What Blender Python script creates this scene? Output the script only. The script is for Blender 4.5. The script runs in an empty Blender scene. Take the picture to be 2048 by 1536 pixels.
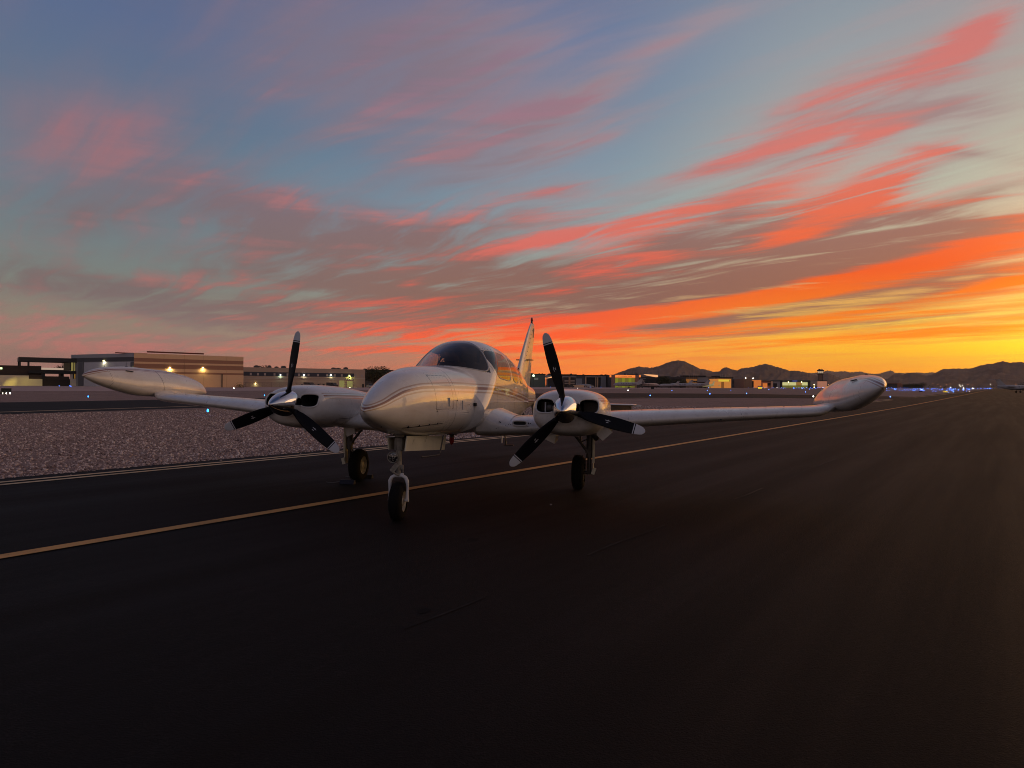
import bpy, bmesh, math, random
import numpy as np
from mathutils import Matrix, Vector
random.seed(7); rng = np.random.default_rng(11)
S = bpy.context.scene
COL = S.collection

# ------------------------------------------------------------------ camera
CAM_H = 1.5279; PITCH = .0057; ROLL = .0073
cam_d = bpy.data.cameras.new('camera'); cam_d.sensor_width = 36; cam_d.lens = 22.99
cam_d.clip_start = .1; cam_d.clip_end = 60000
cam = bpy.data.objects.new('camera', cam_d); COL.objects.link(cam)
_f = Vector((0, math.cos(PITCH), math.sin(PITCH))); _u = Vector((0, -math.sin(PITCH), math.cos(PITCH))); _r = Vector((1, 0, 0))
_R = math.cos(ROLL)*_r + math.sin(ROLL)*_u; _U = math.cos(ROLL)*_u - math.sin(ROLL)*_r
cam.matrix_world = Matrix(((_R.x, _U.x, -_f.x, 0), (_R.y, _U.y, -_f.y, 0), (_R.z, _U.z, -_f.z, CAM_H), (0, 0, 0, 1)))
S.camera = cam
S.view_settings.view_transform = 'Standard'; S.view_settings.look = 'None'
S.view_settings.exposure = 0; S.view_settings.gamma = 1; S.view_settings.use_curve_mapping = False
S.render.engine = 'CYCLES'; S.cycles.filter_width = 1.0; S.render.filter_size = 1.0

def lin(h, k=1.0):
    h = h.lstrip('#'); o = []
    for i in (0, 2, 4):
        c = int(h[i:i+2], 16)/255
        o.append((c/12.92 if c <= .04045 else ((c+.055)/1.055)**2.4)*k)
    return (*o, 1)

# node helper ----------------------------------------------------------------
class NT:
    def __init__(s, tree): s.t = tree; s.n = tree.nodes; s.l = tree.links
    def _in(s, sock, v):
        if v is None: return
        if hasattr(v, 'is_output'): s.l.new(v, sock)
        else: sock.default_value = v
    def new(s, typ, **kw):
        n = s.n.new(typ)
        for k, v in kw.items(): setattr(n, k, v)
        return n
    def m(s, op, a, b=None, c=None, clamp=False):
        n = s.new('ShaderNodeMath', operation=op, use_clamp=clamp)
        for i, v in enumerate((a, b, c)):
            if v is not None: s._in(n.inputs[i], v)
        return n.outputs[0]
    def vm(s, op, a, b=None, c=None):
        n = s.new('ShaderNodeVectorMath', operation=op)
        for i, v in enumerate((a, b, c)):
            if v is not None: s._in(n.inputs[i], v)
        return n.outputs[1] if op in ('DOT_PRODUCT', 'LENGTH', 'DISTANCE') else n.outputs[0]
    def sep(s, v):
        n = s.new('ShaderNodeSeparateXYZ'); s._in(n.inputs[0], v); return n.outputs
    def comb(s, x=0, y=0, z=0):
        n = s.new('ShaderNodeCombineXYZ')
        for i, v in enumerate((x, y, z)): s._in(n.inputs[i], v)
        return n.outputs[0]
    def noise(s, v, scale=5, detail=4, rough=.5, dist=0, lac=2.0, dim='3D'):
        n = s.new('ShaderNodeTexNoise', noise_dimensions=dim)
        s._in(n.inputs['Vector'], v); n.inputs['Scale'].default_value = scale; n.inputs['Detail'].default_value = detail
        n.inputs['Roughness'].default_value = rough; n.inputs['Distortion'].default_value = dist; n.inputs['Lacunarity'].default_value = lac
        return n.outputs['Fac']
    def mix(s, f, a, b, typ='MIX'):
        n = s.new('ShaderNodeMix', data_type='RGBA', blend_type=typ)
        s._in(n.inputs[0], f); s._in(n.inputs[6], a); s._in(n.inputs[7], b); return n.outputs[2]
    def ramp(s, f, stops, interp='LINEAR'):
        n = s.new('ShaderNodeValToRGB'); s._in(n.inputs[0], f); r = n.color_ramp; r.interpolation = interp
        while len(r.elements) < len(stops): r.elements.new(.5)
        for e, (p, c) in zip(r.elements, stops): e.position = p; e.color = c if not isinstance(c, (int, float)) else (c, c, c, 1)
        return n.outputs[0]
    def ss(s, v, a, b, lo=0.0, hi=1.0, kind='SMOOTHSTEP'):
        n = s.new('ShaderNodeMapRange', interpolation_type=kind)
        s._in(n.inputs[0], v); s._in(n.inputs[1], a); s._in(n.inputs[2], b); s._in(n.inputs[3], lo); s._in(n.inputs[4], hi)
        return n.outputs[0]
    def map(s, v, loc=(0, 0, 0), rot=(0, 0, 0), sc=(1, 1, 1), typ='POINT'):
        n = s.new('ShaderNodeMapping', vector_type=typ); s._in(n.inputs[0], v)
        n.inputs[1].default_value = loc; n.inputs[2].default_value = rot; n.inputs[3].default_value = sc
        return n.outputs[0]

# ------------------------------------------------------------------ sky: dusk sky with wind-drawn cirrus, sun just gone on the right
world = bpy.data.worlds.new('World'); S.world = world; world.use_nodes = True
wt = NT(world.node_tree); wt.n.clear()
def build_sky(w):
    tc = w.new('ShaderNodeTexCoord'); d = w.vm('NORMALIZE', tc.outputs['Generated'])
    x, y, z = w.sep(d)
    DEG = 180/math.pi
    az = w.m('MULTIPLY', w.m('ARCTAN2', x, y), DEG)          # 0 = straight ahead, + to the right
    el = w.m('MULTIPLY', w.m('ARCSINE', z), DEG)
    ela = w.m('ABSOLUTE', el)
    fac = w.m('DIVIDE', ela, 40.0, clamp=True)
    def R(*st): return w.ramp(fac, [(e/40, lin(h)) for e, h in st])
    far = R((0, '#9c6a5c'), (2, '#957062'), (5, '#8c8070'), (8, '#7e8680'), (11, '#748286'), (15, '#687e8c'), (20, '#5f748c'), (26, '#5a6c8e'), (32, '#566488'), (40, '#4c5878'))
    midl = R((0, '#b8684c'), (2, '#b4745a'), (5, '#a4907a'), (8, '#929a90'), (11, '#84979a'), (15, '#7690a0'), (20, '#667f96'), (26, '#5e7896'), (32, '#5c6c92'), (40, '#4c5878'))
    mid = R((0, '#ff7218'), (2, '#fb8428'), (4.2, '#f59a44'), (6, '#c49c74'), (9, '#a8aa9a'), (13, '#94a8a8'), (18, '#8098a8'), (23, '#6d86a0'), (28, '#687c9e'), (34, '#66708f'), (40, '#545c7c'))
    rgt = R((0, '#ff9000'), (1.5, '#ff9c0c'), (3.2, '#ffb81c'), (5.5, '#ffc746'), (8, '#fab868'), (11, '#d4c8a4'), (14, '#b8c0ac'), (19, '#a8b0aa'), (25, '#96a0a6'), (31, '#84909e'), (40, '#6a7488'))
    sun = R((0, '#ffa000'), (1.5, '#ffb400'), (3.2, '#ffd81c'), (5.5, '#ffdc60'), (8, '#ffc878'), (11, '#e4cca4'), (14, '#c8c4ac'), (19, '#b8b4a4'), (25, '#a6a09e'), (31, '#949098'), (40, '#6e7488'))
    back = R((0, '#8c7868'), (4, '#9c8878'), (9, '#a0908a'), (15, '#908c90'), (24, '#707c90'), (40, '#4e5c78'))
    c = w.mix(w.ss(az, -30, -10), far, midl)
    c = w.mix(w.ss(az, -12, 6), c, mid)
    c = w.mix(w.ss(az, 4, 28), c, rgt)
    c = w.mix(w.ss(az, 26, 42), c, sun)
    c = w.mix(w.ss(az, 75, 150), c, back)
    clear = w.mix(w.ss(az, -110, -50, 1, 0), c, back)
    # clouds: noise on a flat layer overhead, drawn out along the wind (azimuth -48 deg)
    zz = w.m('ADD', w.m('MAXIMUM', z, 0.0), .085)
    p = w.comb(w.m('DIVIDE', x, zz), w.m('DIVIDE', y, zz), 0.0)
    a = math.radians(48)
    # u along wind (sin-48, cos-48), v across
    u = w.vm('DOT_PRODUCT', p, (-math.sin(a), math.cos(a), 0)); v = w.vm('DOT_PRODUCT', p, (math.cos(a), math.sin(a), 0))
    warp = w.noise(w.comb(w.m('MULTIPLY', u, .35), w.m('MULTIPLY', v, .6), 3.0), scale=1.0, detail=3)
    v2 = w.m('ADD', v, w.m('MULTIPLY', warp, 1.1))
    big = w.noise(w.comb(w.m('MULTIPLY', u, .42), w.m('MULTIPLY', v2, 1.5), 0.0), scale=1.0, detail=6, rough=.58)
    wisp = w.noise(w.comb(w.m('MULTIPLY', u, 1.1), w.m('MULTIPLY', v2, 6.5), 5.0), scale=1.0, detail=6, rough=.62, dist=.6)
    soft = w.noise(w.comb(w.m('MULTIPLY', u, .8), w.m('MULTIPLY', v, 1.3), 9.0), scale=1.0, detail=4, rough=.5, dist=.4)
    hor = w.noise(w.comb(w.m('MULTIPLY', az, .045), w.m('MULTIPLY', w.m('SUBTRACT', el, w.m('MULTIPLY', az, .03)), .95), 2.0), scale=1.0, detail=5, rough=.6, dist=.35)
    ae = w.comb(az, el, 0.0)
    def pos(px, py):
        aa = math.atan((px-1024)/1308); return math.degrees(aa), math.degrees(math.atan((775-py)/1308*math.cos(aa)))
    dens = dark = None
    for px, py, L, W, ang, wt_, dk in SKY_BLOBS:
        ca, ce = pos(px, py); k = 1308*math.pi/180; cc = math.cos(math.radians(ca))
        q = w.map(ae, (ca, ce, 0), (0, 0, math.radians(ang)), (L*2.1*cc/k, W*2.3/k, 1), 'TEXTURE')
        g = w.new('ShaderNodeTexGradient', gradient_type='QUADRATIC_SPHERE'); w._in(g.inputs[0], q); g = g.outputs[1]
        dens = w.m('MULTIPLY_ADD', g, wt_, dens if dens else 0.0)
        if dk: dark = w.m('MULTIPLY_ADD', g, dk, dark if dark else 0.0)
    # general cover for what lies outside the frame
    outside = w.m('MAXIMUM', w.m('MULTIPLY', w.ss(az, 46, 75), w.ss(el, 6, 16)), w.m('MAXIMUM', w.ss(az, -60, -42, 1, 0), w.ss(el, 30, 44)))
    dens = w.m('MULTIPLY_ADD', outside, .33, dens)
    tex = w.m('MULTIPLY_ADD', w.m('SUBTRACT', big, .5), 2.0, w.m('MULTIPLY', w.m('SUBTRACT', wisp, .5), w.ss(el, 2, 25, 2.2, 1.3)))
    tex = w.m('MULTIPLY_ADD', w.m('SUBTRACT', soft, .5), .7, tex)
    tex = w.m('MULTIPLY_ADD', w.m('SUBTRACT', hor, .5), w.ss(el, 3, 14, 2.6, .3), tex)
    fine = w.noise(w.comb(w.m('MULTIPLY', u, 2.6), w.m('MULTIPLY', v2, 15.0), 7.0), scale=1.0, detail=4, rough=.6, dist=.5)
    mw = w.m('ADD', w.ss(wisp, .32, .68, .45, 1.30), w.ss(fine, .25, .75, -.26, .26)); mh = w.m('ADD', w.ss(hor, .28, .72, .30, 1.45), w.ss(wisp, .3, .7, -.25, .25))
    lf = w.m('MULTIPLY', w.ss(az, -20, -31), w.ss(el, 11, 15)); mw = w.m('ADD', w.m('MULTIPLY', mw, w.m('SUBTRACT', 1.0, lf)), lf)
    md_ = w.m('ADD', w.m('MULTIPLY', mw, w.ss(el, 4, 12)), w.m('MULTIPLY', mh, w.ss(el, 4, 12, 1, 0)))
    den = w.m('ADD', w.m('MULTIPLY_ADD', tex, .62, w.m('MULTIPLY', w.m('MINIMUM', dens, 1.25), md_)), w.m('MULTIPLY_ADD', w.m('MULTIPLY', w.ss(el, 3, 7), w.ss(el, 19, 12)), w.ss(az, -34, -5, .14, .34), w.ss(el, 22, 4, 0.0, .12)))
    low = w.ss(el, 4, 15, .55, 1.0)
    cover = w.m('MULTIPLY', w.ss(den, -.05, 1.15), w.ss(az, -25, 15, .86, .97))
    # lit and shaded cloud colours
    lit_l = w.ramp(fac, [(0, lin('#b8685a')), (.1, lin('#b4706a')), (.25, lin('#a87270')), (.5, lin('#a0707a')), (.8, lin('#8a7088'))])
    lit_c = w.ramp(fac, [(0, lin('#ff6a14')), (.1, lin('#ff541c')), (.2, lin('#fa5436')), (.35, lin('#d8766c')), (.5, lin('#a47a84')), (.8, lin('#84708a'))])
    lit_r = w.ramp(fac, [(0, lin('#ff8a00')), (.1, lin('#ff8800')), (.17, lin('#ff7a14')), (.23, lin('#fc5c1c')), (.32, lin('#f46a40')), (.45, lin('#dc7a6e')), (.8, lin('#c27a7c'))])
    lit = w.mix(w.ss(az, -32, -4), lit_l, lit_c); lit = w.mix(w.ss(az, 2, 26), lit, lit_r)
    lit = w.mix(w.ss(az, 75, 150), lit, lin('#8a6a78')); lit = w.mix(w.ss(az, -110, -50, 1, 0), lit, lin('#8a6a78'))
    mut = w.mix(w.ss(az, -25, 30), lin('#8a747e'), lin('#b89a98')); mut = w.mix(w.ss(az, 75, 120), mut, lin('#8a747e'))
    lit = w.mix(w.m('MULTIPLY', w.ss(den, 1.05, .35), w.ss(el, 7, 14, 0, .85)), lit, mut)
    sh_ = w.mix(w.ss(az, -32, -2), lin('#7a6a6a'), lin('#86655a')); sh = w.mix(w.ss(az, 8, 34), sh_, lin('#9a6a58'))
    sh = w.mix(w.ss(el, 8, 22), sh, w.mix(w.ss(az, -20, 30), lin('#7c7080'), lin('#a08c8c')))
    dkn = w.m('ADD', w.m('MULTIPLY_ADD', w.m('SUBTRACT', big, .5), 1.6, dark), w.m('MULTIPLY', w.m('SUBTRACT', wisp, .5), -2.0))
    dkn = w.m('MULTIPLY_ADD', w.m('SUBTRACT', hor, .5), -1.9, dkn); dkn = w.m('ADD', dkn, w.m('MULTIPLY', w.ss(el, 5.5, 8), w.ss(el, 17, 12, 0, .04)))
    veil = w.m('MULTIPLY', w.m('MULTIPLY', w.ss(w.m('MULTIPLY_ADD', w.m('SUBTRACT', big, .5), .5, w.m('MULTIPLY', dens, .8)), 0.0, .8), w.ss(el, 11, 18)), .50)
    clear = w.mix(veil, clear, w.mix(.25, mut, lit))
    cloud = w.mix(w.m('MULTIPLY', w.ss(dkn, w.ss(el, 8, 20, -.55, -.25), w.ss(el, 8, 20, .50, .85)), .95), lit, sh)
    c = w.mix(cover, clear, cloud)
    # glow of the sun just below the ridge, to the right of the frame
    dot = w.vm('DOT_PRODUCT', d, (math.sin(math.radians(47))*math.cos(math.radians(2.5)), math.cos(math.radians(47))*math.cos(math.radians(2.5)), math.sin(math.radians(2.5))))
    gl = w.m('POWER', w.m('MAXIMUM', dot, 0.0), 90.0)
    c = w.mix(1.0, c, w.vm('SCALE', (1.0, .52, .03)), 'ADD') if False else c
    gn = w.new('ShaderNodeVectorMath', operation='SCALE'); gn.inputs[0].default_value = SUNGLOW; w.l.new(gl, gn.inputs['Scale'])
    c = w.mix(1.0, c, gn.outputs[0], 'ADD')
    c = w.mix(w.ss(el, 34, 75), c, lin('#28344f'))
    # below the horizon: ground-coloured (never seen, the ground sheet covers it)
    c = w.mix(w.ss(el, -3, -.5, 1, 0), c, lin('#4a3c3a'))
    bg = w.new('ShaderNodeBackground'); w._in(bg.inputs[0], c); w.l.new(w.ss(el, 1, 8, HZB, 1.0), bg.inputs[1])
    out = w.new('ShaderNodeOutputWorld'); w.l.new(bg.outputs[0], out.inputs[0])
HAZE = 2.2e-5
HZB = 1.42
SUNE = .75
SUNGLOW = (1.5, .42, .0)
SKY_BLOBS = [  # photo-frame bearing x, y, half length, half width, tilt, cover, shade
 (120,255,170,100,0,.75,.25),(240,250,90,45,8,.35,0),(120,330,90,50,20,.3,0),
 (430,375,190,50,-4,.55,.35),(500,400,80,25,10,.25,0),
 (600,70,280,130,8,.62,.55),(880,60,280,120,14,.72,.4),(760,150,240,60,14,.4,.4),(720,110,130,30,25,.25,-.1),
 (700,250,130,16,22,.75,-.3),(660,200,70,12,30,.3,-.2),(960,130,170,22,22,.45,-.2),(860,180,120,60,22,.35,.2),
 (1180,170,330,22,21,.5,-.1),(1100,215,200,30,18,.35,0),(820,270,180,10,24,.4,-.2),
 (1040,275,210,48,12,.95,.5),(950,340,220,50,8,.6,.55),(1110,290,110,22,12,.3,-.5),
 (1945,68,90,26,32,1.15,-.6),(1840,125,120,26,26,.6,-.2),(1600,210,330,70,15,.60,.3),(1850,200,200,60,10,.45,.5),(1780,250,110,12,15,.6,-.4),(1700,275,150,18,12,.35,-.1),
 (1500,310,170,13,14,.6,-.3),(1560,325,150,34,5,.55,.2),(1380,350,250,14,14,.5,-.2),
 (1760,368,120,24,24,1.0,-.5),(1620,420,150,20,14,.95,-.4),(1460,425,120,34,6,.8,.5),
 (1960,220,130,22,-4,.6,.9),(1940,300,120,10,-16,.5,.6),(1980,375,110,16,8,.6,.6),
 (520,440,200,40,-8,.55,.45),(620,475,150,45,-6,.85,.25),(150,430,130,40,-4,.35,.4),
 (1130,470,280,16,9,.9,-.6),(1090,385,110,20,10,.85,.1),(950,440,240,28,6,.6,.3),(820,480,200,30,4,.6,.6),
 (1340,480,80,22,0,.8,.0),(1500,480,260,28,3,.75,.75),(1560,465,100,16,10,.4,-.7),(1800,440,190,24,-6,.7,.9),(1700,495,240,22,4,.75,.8),(1600,470,120,12,12,.5,-.8),(1880,505,130,12,12,.6,-.9),(1350,590,300,16,6,.6,1.1),
 (1980,480,120,24,10,.8,-.1),(1820,525,260,20,10,.95,-.5),(1450,560,260,30,4,.85,.95),(1640,565,260,13,9,.85,-.7),
 (1160,555,130,24,20,1.0,-.7),(1050,540,150,16,4,.6,.8),(1200,600,260,20,4,.9,.7),(1560,575,180,18,12,.8,-.7),
 (960,560,220,40,2,.75,.7),(780,580,220,28,-2,.7,.4),(640,560,200,24,-5,.5,.5),(820,570,80,10,3,.4,-.8),
 (200,585,220,24,-7,.7,.6),(330,590,80,12,8,.3,-.4),(300,625,220,28,-12,.6,.6),(500,620,240,30,-8,.55,.3),
 (640,650,320,30,-2,.6,.0),(900,620,340,20,2,.75,-.2),(1150,640,340,20,2,.95,-.6),(900,640,300,16,0,.4,.7),
 (90,655,160,28,-6,.55,-.1),(1250,615,300,14,6,.8,-.8),(1400,640,220,9,6,.5,.8),(1500,660,300,8,4,.55,.1),
 (1700,590,280,8,9,.55,.7),(1930,560,140,10,10,.6,.5),(2000,560,120,14,10,.6,-.6),(1400,600,200,12,10,.6,-.6),(1850,590,240,9,9,.6,-.6),
 (1650,650,260,7,4,.3,.4),(1850,660,300,9,3,.5,-.4),(1500,690,500,14,2,.4,-.3),(1100,690,260,20,2,.8,-.6),(250,690,260,22,-4,.5,-.3),(700,690,260,14,0,.5,-.2),
]
build_sky(wt)
world.cycles.sampling_method = 'MANUAL'; world.cycles.sample_map_resolution = 1024

sun_d = bpy.data.lights.new('sun', 'SUN'); sun_d.energy = SUNE; sun_d.angle = math.radians(55); sun_d.color = (1, .50, .20)
sun = bpy.data.objects.new('sun', sun_d); COL.objects.link(sun)
_sa, _se = math.radians(62), math.radians(4.5)
sun.rotation_euler = Vector((-math.sin(_sa)*math.cos(_se), -math.cos(_sa)*math.cos(_se), -math.sin(_se))).to_track_quat('-Z', 'Y').to_euler()

# ------------------------------------------------------------------ materials
MATS = {}
def mat(name, color, rough=.5, metal=0, coat=0, emis=None, estr=0, bump=None, var=None, spec=.5, fn=None):
    """procedural principled material; var=(scale, amount) mottles the colour, bump=(scale, strength)"""
    if name in MATS: return MATS[name]
    m = bpy.data.materials.new(name); m.use_nodes = True; t = NT(m.node_tree); b = t.n['Principled BSDF']
    col = lin(color) if isinstance(color, str) else (*color, 1)
    b.inputs['Base Color'].default_value = col; b.inputs['Roughness'].default_value = rough; b.inputs['Metallic'].default_value = metal
    b.inputs['Coat Weight'].default_value = coat; b.inputs['Coat Roughness'].default_value = .05; b.inputs['Specular IOR Level'].default_value = spec
    if emis: b.inputs['Emission Color'].default_value = lin(emis); b.inputs['Emission Strength'].default_value = estr
    tc = t.new('ShaderNodeTexCoord').outputs['Object']
    if var:
        n = t.noise(tc, var[0], 6, .6); f = t.ss(n, .3, .7, 1-var[1], 1+var[1])
        v = t.new('ShaderNodeVectorMath', operation='SCALE'); v.inputs[0].default_value = col[:3]; t.l.new(f, v.inputs['Scale'])
        t.l.new(v.outputs[0], b.inputs['Base Color'])
        t.l.new(t.ss(n, .3, .7, max(rough-.08, 0), min(rough+.1, 1)), b.inputs['Roughness'])
    if bump:
        bp = t.new('ShaderNodeBump'); bp.inputs['Strength'].default_value = bump[1]; bp.inputs['Distance'].default_value = .02
        t.l.new(t.noise(tc, bump[0], 4, .6), bp.inputs['Height']); t.l.new(bp.outputs[0], b.inputs['Normal'])
    if fn: fn(t, b, tc)
    MATS[name] = m; return m

# ------------------------------------------------------------------ object helpers
def tag(o, label=None, cat=None, group=None, kind=None):
    if label: o['label'] = label
    if cat: o['category'] = cat
    if group: o['group'] = group
    if kind: o['kind'] = kind
    return o
def mesh(name, V, F, mats, smooth=False, fm=None):
    me = bpy.data.meshes.new(name); me.from_pydata([tuple(map(float, v)) for v in V], [], F)
    for m in (mats if isinstance(mats, (list, tuple)) else [mats]): me.materials.append(m)
    if fm is not None: me.polygons.foreach_set('material_index', np.asarray(fm, dtype=np.int32))
    if smooth: me.polygons.foreach_set('use_smooth', np.ones(len(me.polygons), dtype=bool))
    me.update(); return me
def link(name, me, parent=None):
    o = bpy.data.objects.new(name, me); COL.objects.link(o)
    if parent is not None: o.parent = parent
    return o
def empty(name, loc=(0, 0, 0), rz=0):
    o = bpy.data.objects.new(name, None); o.location = loc; o.rotation_euler = (0, 0, rz); o.empty_display_size = .3
    COL.objects.link(o); return o
class G:
    """collects simple solids into one mesh"""
    def __init__(s): s.V = []; s.F = []; s.M = []; s.S = []
    def add(s, V, F, mi=0, sm=False):
        b = len(s.V); s.V += [tuple(v) for v in V]; s.F += [tuple(b+i for i in f) for f in F]; s.M += [mi]*len(F); s.S += [sm]*len(F); return s
    def box(s, c, d, mi=0, R=None):
        x, y, z = (k/2 for k in d); V = [Vector((a*x, b*y, e*z)) for e in (-1, 1) for b in (-1, 1) for a in (-1, 1)]
        if R is not None: V = [R @ v for v in V]
        V = [(v.x+c[0], v.y+c[1], v.z+c[2]) for v in V]
        return s.add(V, [(0, 2, 3, 1), (4, 5, 7, 6), (0, 1, 5, 4), (2, 6, 7, 3), (0, 4, 6, 2), (1, 3, 7, 5)], mi)
    def tube(s, pts, r, n=8, mi=0, caps=True, sm=True):
        P = [Vector(p) for p in pts]; rr = r if isinstance(r, (list, tuple)) else [r]*len(P); V = []; F = []
        up = None
        for i, p in enumerate(P):
            t = ((P[min(i+1, len(P)-1)]-P[max(i-1, 0)])).normalized()
            if up is None: up = Vector((0, 0, 1)) if abs(t.z) < .9 else Vector((1, 0, 0))
            a = t.cross(up).normalized(); b = a.cross(t).normalized(); up = b
            for k in range(n):
                q = 2*math.pi*k/n; V.append(p+a*math.cos(q)*rr[i]+b*math.sin(q)*rr[i])
        for i in range(len(P)-1):
            for k in range(n):
                k2 = (k+1) % n; F.append((i*n+k, i*n+k2, (i+1)*n+k2, (i+1)*n+k))
        s.add(V, F, mi, sm)
        if caps:
            s.add(V[:n], [tuple(range(n))], mi); s.add(V[-n:], [tuple(reversed(range(n)))], mi)
        return s
    def lathe(s, prof, c=(0, 0, 0), axis='x', n=32, mi=0, sm=True):
        """prof: (radius, along axis)"""
        V = []; F = []
        for (r, h) in prof:
            for k in range(n):
                q = 2*math.pi*k/n; a, b = r*math.cos(q), r*math.sin(q)
                v = {'x': (h, a, b), 'y': (b, h, a), 'z': (a, b, h)}[axis]
                V.append((v[0]+c[0], v[1]+c[1], v[2]+c[2]))
        m = len(prof)
        for i in range(m-1):
            for k in range(n):
                k2 = (k+1) % n; F.append((i*n+k, i*n+k2, (i+1)*n+k2, (i+1)*n+k))
        return s.add(V, F, mi, sm)
    def prism(s, poly, lo, hi, axis='z', mi=0):
        f = {'z': lambda a, b, h: (a, b, h), 'y': lambda a, b, h: (a, h, b), 'x': lambda a, b, h: (h, a, b)}[axis]
        n = len(poly); V = [f(a, b, lo) for a, b in poly]+[f(a, b, hi) for a, b in poly]
        return s.add(V, [tuple(reversed(range(n))), tuple(range(n, 2*n))]+[(i, (i+1) % n, n+(i+1) % n, n+i) for i in range(n)], mi)
    def mesh(s, name, mats, fix=True):
        me = mesh(name, s.V, s.F, mats, fm=s.M); me.polygons.foreach_set('use_smooth', np.array(s.S, dtype=bool))
        if fix:
            bm = bmesh.new(); bm.from_mesh(me); bmesh.ops.recalc_face_normals(bm, faces=bm.faces); bm.to_mesh(me); bm.free()
        me.update(); return me
    def obj(s, name, mats, parent=None): return link(name, s.mesh(name, mats), parent)
def pchip(xs, ys, x):
    xs = np.array(xs, float); ys = np.array(ys, float)
    if xs[0] > xs[-1]: xs = xs[::-1]; ys = ys[::-1]
    h = np.diff(xs); dl = np.diff(ys)/h; d = np.zeros_like(ys)
    for i in range(1, len(xs)-1):
        if dl[i-1]*dl[i] > 0: w1 = 2*h[i]+h[i-1]; w2 = h[i]+2*h[i-1]; d[i] = (w1+w2)/(w1/dl[i-1]+w2/dl[i])
    d[0] = dl[0]; d[-1] = dl[-1]
    x = np.clip(np.asarray(x, float), xs[0], xs[-1]); i = np.clip(np.searchsorted(xs, x)-1, 0, len(xs)-2)
    t = (x-xs[i])/h[i]
    return ((1+2*t)*(1-t)**2)*ys[i]+t*(1-t)**2*h[i]*d[i]+t*t*(3-2*t)*ys[i+1]+t*t*(t-1)*h[i]*d[i+1]

# ------------------------------------------------------------------ twin-engine aeroplane
# built in its own frame: x across (+ = picture right), y forward, z up; origin on the ground between the main wheels
YAW = .1993; BP = .0042; BR = -.0087
def plane_matrix():
    cy, sy = math.cos(YAW), math.sin(YAW)
    L = Matrix(((cy, -sy, 0), (-sy, -cy, 0), (0, 0, 1)))
    def rb(q):
        x, y, z = q; y, z = y*math.cos(BP)-z*math.sin(BP), z*math.cos(BP)+y*math.sin(BP)
        x, z = x*math.cos(BR)-z*math.sin(BR), z*math.cos(BR)+x*math.sin(BR); return Vector((x, y, z))
    RB = Matrix([rb(e) for e in ((1, 0, 0), (0, 1, 0), (0, 0, 1))]).transposed()
    D = Matrix(((-1, 0, 0), (0, 1, 0), (0, 0, 1))); off = Vector((0, 0, .5))
    M3 = L @ RB @ D; T = Vector((-.7254, 10.2246, 0)) + L @ (off - RB @ off)
    M = M3.to_4x4(); M.translation = T; return M
plane = empty('light_aeroplane'); plane.matrix_world = plane_matrix()
tag(plane, 'white twin-engine propeller aeroplane with brown and tan stripes parked on the dark taxiway', 'aeroplane')
def flip(me):
    """mirror x: from picture frame to the aeroplane's right-handed frame"""
    me.transform(Matrix.Diagonal((-1, 1, 1, 1))); me.flip_normals(); me.update(); return me
def part(name, me, parent=None, label=None):
    o = link(name, flip(me), parent if parent is not None else plane)
    if label: o['label'] = label
    return o

def paint_fn(t, b, tc, lining=False):
    at = t.new('ShaderNodeAttribute', attribute_name='stripe'); s = at.outputs['Fac']
    seam = t.new('ShaderNodeAttribute', attribute_name='seam').outputs['Fac']
    n = t.noise(tc, 3.0, 6, .65); n2 = t.noise(tc, 40.0, 3, .6)
    base = t.mix(t.ss(n, .35, .75), (.74, .71, .655, 1), (.66, .62, .56, 1))
    base = t.mix(t.m('MULTIPLY', t.ss(n2, .62, .75), .25), base, (.45, .40, .36, 1))
    def band(lo, hi): return t.m('MULTIPLY', t.ss(s, lo-.0015, lo+.0015, kind='LINEAR'), t.ss(s, hi-.0015, hi+.0015, 1, 0, kind='LINEAR'))
    base = t.mix(band(-.019, .019), base, (.25, .095, .045, 1))
    tan = t.m('ADD', band(.044, .064), band(-.066, -.044))
    base = t.mix(tan, base, (.43, .30, .21, 1))
    base = t.mix(t.m('MULTIPLY', t.ss(seam, .0036, .0070, 1, 0), .95), base, (.06, .05, .045, 1))
    px_, py_, pz_ = t.sep(tc)
    riv = t.m('MULTIPLY', t.ss(t.m('ABSOLUTE', t.m('SUBTRACT', seam, .024)), .003, .0055, 1, 0), t.ss(t.m('ABSOLUTE', t.m('SUBTRACT', t.m('FRACT', t.m('MULTIPLY', t.m('ADD', pz_, t.m('ADD', py_, t.m('MULTIPLY', px_, .7))), 22.0)), .5)), .10, .16, 1, 0))
    base = t.mix(t.m('MULTIPLY', riv, .45), base, (.12, .10, .09, 1))
    soot = t.noise(t.comb(t.m('MULTIPLY', px_, 9.0), t.m('MULTIPLY', py_, .9), t.m('MULTIPLY', pz_, 9.0)), 1.0, 5, .65)
    base = t.mix(t.ss(soot, .48, .80, 0, .40), base, (.36, .31, .26, 1))
    t.l.new(base, b.inputs['Base Color'])
    t.l.new(t.ss(n, .3, .7, .26, .38), b.inputs['Roughness'])
    bp = t.new('ShaderNodeBump'); bp.inputs['Strength'].default_value = .10; bp.inputs['Distance'].default_value = .02
    t.l.new(t.noise(tc, 2.2, 3, .5), bp.inputs['Height']); t.l.new(bp.outputs[0], b.inputs['Normal'])
    if not lining: return
    # cabin lining seen from inside
    g = t.new('ShaderNodeNewGeometry'); dk = t.new('ShaderNodeBsdfDiffuse'); dk.inputs[0].default_value = (.05, .04, .035, 1)
    mx = t.new('ShaderNodeMixShader'); t.l.new(g.outputs['Backfacing'], mx.inputs[0]); t.l.new(b.outputs[0], mx.inputs[1]); t.l.new(dk.outputs[0], mx.inputs[2])
    t.l.new(mx.outputs[0], t.n['Material Output'].inputs[0])
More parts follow.
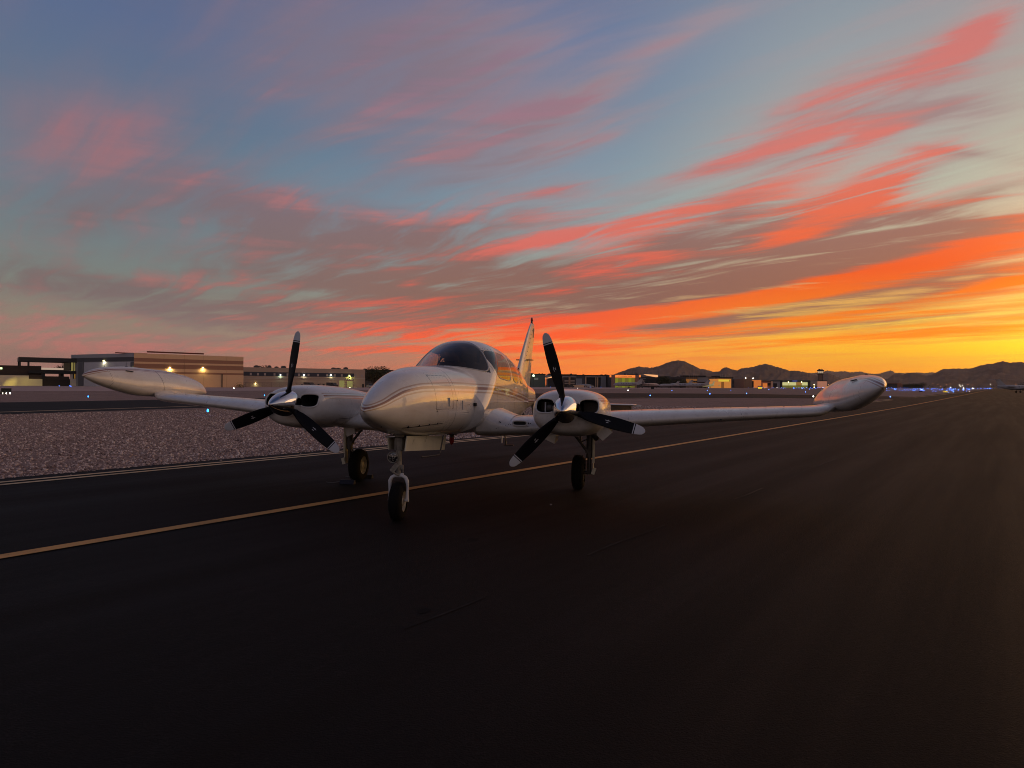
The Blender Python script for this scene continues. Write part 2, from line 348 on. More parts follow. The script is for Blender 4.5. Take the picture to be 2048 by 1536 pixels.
PAINT = mat('aeroplane_paint', (.78, .75, .7), .3, coat=.6, fn=paint_fn)
PAINTF = mat('fuselage_paint', (.78, .75, .7), .3, coat=.85, fn=lambda t, b, tc: paint_fn(t, b, tc, True))
def glass_mat(name, tint, k=1.0):
    m = bpy.data.materials.new(name); m.use_nodes = True; t = NT(m.node_tree); t.n.remove(t.n['Principled BSDF'])
    tr = t.new('ShaderNodeBsdfTransparent'); tr.inputs[0].default_value = (*tint, 1)
    gl = t.new('ShaderNodeBsdfGlossy'); gl.inputs['Roughness'].default_value = .02; gl.inputs[0].default_value = (1, 1, 1, 1)
    lw = t.new('ShaderNodeLayerWeight'); lw.inputs[0].default_value = .5; fr = t.m('MULTIPLY_ADD', t.m('POWER', lw.outputs['Facing'], 5.0), .95, .045)
    mx = t.new('ShaderNodeMixShader'); t.l.new(t.m('MULTIPLY', fr, k, clamp=True), mx.inputs[0]); t.l.new(tr.outputs[0], mx.inputs[1]); t.l.new(gl.outputs[0], mx.inputs[2])
    t.l.new(mx.outputs[0], t.n['Material Output'].inputs[0]); return m
GLASS = glass_mat('cabin_glass', (.60, .61, .62), 1.1)
BLACK = mat('black_paint', (.008, .008, .010), .45, spec=.2, bump=(60, .1))
DARK = mat('dark_recess', (.015, .014, .013), .8)
GREYW = mat('tip_white', (.62, .63, .65), .35)
CHROME = mat('polished_metal', (.82, .81, .80), .09, metal=1, var=(9, .06), bump=(4, .05))
STEEL = mat('grey_steel', (.085, .08, .078), .45, metal=.6, var=(20, .3))
PRIMER = mat('gear_enamel', (.27, .255, .22), .35, var=(14, .3))
RUBBER = mat('tyre_rubber', (.008, .0075, .0075), .85, spec=.15, bump=(60, .3))
GREEND = mat('primer_green', (.34, .36, .20), .45, var=(12, .15))
SEAT = mat('seat_leather', (.10, .055, .04), .55, bump=(25, .3))
TRIM = mat('window_trim', (.5, .49, .47), .3)
RED = mat('red_lens', (.35, .01, .01), .15, coat=1)
STRAW = mat('gear_door_cream', (.66, .64, .50), .35, var=(5, .08))

# ---- fuselage
FY = [3.80, 3.74, 3.62, 3.45, 3.2, 2.9, 2.5, 2.05, 1.7, 1.36, 1.0, .5, 0, -.8, -1.6, -2.4, -3.2, -4.0, -4.8, -5.4, -5.62]
FW = [.004, .062, .125, .190, .262, .325, .388, .442, .490, .535, .585, .640, .665, .655, .61, .53, .42, .30, .18, .09, .04]
FT = [1.275, 1.345, 1.410, 1.488, 1.595, 1.690, 1.755, 1.785, 1.80, 1.805, 1.80, 1.79, 1.785, 1.78, 1.77, 1.755, 1.74, 1.71, 1.64, 1.57, 1.52]
FB = [1.265, 1.205, 1.150, 1.090, 1.025, .972, .935, .915, .895, .88, .865, .85, .845, .85, .87, .915, .98, 1.06, 1.16, 1.27, 1.36]
FM = [1.27, 1.27, 1.27, 1.27, 1.27, 1.275, 1.28, 1.285, 1.29, 1.30, 1.30, 1.31, 1.32, 1.32, 1.32, 1.33, 1.34, 1.36, 1.39, 1.42, 1.44]
SY = [3.80, 3.6, 3.4, 3.2, 2.8, 2.07, 1.24, 0, -1.0, -1.85, -3.0, -5.6]
SZ = [1.29, 1.345, 1.415, 1.47, 1.515, 1.525, 1.515, 1.46, 1.39, 1.33, 1.28, 1.24]
def fus_fn(y):
    return [pchip(FY, a, y) for a in (FW, FT, FB, FM)]
def cab_field(x, y, z):
    wm = pchip([1.5, 0, -1.2, -2.4, -3.4], [.665, .668, .655, .56, .40], y)
    roof = pchip([1.5, .6, .1, -.5, -1.0, -1.5, -2.0, -2.6, -3.3, -4.2], [2.245, 2.245, 2.245, 2.225, 2.165, 2.075, 1.965, 1.85, 1.74, 1.60], y)
    zm = 1.35; n = 2.75
    zb_ = pchip(FY, FB, y)+.02; hz_ = np.where(z > zm, roof-zm, zm-zb_)
    f1 = ((np.abs(x/wm)**n+np.abs((z-zm)/hz_)**n)**(1/n)-1)*.5
    t = 1.37-(y+1.42*x*x)
    zb0 = 1.79-.22*x*x; zw = zb0+.66*t-.20*t*t
    f2 = (z-np.where(t < 0, zb0+.66*t, np.where(t > 1.6, 9, zw)))*.82
    k = .045; h = np.clip(.5-.5*(f2-f1)/k, 0, 1)
    return f2*(1-h)+f1*h+k*h*(1-h), f1, f2
def fus_radius(y, th):
    w, zt, zb, zm = fus_fn(y); n = 2.25+.35*np.clip((3.2-y)/2, 0, 1)
    cx, sx = np.cos(th), np.sin(th)
    lo = np.zeros_like(th+y); hi = np.full_like(lo, 1.4)
    def F(r):
        x = r*cx; z = zm+r*sx
        h = np.where(z > zm, zt-zm, zm-zb); nn = np.where(z > zm, n*.96, n)
        fd = ((np.abs(x/w)**nn+np.abs((z-zm)/h)**nn)**(1/nn)-1)*np.minimum(w, h)
        fc = np.where((y < 1.45) & (y > -4.3), cab_field(x, y, z)[0], 9.)
        k = .018; q = np.clip(.5+.5*(fc-fd)/k, 0, 1)
        return fc*(1-q)+fd*q-k*q*(1-q)
    for _ in range(26):
        md = (lo+hi)/2; ins = F(md) < 0
        lo = np.where(ins, md, lo); hi = np.where(ins, hi, md)
    return (lo+hi)/2, zm
ys = np.concatenate([3.80-.35*(np.linspace(0, 1, 22)**1.7), np.arange(3.43, 1.52, -.03), np.arange(1.50, -1.52, -.0125), np.arange(-1.56, -5.62, -.05), [-5.62]])
NR = 232; th = (np.arange(NR)+.5)/NR*2*math.pi-math.pi/2
Yg, Tg = np.meshgrid(ys, th, indexing='ij'); Rg, ZM = fus_radius(Yg, Tg)
Xg = Rg*np.cos(Tg); Zg = ZM+Rg*np.sin(Tg)
fv = np.stack([Xg, Yg, Zg], -1).reshape(-1, 3)
ni = len(ys); ii, jj = np.meshgrid(np.arange(ni-1), np.arange(NR), indexing='ij'); j2 = (jj+1) % NR
ff = np.stack([ii*NR+jj, ii*NR+j2, (ii+1)*NR+j2, (ii+1)*NR+jj], -1).reshape(-1, 4)
cen = fv[ff].mean(1); X, Y, Z = cen.T
fd_, f1_, f2_ = cab_field(X, Y, Z)
oncab = np.abs(fd_) < .012
tws = 1.37-(Y+1.42*X*X)
# windscreen: front slope of the cabin, from its base up to the brow and back to the side posts
ws = oncab & (tws > .035) & (Y > .44+.42*(np.abs(X)/.6)**2.2) & (Z < 2.215) & (Y < 1.4) & (Z > 1.69)
zlo = pchip([.7, 0, -1.35], [1.675, 1.645, 1.60], Y)
def side_window(ya, yb, ztop_a, ztop_b):
    ym = (ya+yb)/2; hw = (ya-yb)/2; u = np.abs((Y-ym)/hw)
    zt = ztop_a+(ztop_b-ztop_a)*(ya-Y)/(ya-yb); zc = (zlo+zt)/2; hh = (zt-zlo)/2
    return (np.abs(X) > .3) & (u**7+np.abs((Z-zc)/hh)**6 < 1) & oncab
sw1 = side_window(.69, -.36, 2.09, 2.04); sw2 = side_window(-.43, -1.02, 2.03, 1.93); sw3 = side_window(-1.08, -1.46, 1.92, 1.80)
win = ws | sw1 | sw2 | sw3
def submesh(name, mask, m, smooth=True):
    f = ff[mask]; u, inv = np.unique(f, return_inverse=True)
    me = mesh(name, fv[u], inv.reshape(-1, 4).tolist(), m, smooth=smooth); return me, u
def seam_field(v):
    x, y, z = v.T
    s = np.full(len(v), 9.)
    s = np.minimum(s, np.abs(y-2.05))                                   # bulkhead ring
    s = np.minimum(s, np.where((z < 1.72) & (y > .6), np.abs(z-(1.075+.02*(3-y)))+np.where((y > 2.35) & (y < 3.2), 0, 9), 9))   # wheel-well joint
    # nose locker door and cabin-side panels
    def rect(ya, yb, za, zb, side=1):
        dy = np.abs(y-(ya+yb)/2)-(yb-ya)/2; dz = np.abs(z-(za+zb)/2)-(zb-za)/2
        q = np.abs(np.where((dy > 0) | (dz > 0), np.hypot(np.maximum(dy, 0), np.maximum(dz, 0)), np.maximum(dy, dz)))
        return np.where(x*side > 0, q, 9)
    s = np.minimum(s, rect(2.14, 2.62, 1.26, 1.66)); s = np.minimum(s, rect(1.62, 1.98, 1.20, 1.30)*1.0)
    s = np.minimum(s, rect(-.55, .74, .98, 2.10)); s = np.minimum(s, np.where(z > 1.5, np.abs(y-2.55)+np.where(z < 1.66, 9, 0), 9))
    return s
me, u = submesh('fuselage', ~win, PAINTF)
vv = fv[u]; a = me.attributes.new('stripe', 'FLOAT', 'POINT'); a.data.foreach_set('value', ((vv[:, 2]-pchip(SY, SZ, vv[:, 1]))/pchip([3.8, 3.4, 2.6, 2.0, -6], [.45, .62, .85, 1, 1], vv[:, 1])).astype(np.float32))
a = me.attributes.new('seam', 'FLOAT', 'POINT'); a.data.foreach_set('value', seam_field(vv).astype(np.float32))
fus = part('fuselage', me)
part('windscreen', submesh('windscreen', ws, GLASS)[0])
for m_ in (sw1 & (X > 0), sw1 & (X < 0), sw2 & (X > 0), sw2 & (X < 0), sw3 & (X > 0), sw3 & (X < 0)):
    part('side_window', submesh('side_window', m_, GLASS)[0])
# tail cone cap
# ---- cabin inside
g = G(); g.box((0, .98, 1.655), (.86, .34, .11)); g.box((0, .86, 1.54), (1.02, .10, .30)); g.box((0, .0, 1.30), (1.1, 3.0, .04)); g.box((0, -1.75, 1.62), (1.0, .06, .55))
part('instrument_panel', g.mesh('instrument_panel', DARK), fus)
for (sx_, sy_) in ((-.29, .05), (.29, .05), (-.28, -.85), (.28, -.85)):
    g = G(); g.prism([(sy_-.22, 1.42), (sy_+.26, 1.44), (sy_+.27, 1.54), (sy_-.20, 1.52)], sx_-.22, sx_+.22, 'x')
    g.prism([(sy_-.20, 1.50), (sy_-.10, 1.50), (sy_-.22, 1.93), (sy_-.31, 1.92)], sx_-.21, sx_+.21, 'x')
    g.prism([(sy_-.24, 1.93), (sy_-.18, 1.94), (sy_-.22, 2.09), (sy_-.29, 2.08)], sx_-.12, sx_+.12, 'x')
    part('seat', g.mesh('seat', SEAT), fus)
g = G(); g.tube([(-.27, .86, 1.60), (-.27, .72, 1.63)], .012); g.tube([(-.40, .70, 1.70), (-.41, .70, 1.60), (-.27, .70, 1.58), (-.13, .70, 1.60), (-.14, .70, 1.70)], .013)
g.tube([(.27, .86, 1.60), (.27, .72, 1.63)], .012); g.tube([(.14, .70, 1.70), (.13, .70, 1.60), (.27, .70, 1.58), (.41, .70, 1.60), (.40, .70, 1.70)], .013)
part('control_yoke', g.mesh('control_yoke', BLACK), fus)
# window posts / seals: thin tubes along window borders
def border_tube(mask, r, m, name):
    f = ff[mask]; e = {}
    for q in f:
        for k in range(4):
            a_, b_ = int(q[k]), int(q[(k+1) % 4]); key = (min(a_, b_), max(a_, b_)); e[key] = e.get(key, 0)+1
    adj = {}
    for (a_, b_), c_ in e.items():
        if c_ == 1: adj.setdefault(a_, []).append(b_); adj.setdefault(b_, []).append(a_)
    seen = set(); g = G()
    for s0 in adj:
        if s0 in seen: continue
        loop = [s0]; seen.add(s0); cur = s0
        while True:
            nx = [q for q in adj[cur] if q not in seen]
            if not nx: break
            cur = nx[0]; seen.add(cur); loop.append(cur)
        if len(loop) < 30: continue
        P = fv[loop]; k = 15; idx = (np.arange(len(P))[:, None]+np.arange(-k, k+1)[None]) % len(P); P = P[idx].mean(1)[::2]
        P = P[::2]; P = np.vstack([P, P[:1]]); g.tube([tuple(p) for p in P], r, 6, caps=False)
    part(name, g.mesh(name, m), fus)
border_tube(ws, .011, TRIM, 'windscreen_frame')
for m_ in (sw1 & (X > 0), sw2 & (X > 0), sw3 & (X > 0), sw1 & (X < 0), sw2 & (X < 0)): border_tube(m_, .0075, TRIM, 'window_frame')

# ---- generic loft with stripe attribute
def loft_grid(sections, closed=True):
    n = len(sections[0]); V = [p for s in sections for p in s]; F = []
    for i in range(len(sections)-1):
        for k in range(n if closed else n-1):
            k2 = (k+1) % n; F.append((i*n+k, i*n+k2, (i+1)*n+k2, (i+1)*n+k))
    return V, F
def attrs(me, stripe=None, seam=None):
    V = np.empty(len(me.vertices)*3, np.float32); me.vertices.foreach_get('co', V); V = V.reshape(-1, 3)
    for nme, fn, d in (('stripe', stripe, 9.), ('seam', seam, 9.)):
        a = me.attributes.new(nme, 'FLOAT', 'POINT'); val = fn(V) if fn else np.full(len(V), d)
        a.data.foreach_set('value', np.asarray(val, np.float32))
    return me

# ---- nacelles
NY = [2.06, 2.045, 2.00, 1.92, 1.80, 1.6, 1.2, .8, .3, -.3, -.9, -1.4, -1.75]
NW = [.300, .345, .392, .428, .452, .470, .476, .465, .43, .37, .28, .17, .06]
NT_ = [1.375, 1.415, 1.460, 1.490, 1.510, 1.525, 1.520, 1.500, 1.455, 1.390, 1.32, 1.26, 1.21]
NB = [1.095, 1.060, 1.010, .975, .948, .925, .915, .92, .94, .97, 1.0, 1.05, 1.12]
def nacelle(sg):
    cx = 1.82*sg
    ys = np.concatenate([np.linspace(2.06, 1.78, 26), np.arange(1.74, .6, -.06), np.arange(.55, -1.76, -.12)])
    NA = 168; t = (np.arange(NA)+.5)/NA*2*math.pi; secs = []
    # front face closed by shrinking rings towards the shaft
    for k in np.linspace(.12, .985, 44):
        w, zt, zb = (float(pchip(NY, q, 2.06)) for q in (NW, NT_, NB)); zm = 1.245
        yy = 2.06+.012*(1-k*k); secs.append(ring(cx, yy, w*k, (zt-zm)*k, (zm-zb)*k, zm, t, 2.5))
    for y in ys:
        w, zt, zb = (float(pchip(NY, q, y)) for q in (NW, NT_, NB)); secs.append(ring(cx, y, w, zt-1.245 if zt > 1.25 else .01, 1.245-zb, 1.245, t, 2.5))
    V, F = loft_grid(secs); V = np.array(V); F = np.array(F); c = V[F].mean(1)
    dx = np.abs(c[:, 0]-cx); zi = c[:, 2]-(1.318)
    cx0 = .262; hx = .118; hz = .088
    ins = (c[:, 1] > 1.90) & (((np.abs(dx-cx0)/hx)**3+np.abs(zi/hz)**3) < 1)
    me = mesh('nacelle', V, F[~ins].tolist(), PAINT, smooth=True)
    attrs(me, lambda v: (v[:, 2]-(1.385-.02*np.clip(1.6-v[:, 1], 0, 3)-.02*np.clip(v[:, 1]-1.8, 0, 1)))*1.7 + np.where(v[:, 1] > 1.90, 9, 0),
          lambda v: np.minimum(np.minimum(np.abs(v[:, 1]-1.55), np.where(v[:, 1] < 1.55, np.abs(v[:, 2]-1.06), 9)), np.where(v[:, 2] > 1.3, np.abs(v[:, 1]-.35), 9)))
    nc = part('engine_nacelle', me)
    g = G()
    for s2 in (-1, 1):
        q = np.linspace(0, 2*math.pi, 41)[:-1]; n3 = 2/3
        ox = cx+s2*cx0+hx*np.sign(np.cos(q))*np.abs(np.cos(q))**n3; oz = 1.318+hz*np.sign(np.sin(q))*np.abs(np.sin(q))**n3
        yf = 2.05-.012*np.ones_like(q)
        # lip follows the cowl face
        def facey(x_, z_):
            best = 2.06
            for yy in np.linspace(2.06, 1.86, 41):
                w, zt, zb = (float(pchip(NY, k_, yy)) for k_ in (NW, NT_, NB)); h = (zt-1.245) if z_ > 1.245 else (1.245-zb)
                if (abs(x_-cx)/w)**2.5+(abs(z_-1.245)/h)**2.5 <= 1: return yy
            return 1.86
        yf = np.array([facey(a_, b_) for a_, b_ in zip(ox, oz)])
        L = [(a_, y_+.002, b_) for a_, y_, b_ in zip(ox, yf, oz)]; L.append(L[0]); g2 = G(); g2.tube(L, .011, 8, caps=False)
        m2 = attrs(g2.mesh('intake_lip', PAINT)); part('intake_lip', m2, nc)
        r1 = [(a_, y_, b_) for a_, y_, b_ in zip(ox, yf, oz)]; r2 = [(a_, 1.55, b_) for a_, b_ in zip(ox, oz)]
        V2, F2 = loft_grid([r1, r2]); g.add(V2, F2); g.add(r2, [tuple(range(len(r2)))])
    part('intake_duct', g.mesh('intake_duct', DARK, fix=False), nc)
    g = G()   # alternator, cylinder fins and baffles just inside the openings
    for s2 in (-1, 1):
        g.box((cx+s2*.27, 1.66, 1.30), (.20, .02, .12))
    g.lathe([(.0, 1.965), (.040, 1.965), (.052, 1.95), (.052, 1.91), (.064, 1.905), (.064, 1.80), (0, 1.80)], (cx-.215, 0, 1.29), 'y', 20, 1)
    g.box((cx-.275, 1.93, 1.30), (.012, .05, .12), 2)
    part('engine_front', g.mesh('engine_front', [STEEL, STEEL, GREYW]), nc)
    # hinged flaps and exhaust under the cowl
    for nm_, P_, dx_ in (('cowl_flap', [(.27, .93), (.40, 1.04), (.50, .955), (.37, .835)], .30), ('cowl_flap', [(-.40, .93), (-.26, .915), (-.29, .775), (-.42, .83)], .26)):
        g2 = G(); hw_ = dx_/2; q4 = [(cx+a_*sg, b_) for a_, b_ in P_]; n4 = len(q4)
        g2.add([(a_, .84+hw_, b_) for a_, b_ in q4]+[(a_*.0+cx+(a_-cx)*.94, .84-hw_, b_+.035) for a_, b_ in q4], [(0, 1, 2, 3), (7, 6, 5, 4)]+[(i_, (i_+1) % 4, 4+(i_+1) % 4, 4+i_) for i_ in range(4)])
        part('cowl_flap', attrs(g2.mesh('cowl_flap', PAINT)), nc)
    g = G(); g.tube([(cx+.24*sg, 1.15, .96), (cx+.26*sg, .95, .90), (cx+.27*sg, .80, .855)], .038, 14); part('exhaust_pipe', g.mesh('exhaust_pipe', STEEL), nc)
    return nc
def ring(cx, y, w, ht, hb, zm, t, n):
    c, s = np.cos(t), np.sin(t); e = 2/n
    x = cx+w*np.sign(c)*np.abs(c)**e; z = zm+np.where(s > 0, ht, hb)*np.sign(s)*np.abs(s)**e
    return [(float(a), float(y), float(b)) for a, b in zip(x, z)]

# ---- propellers
def blade_mesh(ph, cx, hub_y, hub_z):
    rs = np.concatenate([[.10, .15, .19, .24], np.linspace(.30, .90, 13), [.925, .942, .950, .9545]])
    ch = pchip([.10, .16, .24, .40, .58, .78, .88, .93, .9545], [.075, .078, .118, .150, .156, .136, .112, .080, .02], rs)
    th_ = pchip([.10, .24, .5, .95], [.072, .040, .018, .007], rs)
    tw = np.radians(pchip([.10, .24, .5, .95], [48, 40, 26, 15], rs))
    V = []; F = []; M = []; n = 20
    er = np.array([math.sin(ph), 0, math.cos(ph)]); et = np.array([math.cos(ph), 0, -math.sin(ph)]); ey = np.array([0, 1., 0])
    for r, c_, t_, w in zip(rs, ch, th_, tw):
        for k in range(n):
            q = 2*math.pi*k/n; u = math.cos(q)*c_/2; v = math.sin(q)*t_/2*(1+.35*math.cos(q))
            d = et*(u*math.cos(w)-v*math.sin(w))+ey*(u*math.sin(w)+v*math.cos(w))
            V.append(er*r+d+np.array([cx, hub_y, hub_z]))
    for i in range(len(rs)-1):
        rm = (rs[i]+rs[i+1])/2
        for k in range(n):
            F.append((i*n+k, i*n+(k+1) % n, (i+1)*n+(k+1) % n, (i+1)*n+k)); M.append(0)
    F.append(tuple(range((len(rs)-1)*n, len(rs)*n))); M.append(0)
    me = mesh('blade', V, F, BLADE, smooth=True, fm=M)
    a = me.attributes.new('radius', 'FLOAT', 'POINT'); a.data.foreach_set('value', np.repeat(rs, n).astype(np.float32)); return me
def blade_fn(t, b, tc):
    r = t.new('ShaderNodeAttribute', attribute_name='radius').outputs['Fac']
    tip = t.ss(r, .8330, .8345, kind='LINEAR'); band = t.m('MULTIPLY', t.ss(r, .811, .8125, kind='LINEAR'), t.ss(r, .822, .8235, 1, 0, kind='LINEAR'))
    t.l.new(t.mix(t.m('MAXIMUM', tip, band), (.006, .006, .008, 1), (.62, .63, .65, 1)), b.inputs['Base Color'])
BLADE = mat('propeller_paint', (.012, .012, .014), .5, spec=.15, fn=blade_fn)
DECAL = mat('white_decal', (.7, .7, .7), .5)
def propeller(sg, ph0):
    cx = 1.8195*sg; yh, zh = 2.14, 1.2726
    prof = [(.0, 2.535), (.014, 2.53), (.040, 2.50), (.075, 2.445), (.108, 2.38), (.138, 2.30), (.158, 2.22), (.168, 2.14), (.171, 2.09), (.171, 2.055), (.16, 2.05), (0, 2.05)]
    yy = np.linspace(2.0501, 2.5349, 46)[::-1]; rr = pchip([p[1] for p in prof[:10]]+[2.05], [p[0] for p in prof[:10]]+[.171], yy)
    g = G(); g.lathe(list(zip(rr, yy))+[(0, 2.05)], (cx, 0, zh), 'y', 64); sp = part('propeller', g.mesh('propeller', CHROME))
    for k in range(3):
        ph = ph0+k*2*math.pi/3; part('blade', blade_mesh(ph, cx, yh, zh), sp)
        er = np.array([math.sin(ph), 0, math.cos(ph)]); et = np.array([math.cos(ph), 0, -math.sin(ph)])
        g = G(); g.tube([tuple(np.array([cx, yh, zh])+er*r) for r in (.115, .186)], [.046, .036], 20); part('blade_root', g.mesh('blade_root', BLACK), sp)
        g = G(); rot = math.radians(27)
        for (u, v, lu, lv) in ((-.013, .008, .006, .060), (.013, -.008, .006, .060), (-.013, .012, .022, .006), (.013, -.012, .022, .006)):
            P = []
            for a_, b_ in ((-1, -1), (1, -1), (1, 1), (-1, 1)):
                uu = u+a_*lu/2; r = .50+v+b_*lv/2
                P.append(np.array([cx, yh, zh])+er*r+et*(uu*math.cos(rot))+np.array([0, 1, 0])*(uu*math.sin(rot)+.0105))
            g.add(P, [(0, 1, 2, 3)])
        part('blade_mark', g.mesh('blade_mark', DECAL, fix=False), sp)

# ---- wings
def airfoil(n=26, tt=.14, camber=.02):
    x = (1-np.cos(np.linspace(0, math.pi, n)))/2
    yt = 5*tt*(.2969*np.sqrt(x)-.126*x-.3516*x**2+.2843*x**3-.1036*x**4); yc = camber*4*x*(1-x)
    up = list(zip(x[::-1], (yc+yt)[::-1])); lo = list(zip(x[1:-1], (yc-yt)[1:-1])); return up+lo
def wing_section(x, yle, zle, chord, tt, inc=2.0, droop=0):
    c, s = math.cos(math.radians(inc)), math.sin(math.radians(inc)); P = []
    for u, v in airfoil(tt=tt):
        a, b = u*chord, v*chord; P.append((x, yle-(a*c+b*s), zle+b*c-a*s+.0))
    return P
def wing(sg):
    st = [(.45, 1.22, .972, 2.15, .138), (.66, 1.20, .972, 2.12, .138), (.80, 1.19, .975, 2.08, .138), (1.5, 1.14, 1.0, 1.98, .14), (2.3, 1.10, 1.092, 1.88, .135),
          (3.4, .90, 1.172, 1.62, .130), (4.6, .66, 1.245, 1.34, .125), (5.02, .58, 1.272, 1.24, .125), (5.16, .50, 1.305, 1.14, .12), (5.30, .34, 1.37, .90, .10)]
    xs = [s_[0] for s_ in st]; secs = []
    for x in np.concatenate([np.linspace(.45, 5.02, 60), np.linspace(5.05, 5.30, 8)]):
        v = [float(pchip(xs, [s_[k] for s_ in st], x)) for k in range(1, 5)]; secs.append([(p[0]*sg, p[1], p[2]) for p in wing_section(x, *v)])
    V, F = loft_grid(secs)
    me = mesh('wing', V, F, PAINT, smooth=True)
    bm = bmesh.new(); bm.from_mesh(me); bmesh.ops.recalc_face_normals(bm, faces=bm.faces); bm.to_mesh(me); bm.free()
    def seam(v):
        ax = np.abs(v[:, 0]); s_ = np.full(len(v), 9.)
        for xx in (2.55, 3.2, 4.0, 4.98): s_ = np.minimum(s_, np.abs(ax-xx))
        return s_
    attrs(me, None, seam); w = part('wing', me)
    # rivet tabs of the de-ice strip along the upper leading edge
    g = G()
    for x in np.arange(2.7, 5.0, .235):
        v = [float(pchip(xs, [s_[k] for s_ in st], x)) for k in range(1, 5)]
        g.box((x*sg, v[0]-.13*v[2], v[1]+.5*v[2]*v[3]+.012), (.008, .05, .008))
    part('vortex_tab', g.mesh('vortex_tab', TRIM), w)
    # root fillet
    V, F = [], []
    secs = []
    for k, x in enumerate(np.linspace(.50, .93, 12)):
        u = k/11; s_ = 1-u; rr = .175*s_**1.2+.005
        v = [float(pchip(xs, [q[j] for q in st], x)) for j in range(1, 5)]
        secs.append([(x*sg, p[1]+rr*.35 if p[1] > .8 else p[1], p[2]+(rr if p[2] > v[1]-.02 else 0)) for p in wing_section(x, *v)])
    V, F = loft_grid(secs); me = mesh('wing_root_fairing', V, F, PAINT, smooth=True); bm = bmesh.new(); bm.from_mesh(me); bmesh.ops.recalc_face_normals(bm, faces=bm.faces); bm.to_mesh(me); bm.free()
    part('wing_root_fairing', attrs(me), w)
    # air inlet slot between body and nacelle
    yl = 1.205; g = G(); q = np.linspace(0, 2*math.pi, 29); ex = 1.085+.095*np.sign(np.cos(q))*np.abs(np.cos(q))**.5; ez = 1.052+.032*np.sign(np.sin(q))*np.abs(np.sin(q))**.6
    g.tube([(a_*sg, yl-.02, b_) for a_, b_ in zip(ex, ez)], .010, 8, caps=False); part('air_inlet_rim', attrs(g.mesh('air_inlet_rim', PAINT)), w)
    g = G(); g.add([(a_*sg, yl-.022, b_) for a_, b_ in zip(ex[:-1], ez[:-1])], [tuple(range(28))]); part('air_inlet', g.mesh('air_inlet', DARK, fix=False), w)
    if sg > 0:   # pale chips at the root, and the stall vane under the outer panel
        g = G(); g.box((3.72, .83, 1.150), (.05, .02, .012)); g.tube([(3.72, .86, 1.157), (3.73, .89, 1.162)], .006); part('stall_vane', g.mesh('stall_vane', STEEL), w)
        g = G(); rr_ = random.Random(3)
        for k in range(13): g.lathe([(0, 1.222), (rr_.uniform(.004, .010), 1.221), (0, 1.21)], (rr_.choice([.78, .82, .9, .95, .98, 1.0, 1.20, 1.24])+rr_.uniform(-.02, .02), -.012, 1.00+rr_.uniform(-.05, .07)), 'y', 7)
        part('paint_chip', g.mesh('paint_chip', DARK), w)
    g = G()    # flap and aileron, a touch proud of the trailing edge
    for (xa, xb, dr, nm) in ((.78, 2.9, .0, 'flap'), (2.98, 4.9, .0, 'aileron')):
        secs = []
        for x in (xa, xb):
            v = [float(pchip(xs, [s_[j] for s_ in st], x)) for j in range(1, 5)]; yh_ = v[0]-v[2]*.985; P = [(0, .022), (-.12, .016), (-.30, .0), (-.12, -.014), (0, -.02)]
            secs.append([(x*sg, yh_+.10+a_, v[1]-.075*1.0+b_-dr) for a_, b_ in P])
        V, F = loft_grid(secs); g2 = G(); g2.add(V, F+[tuple(range(5)), tuple(range(9, 4, -1))]); part(nm, attrs(g2.mesh(nm, PAINT)), w)
    # aileron / tab horn seen above the far wing
    return w

# ---- tip tanks, canted outward
def tank(sg):
    ysn = np.concatenate([1.655-.3*np.linspace(0, 1, 14)**1.8, np.arange(1.30, -.9, -.06), [-.93, -.97, -1.0]])
    W = lambda y: float(pchip([1.66, 1.60, 1.40, 1.05, .6, 0, -.5, -.85, -1.0], [.004, .034, .090, .145, .180, .180, .140, .085, .03], y))
    H = lambda y: float(pchip([1.66, 1.60, 1.40, 1.05, .6, 0, -.5, -.85, -1.0], [.004, .042, .130, .215, .272, .270, .225, .160, .12], y))
    CZ = lambda y: float(pchip([1.66, 1.3, .8, .3, -.3, -1.0], [1.612, 1.590, 1.548, 1.520, 1.49, 1.425], y))
    CX = lambda y: float(pchip([1.66, .8, -.2, -1.0], [5.43, 5.45, 5.43, 5.38], y))
    t = np.arange(72)/72*2*math.pi; secs = []; ca = math.radians(42); zrel = []
    for y in ysn:
        w, h, cz, cx = W(y), H(y), CZ(y), CX(y); n = 2.05
        xs = w*np.sign(np.cos(t))*np.abs(np.cos(t))**(2/n); zs = h*np.sign(np.sin(t))*np.abs(np.sin(t))**(2/n)
        xr = xs*math.cos(ca)+zs*math.sin(ca); zr = zs*math.cos(ca)-xs*math.sin(ca)
        shear = 0 if y > -.6 else 0
        secs.append([((cx+a)*sg, y-(0 if y > -.5 else b*.25), cz+b) for a, b in zip(xr, zr)]); zrel += list(zs)
    V, F = loft_grid(secs); F.append(tuple(range(71, -1, -1))); F.append(tuple(range(len(V)-72, len(V))))
    me = mesh('tip_tank', V, F, PAINT, smooth=True); zr = np.array(zrel)
    bm = bmesh.new(); bm.from_mesh(me); bmesh.ops.recalc_face_normals(bm, faces=bm.faces); bm.to_mesh(me); bm.free()
    yv = np.array([v[1] for v in V]); hh = np.array([float(q) for q in pchip([1.80, 1.5, 1.1, .6, 0, -.5, -1.0], [.0, .03, .08, .115, .125, .115, .08], yv)])
    attrs(me, lambda v: (zr-hh)*1.6, lambda v: np.minimum(np.abs(v[:, 1]-.22), np.abs(v[:, 1]-1.22)))
    k = part('tip_tank', me)
    g = G(); g.tube([((5.43+.10)*sg, .78, 1.738), ((5.43+.11)*sg, .70, 1.752), ((5.43+.11)*sg, .58, 1.745)], [.012, .035, .01], 10)
    g.tube([((5.36)*sg, .90, 1.705), ((5.33)*sg, .78, 1.690)], .008, 6); part('filler_cap', g.mesh('filler_cap', DARK), k)
    # fairing where the wing meets the tank
    return k

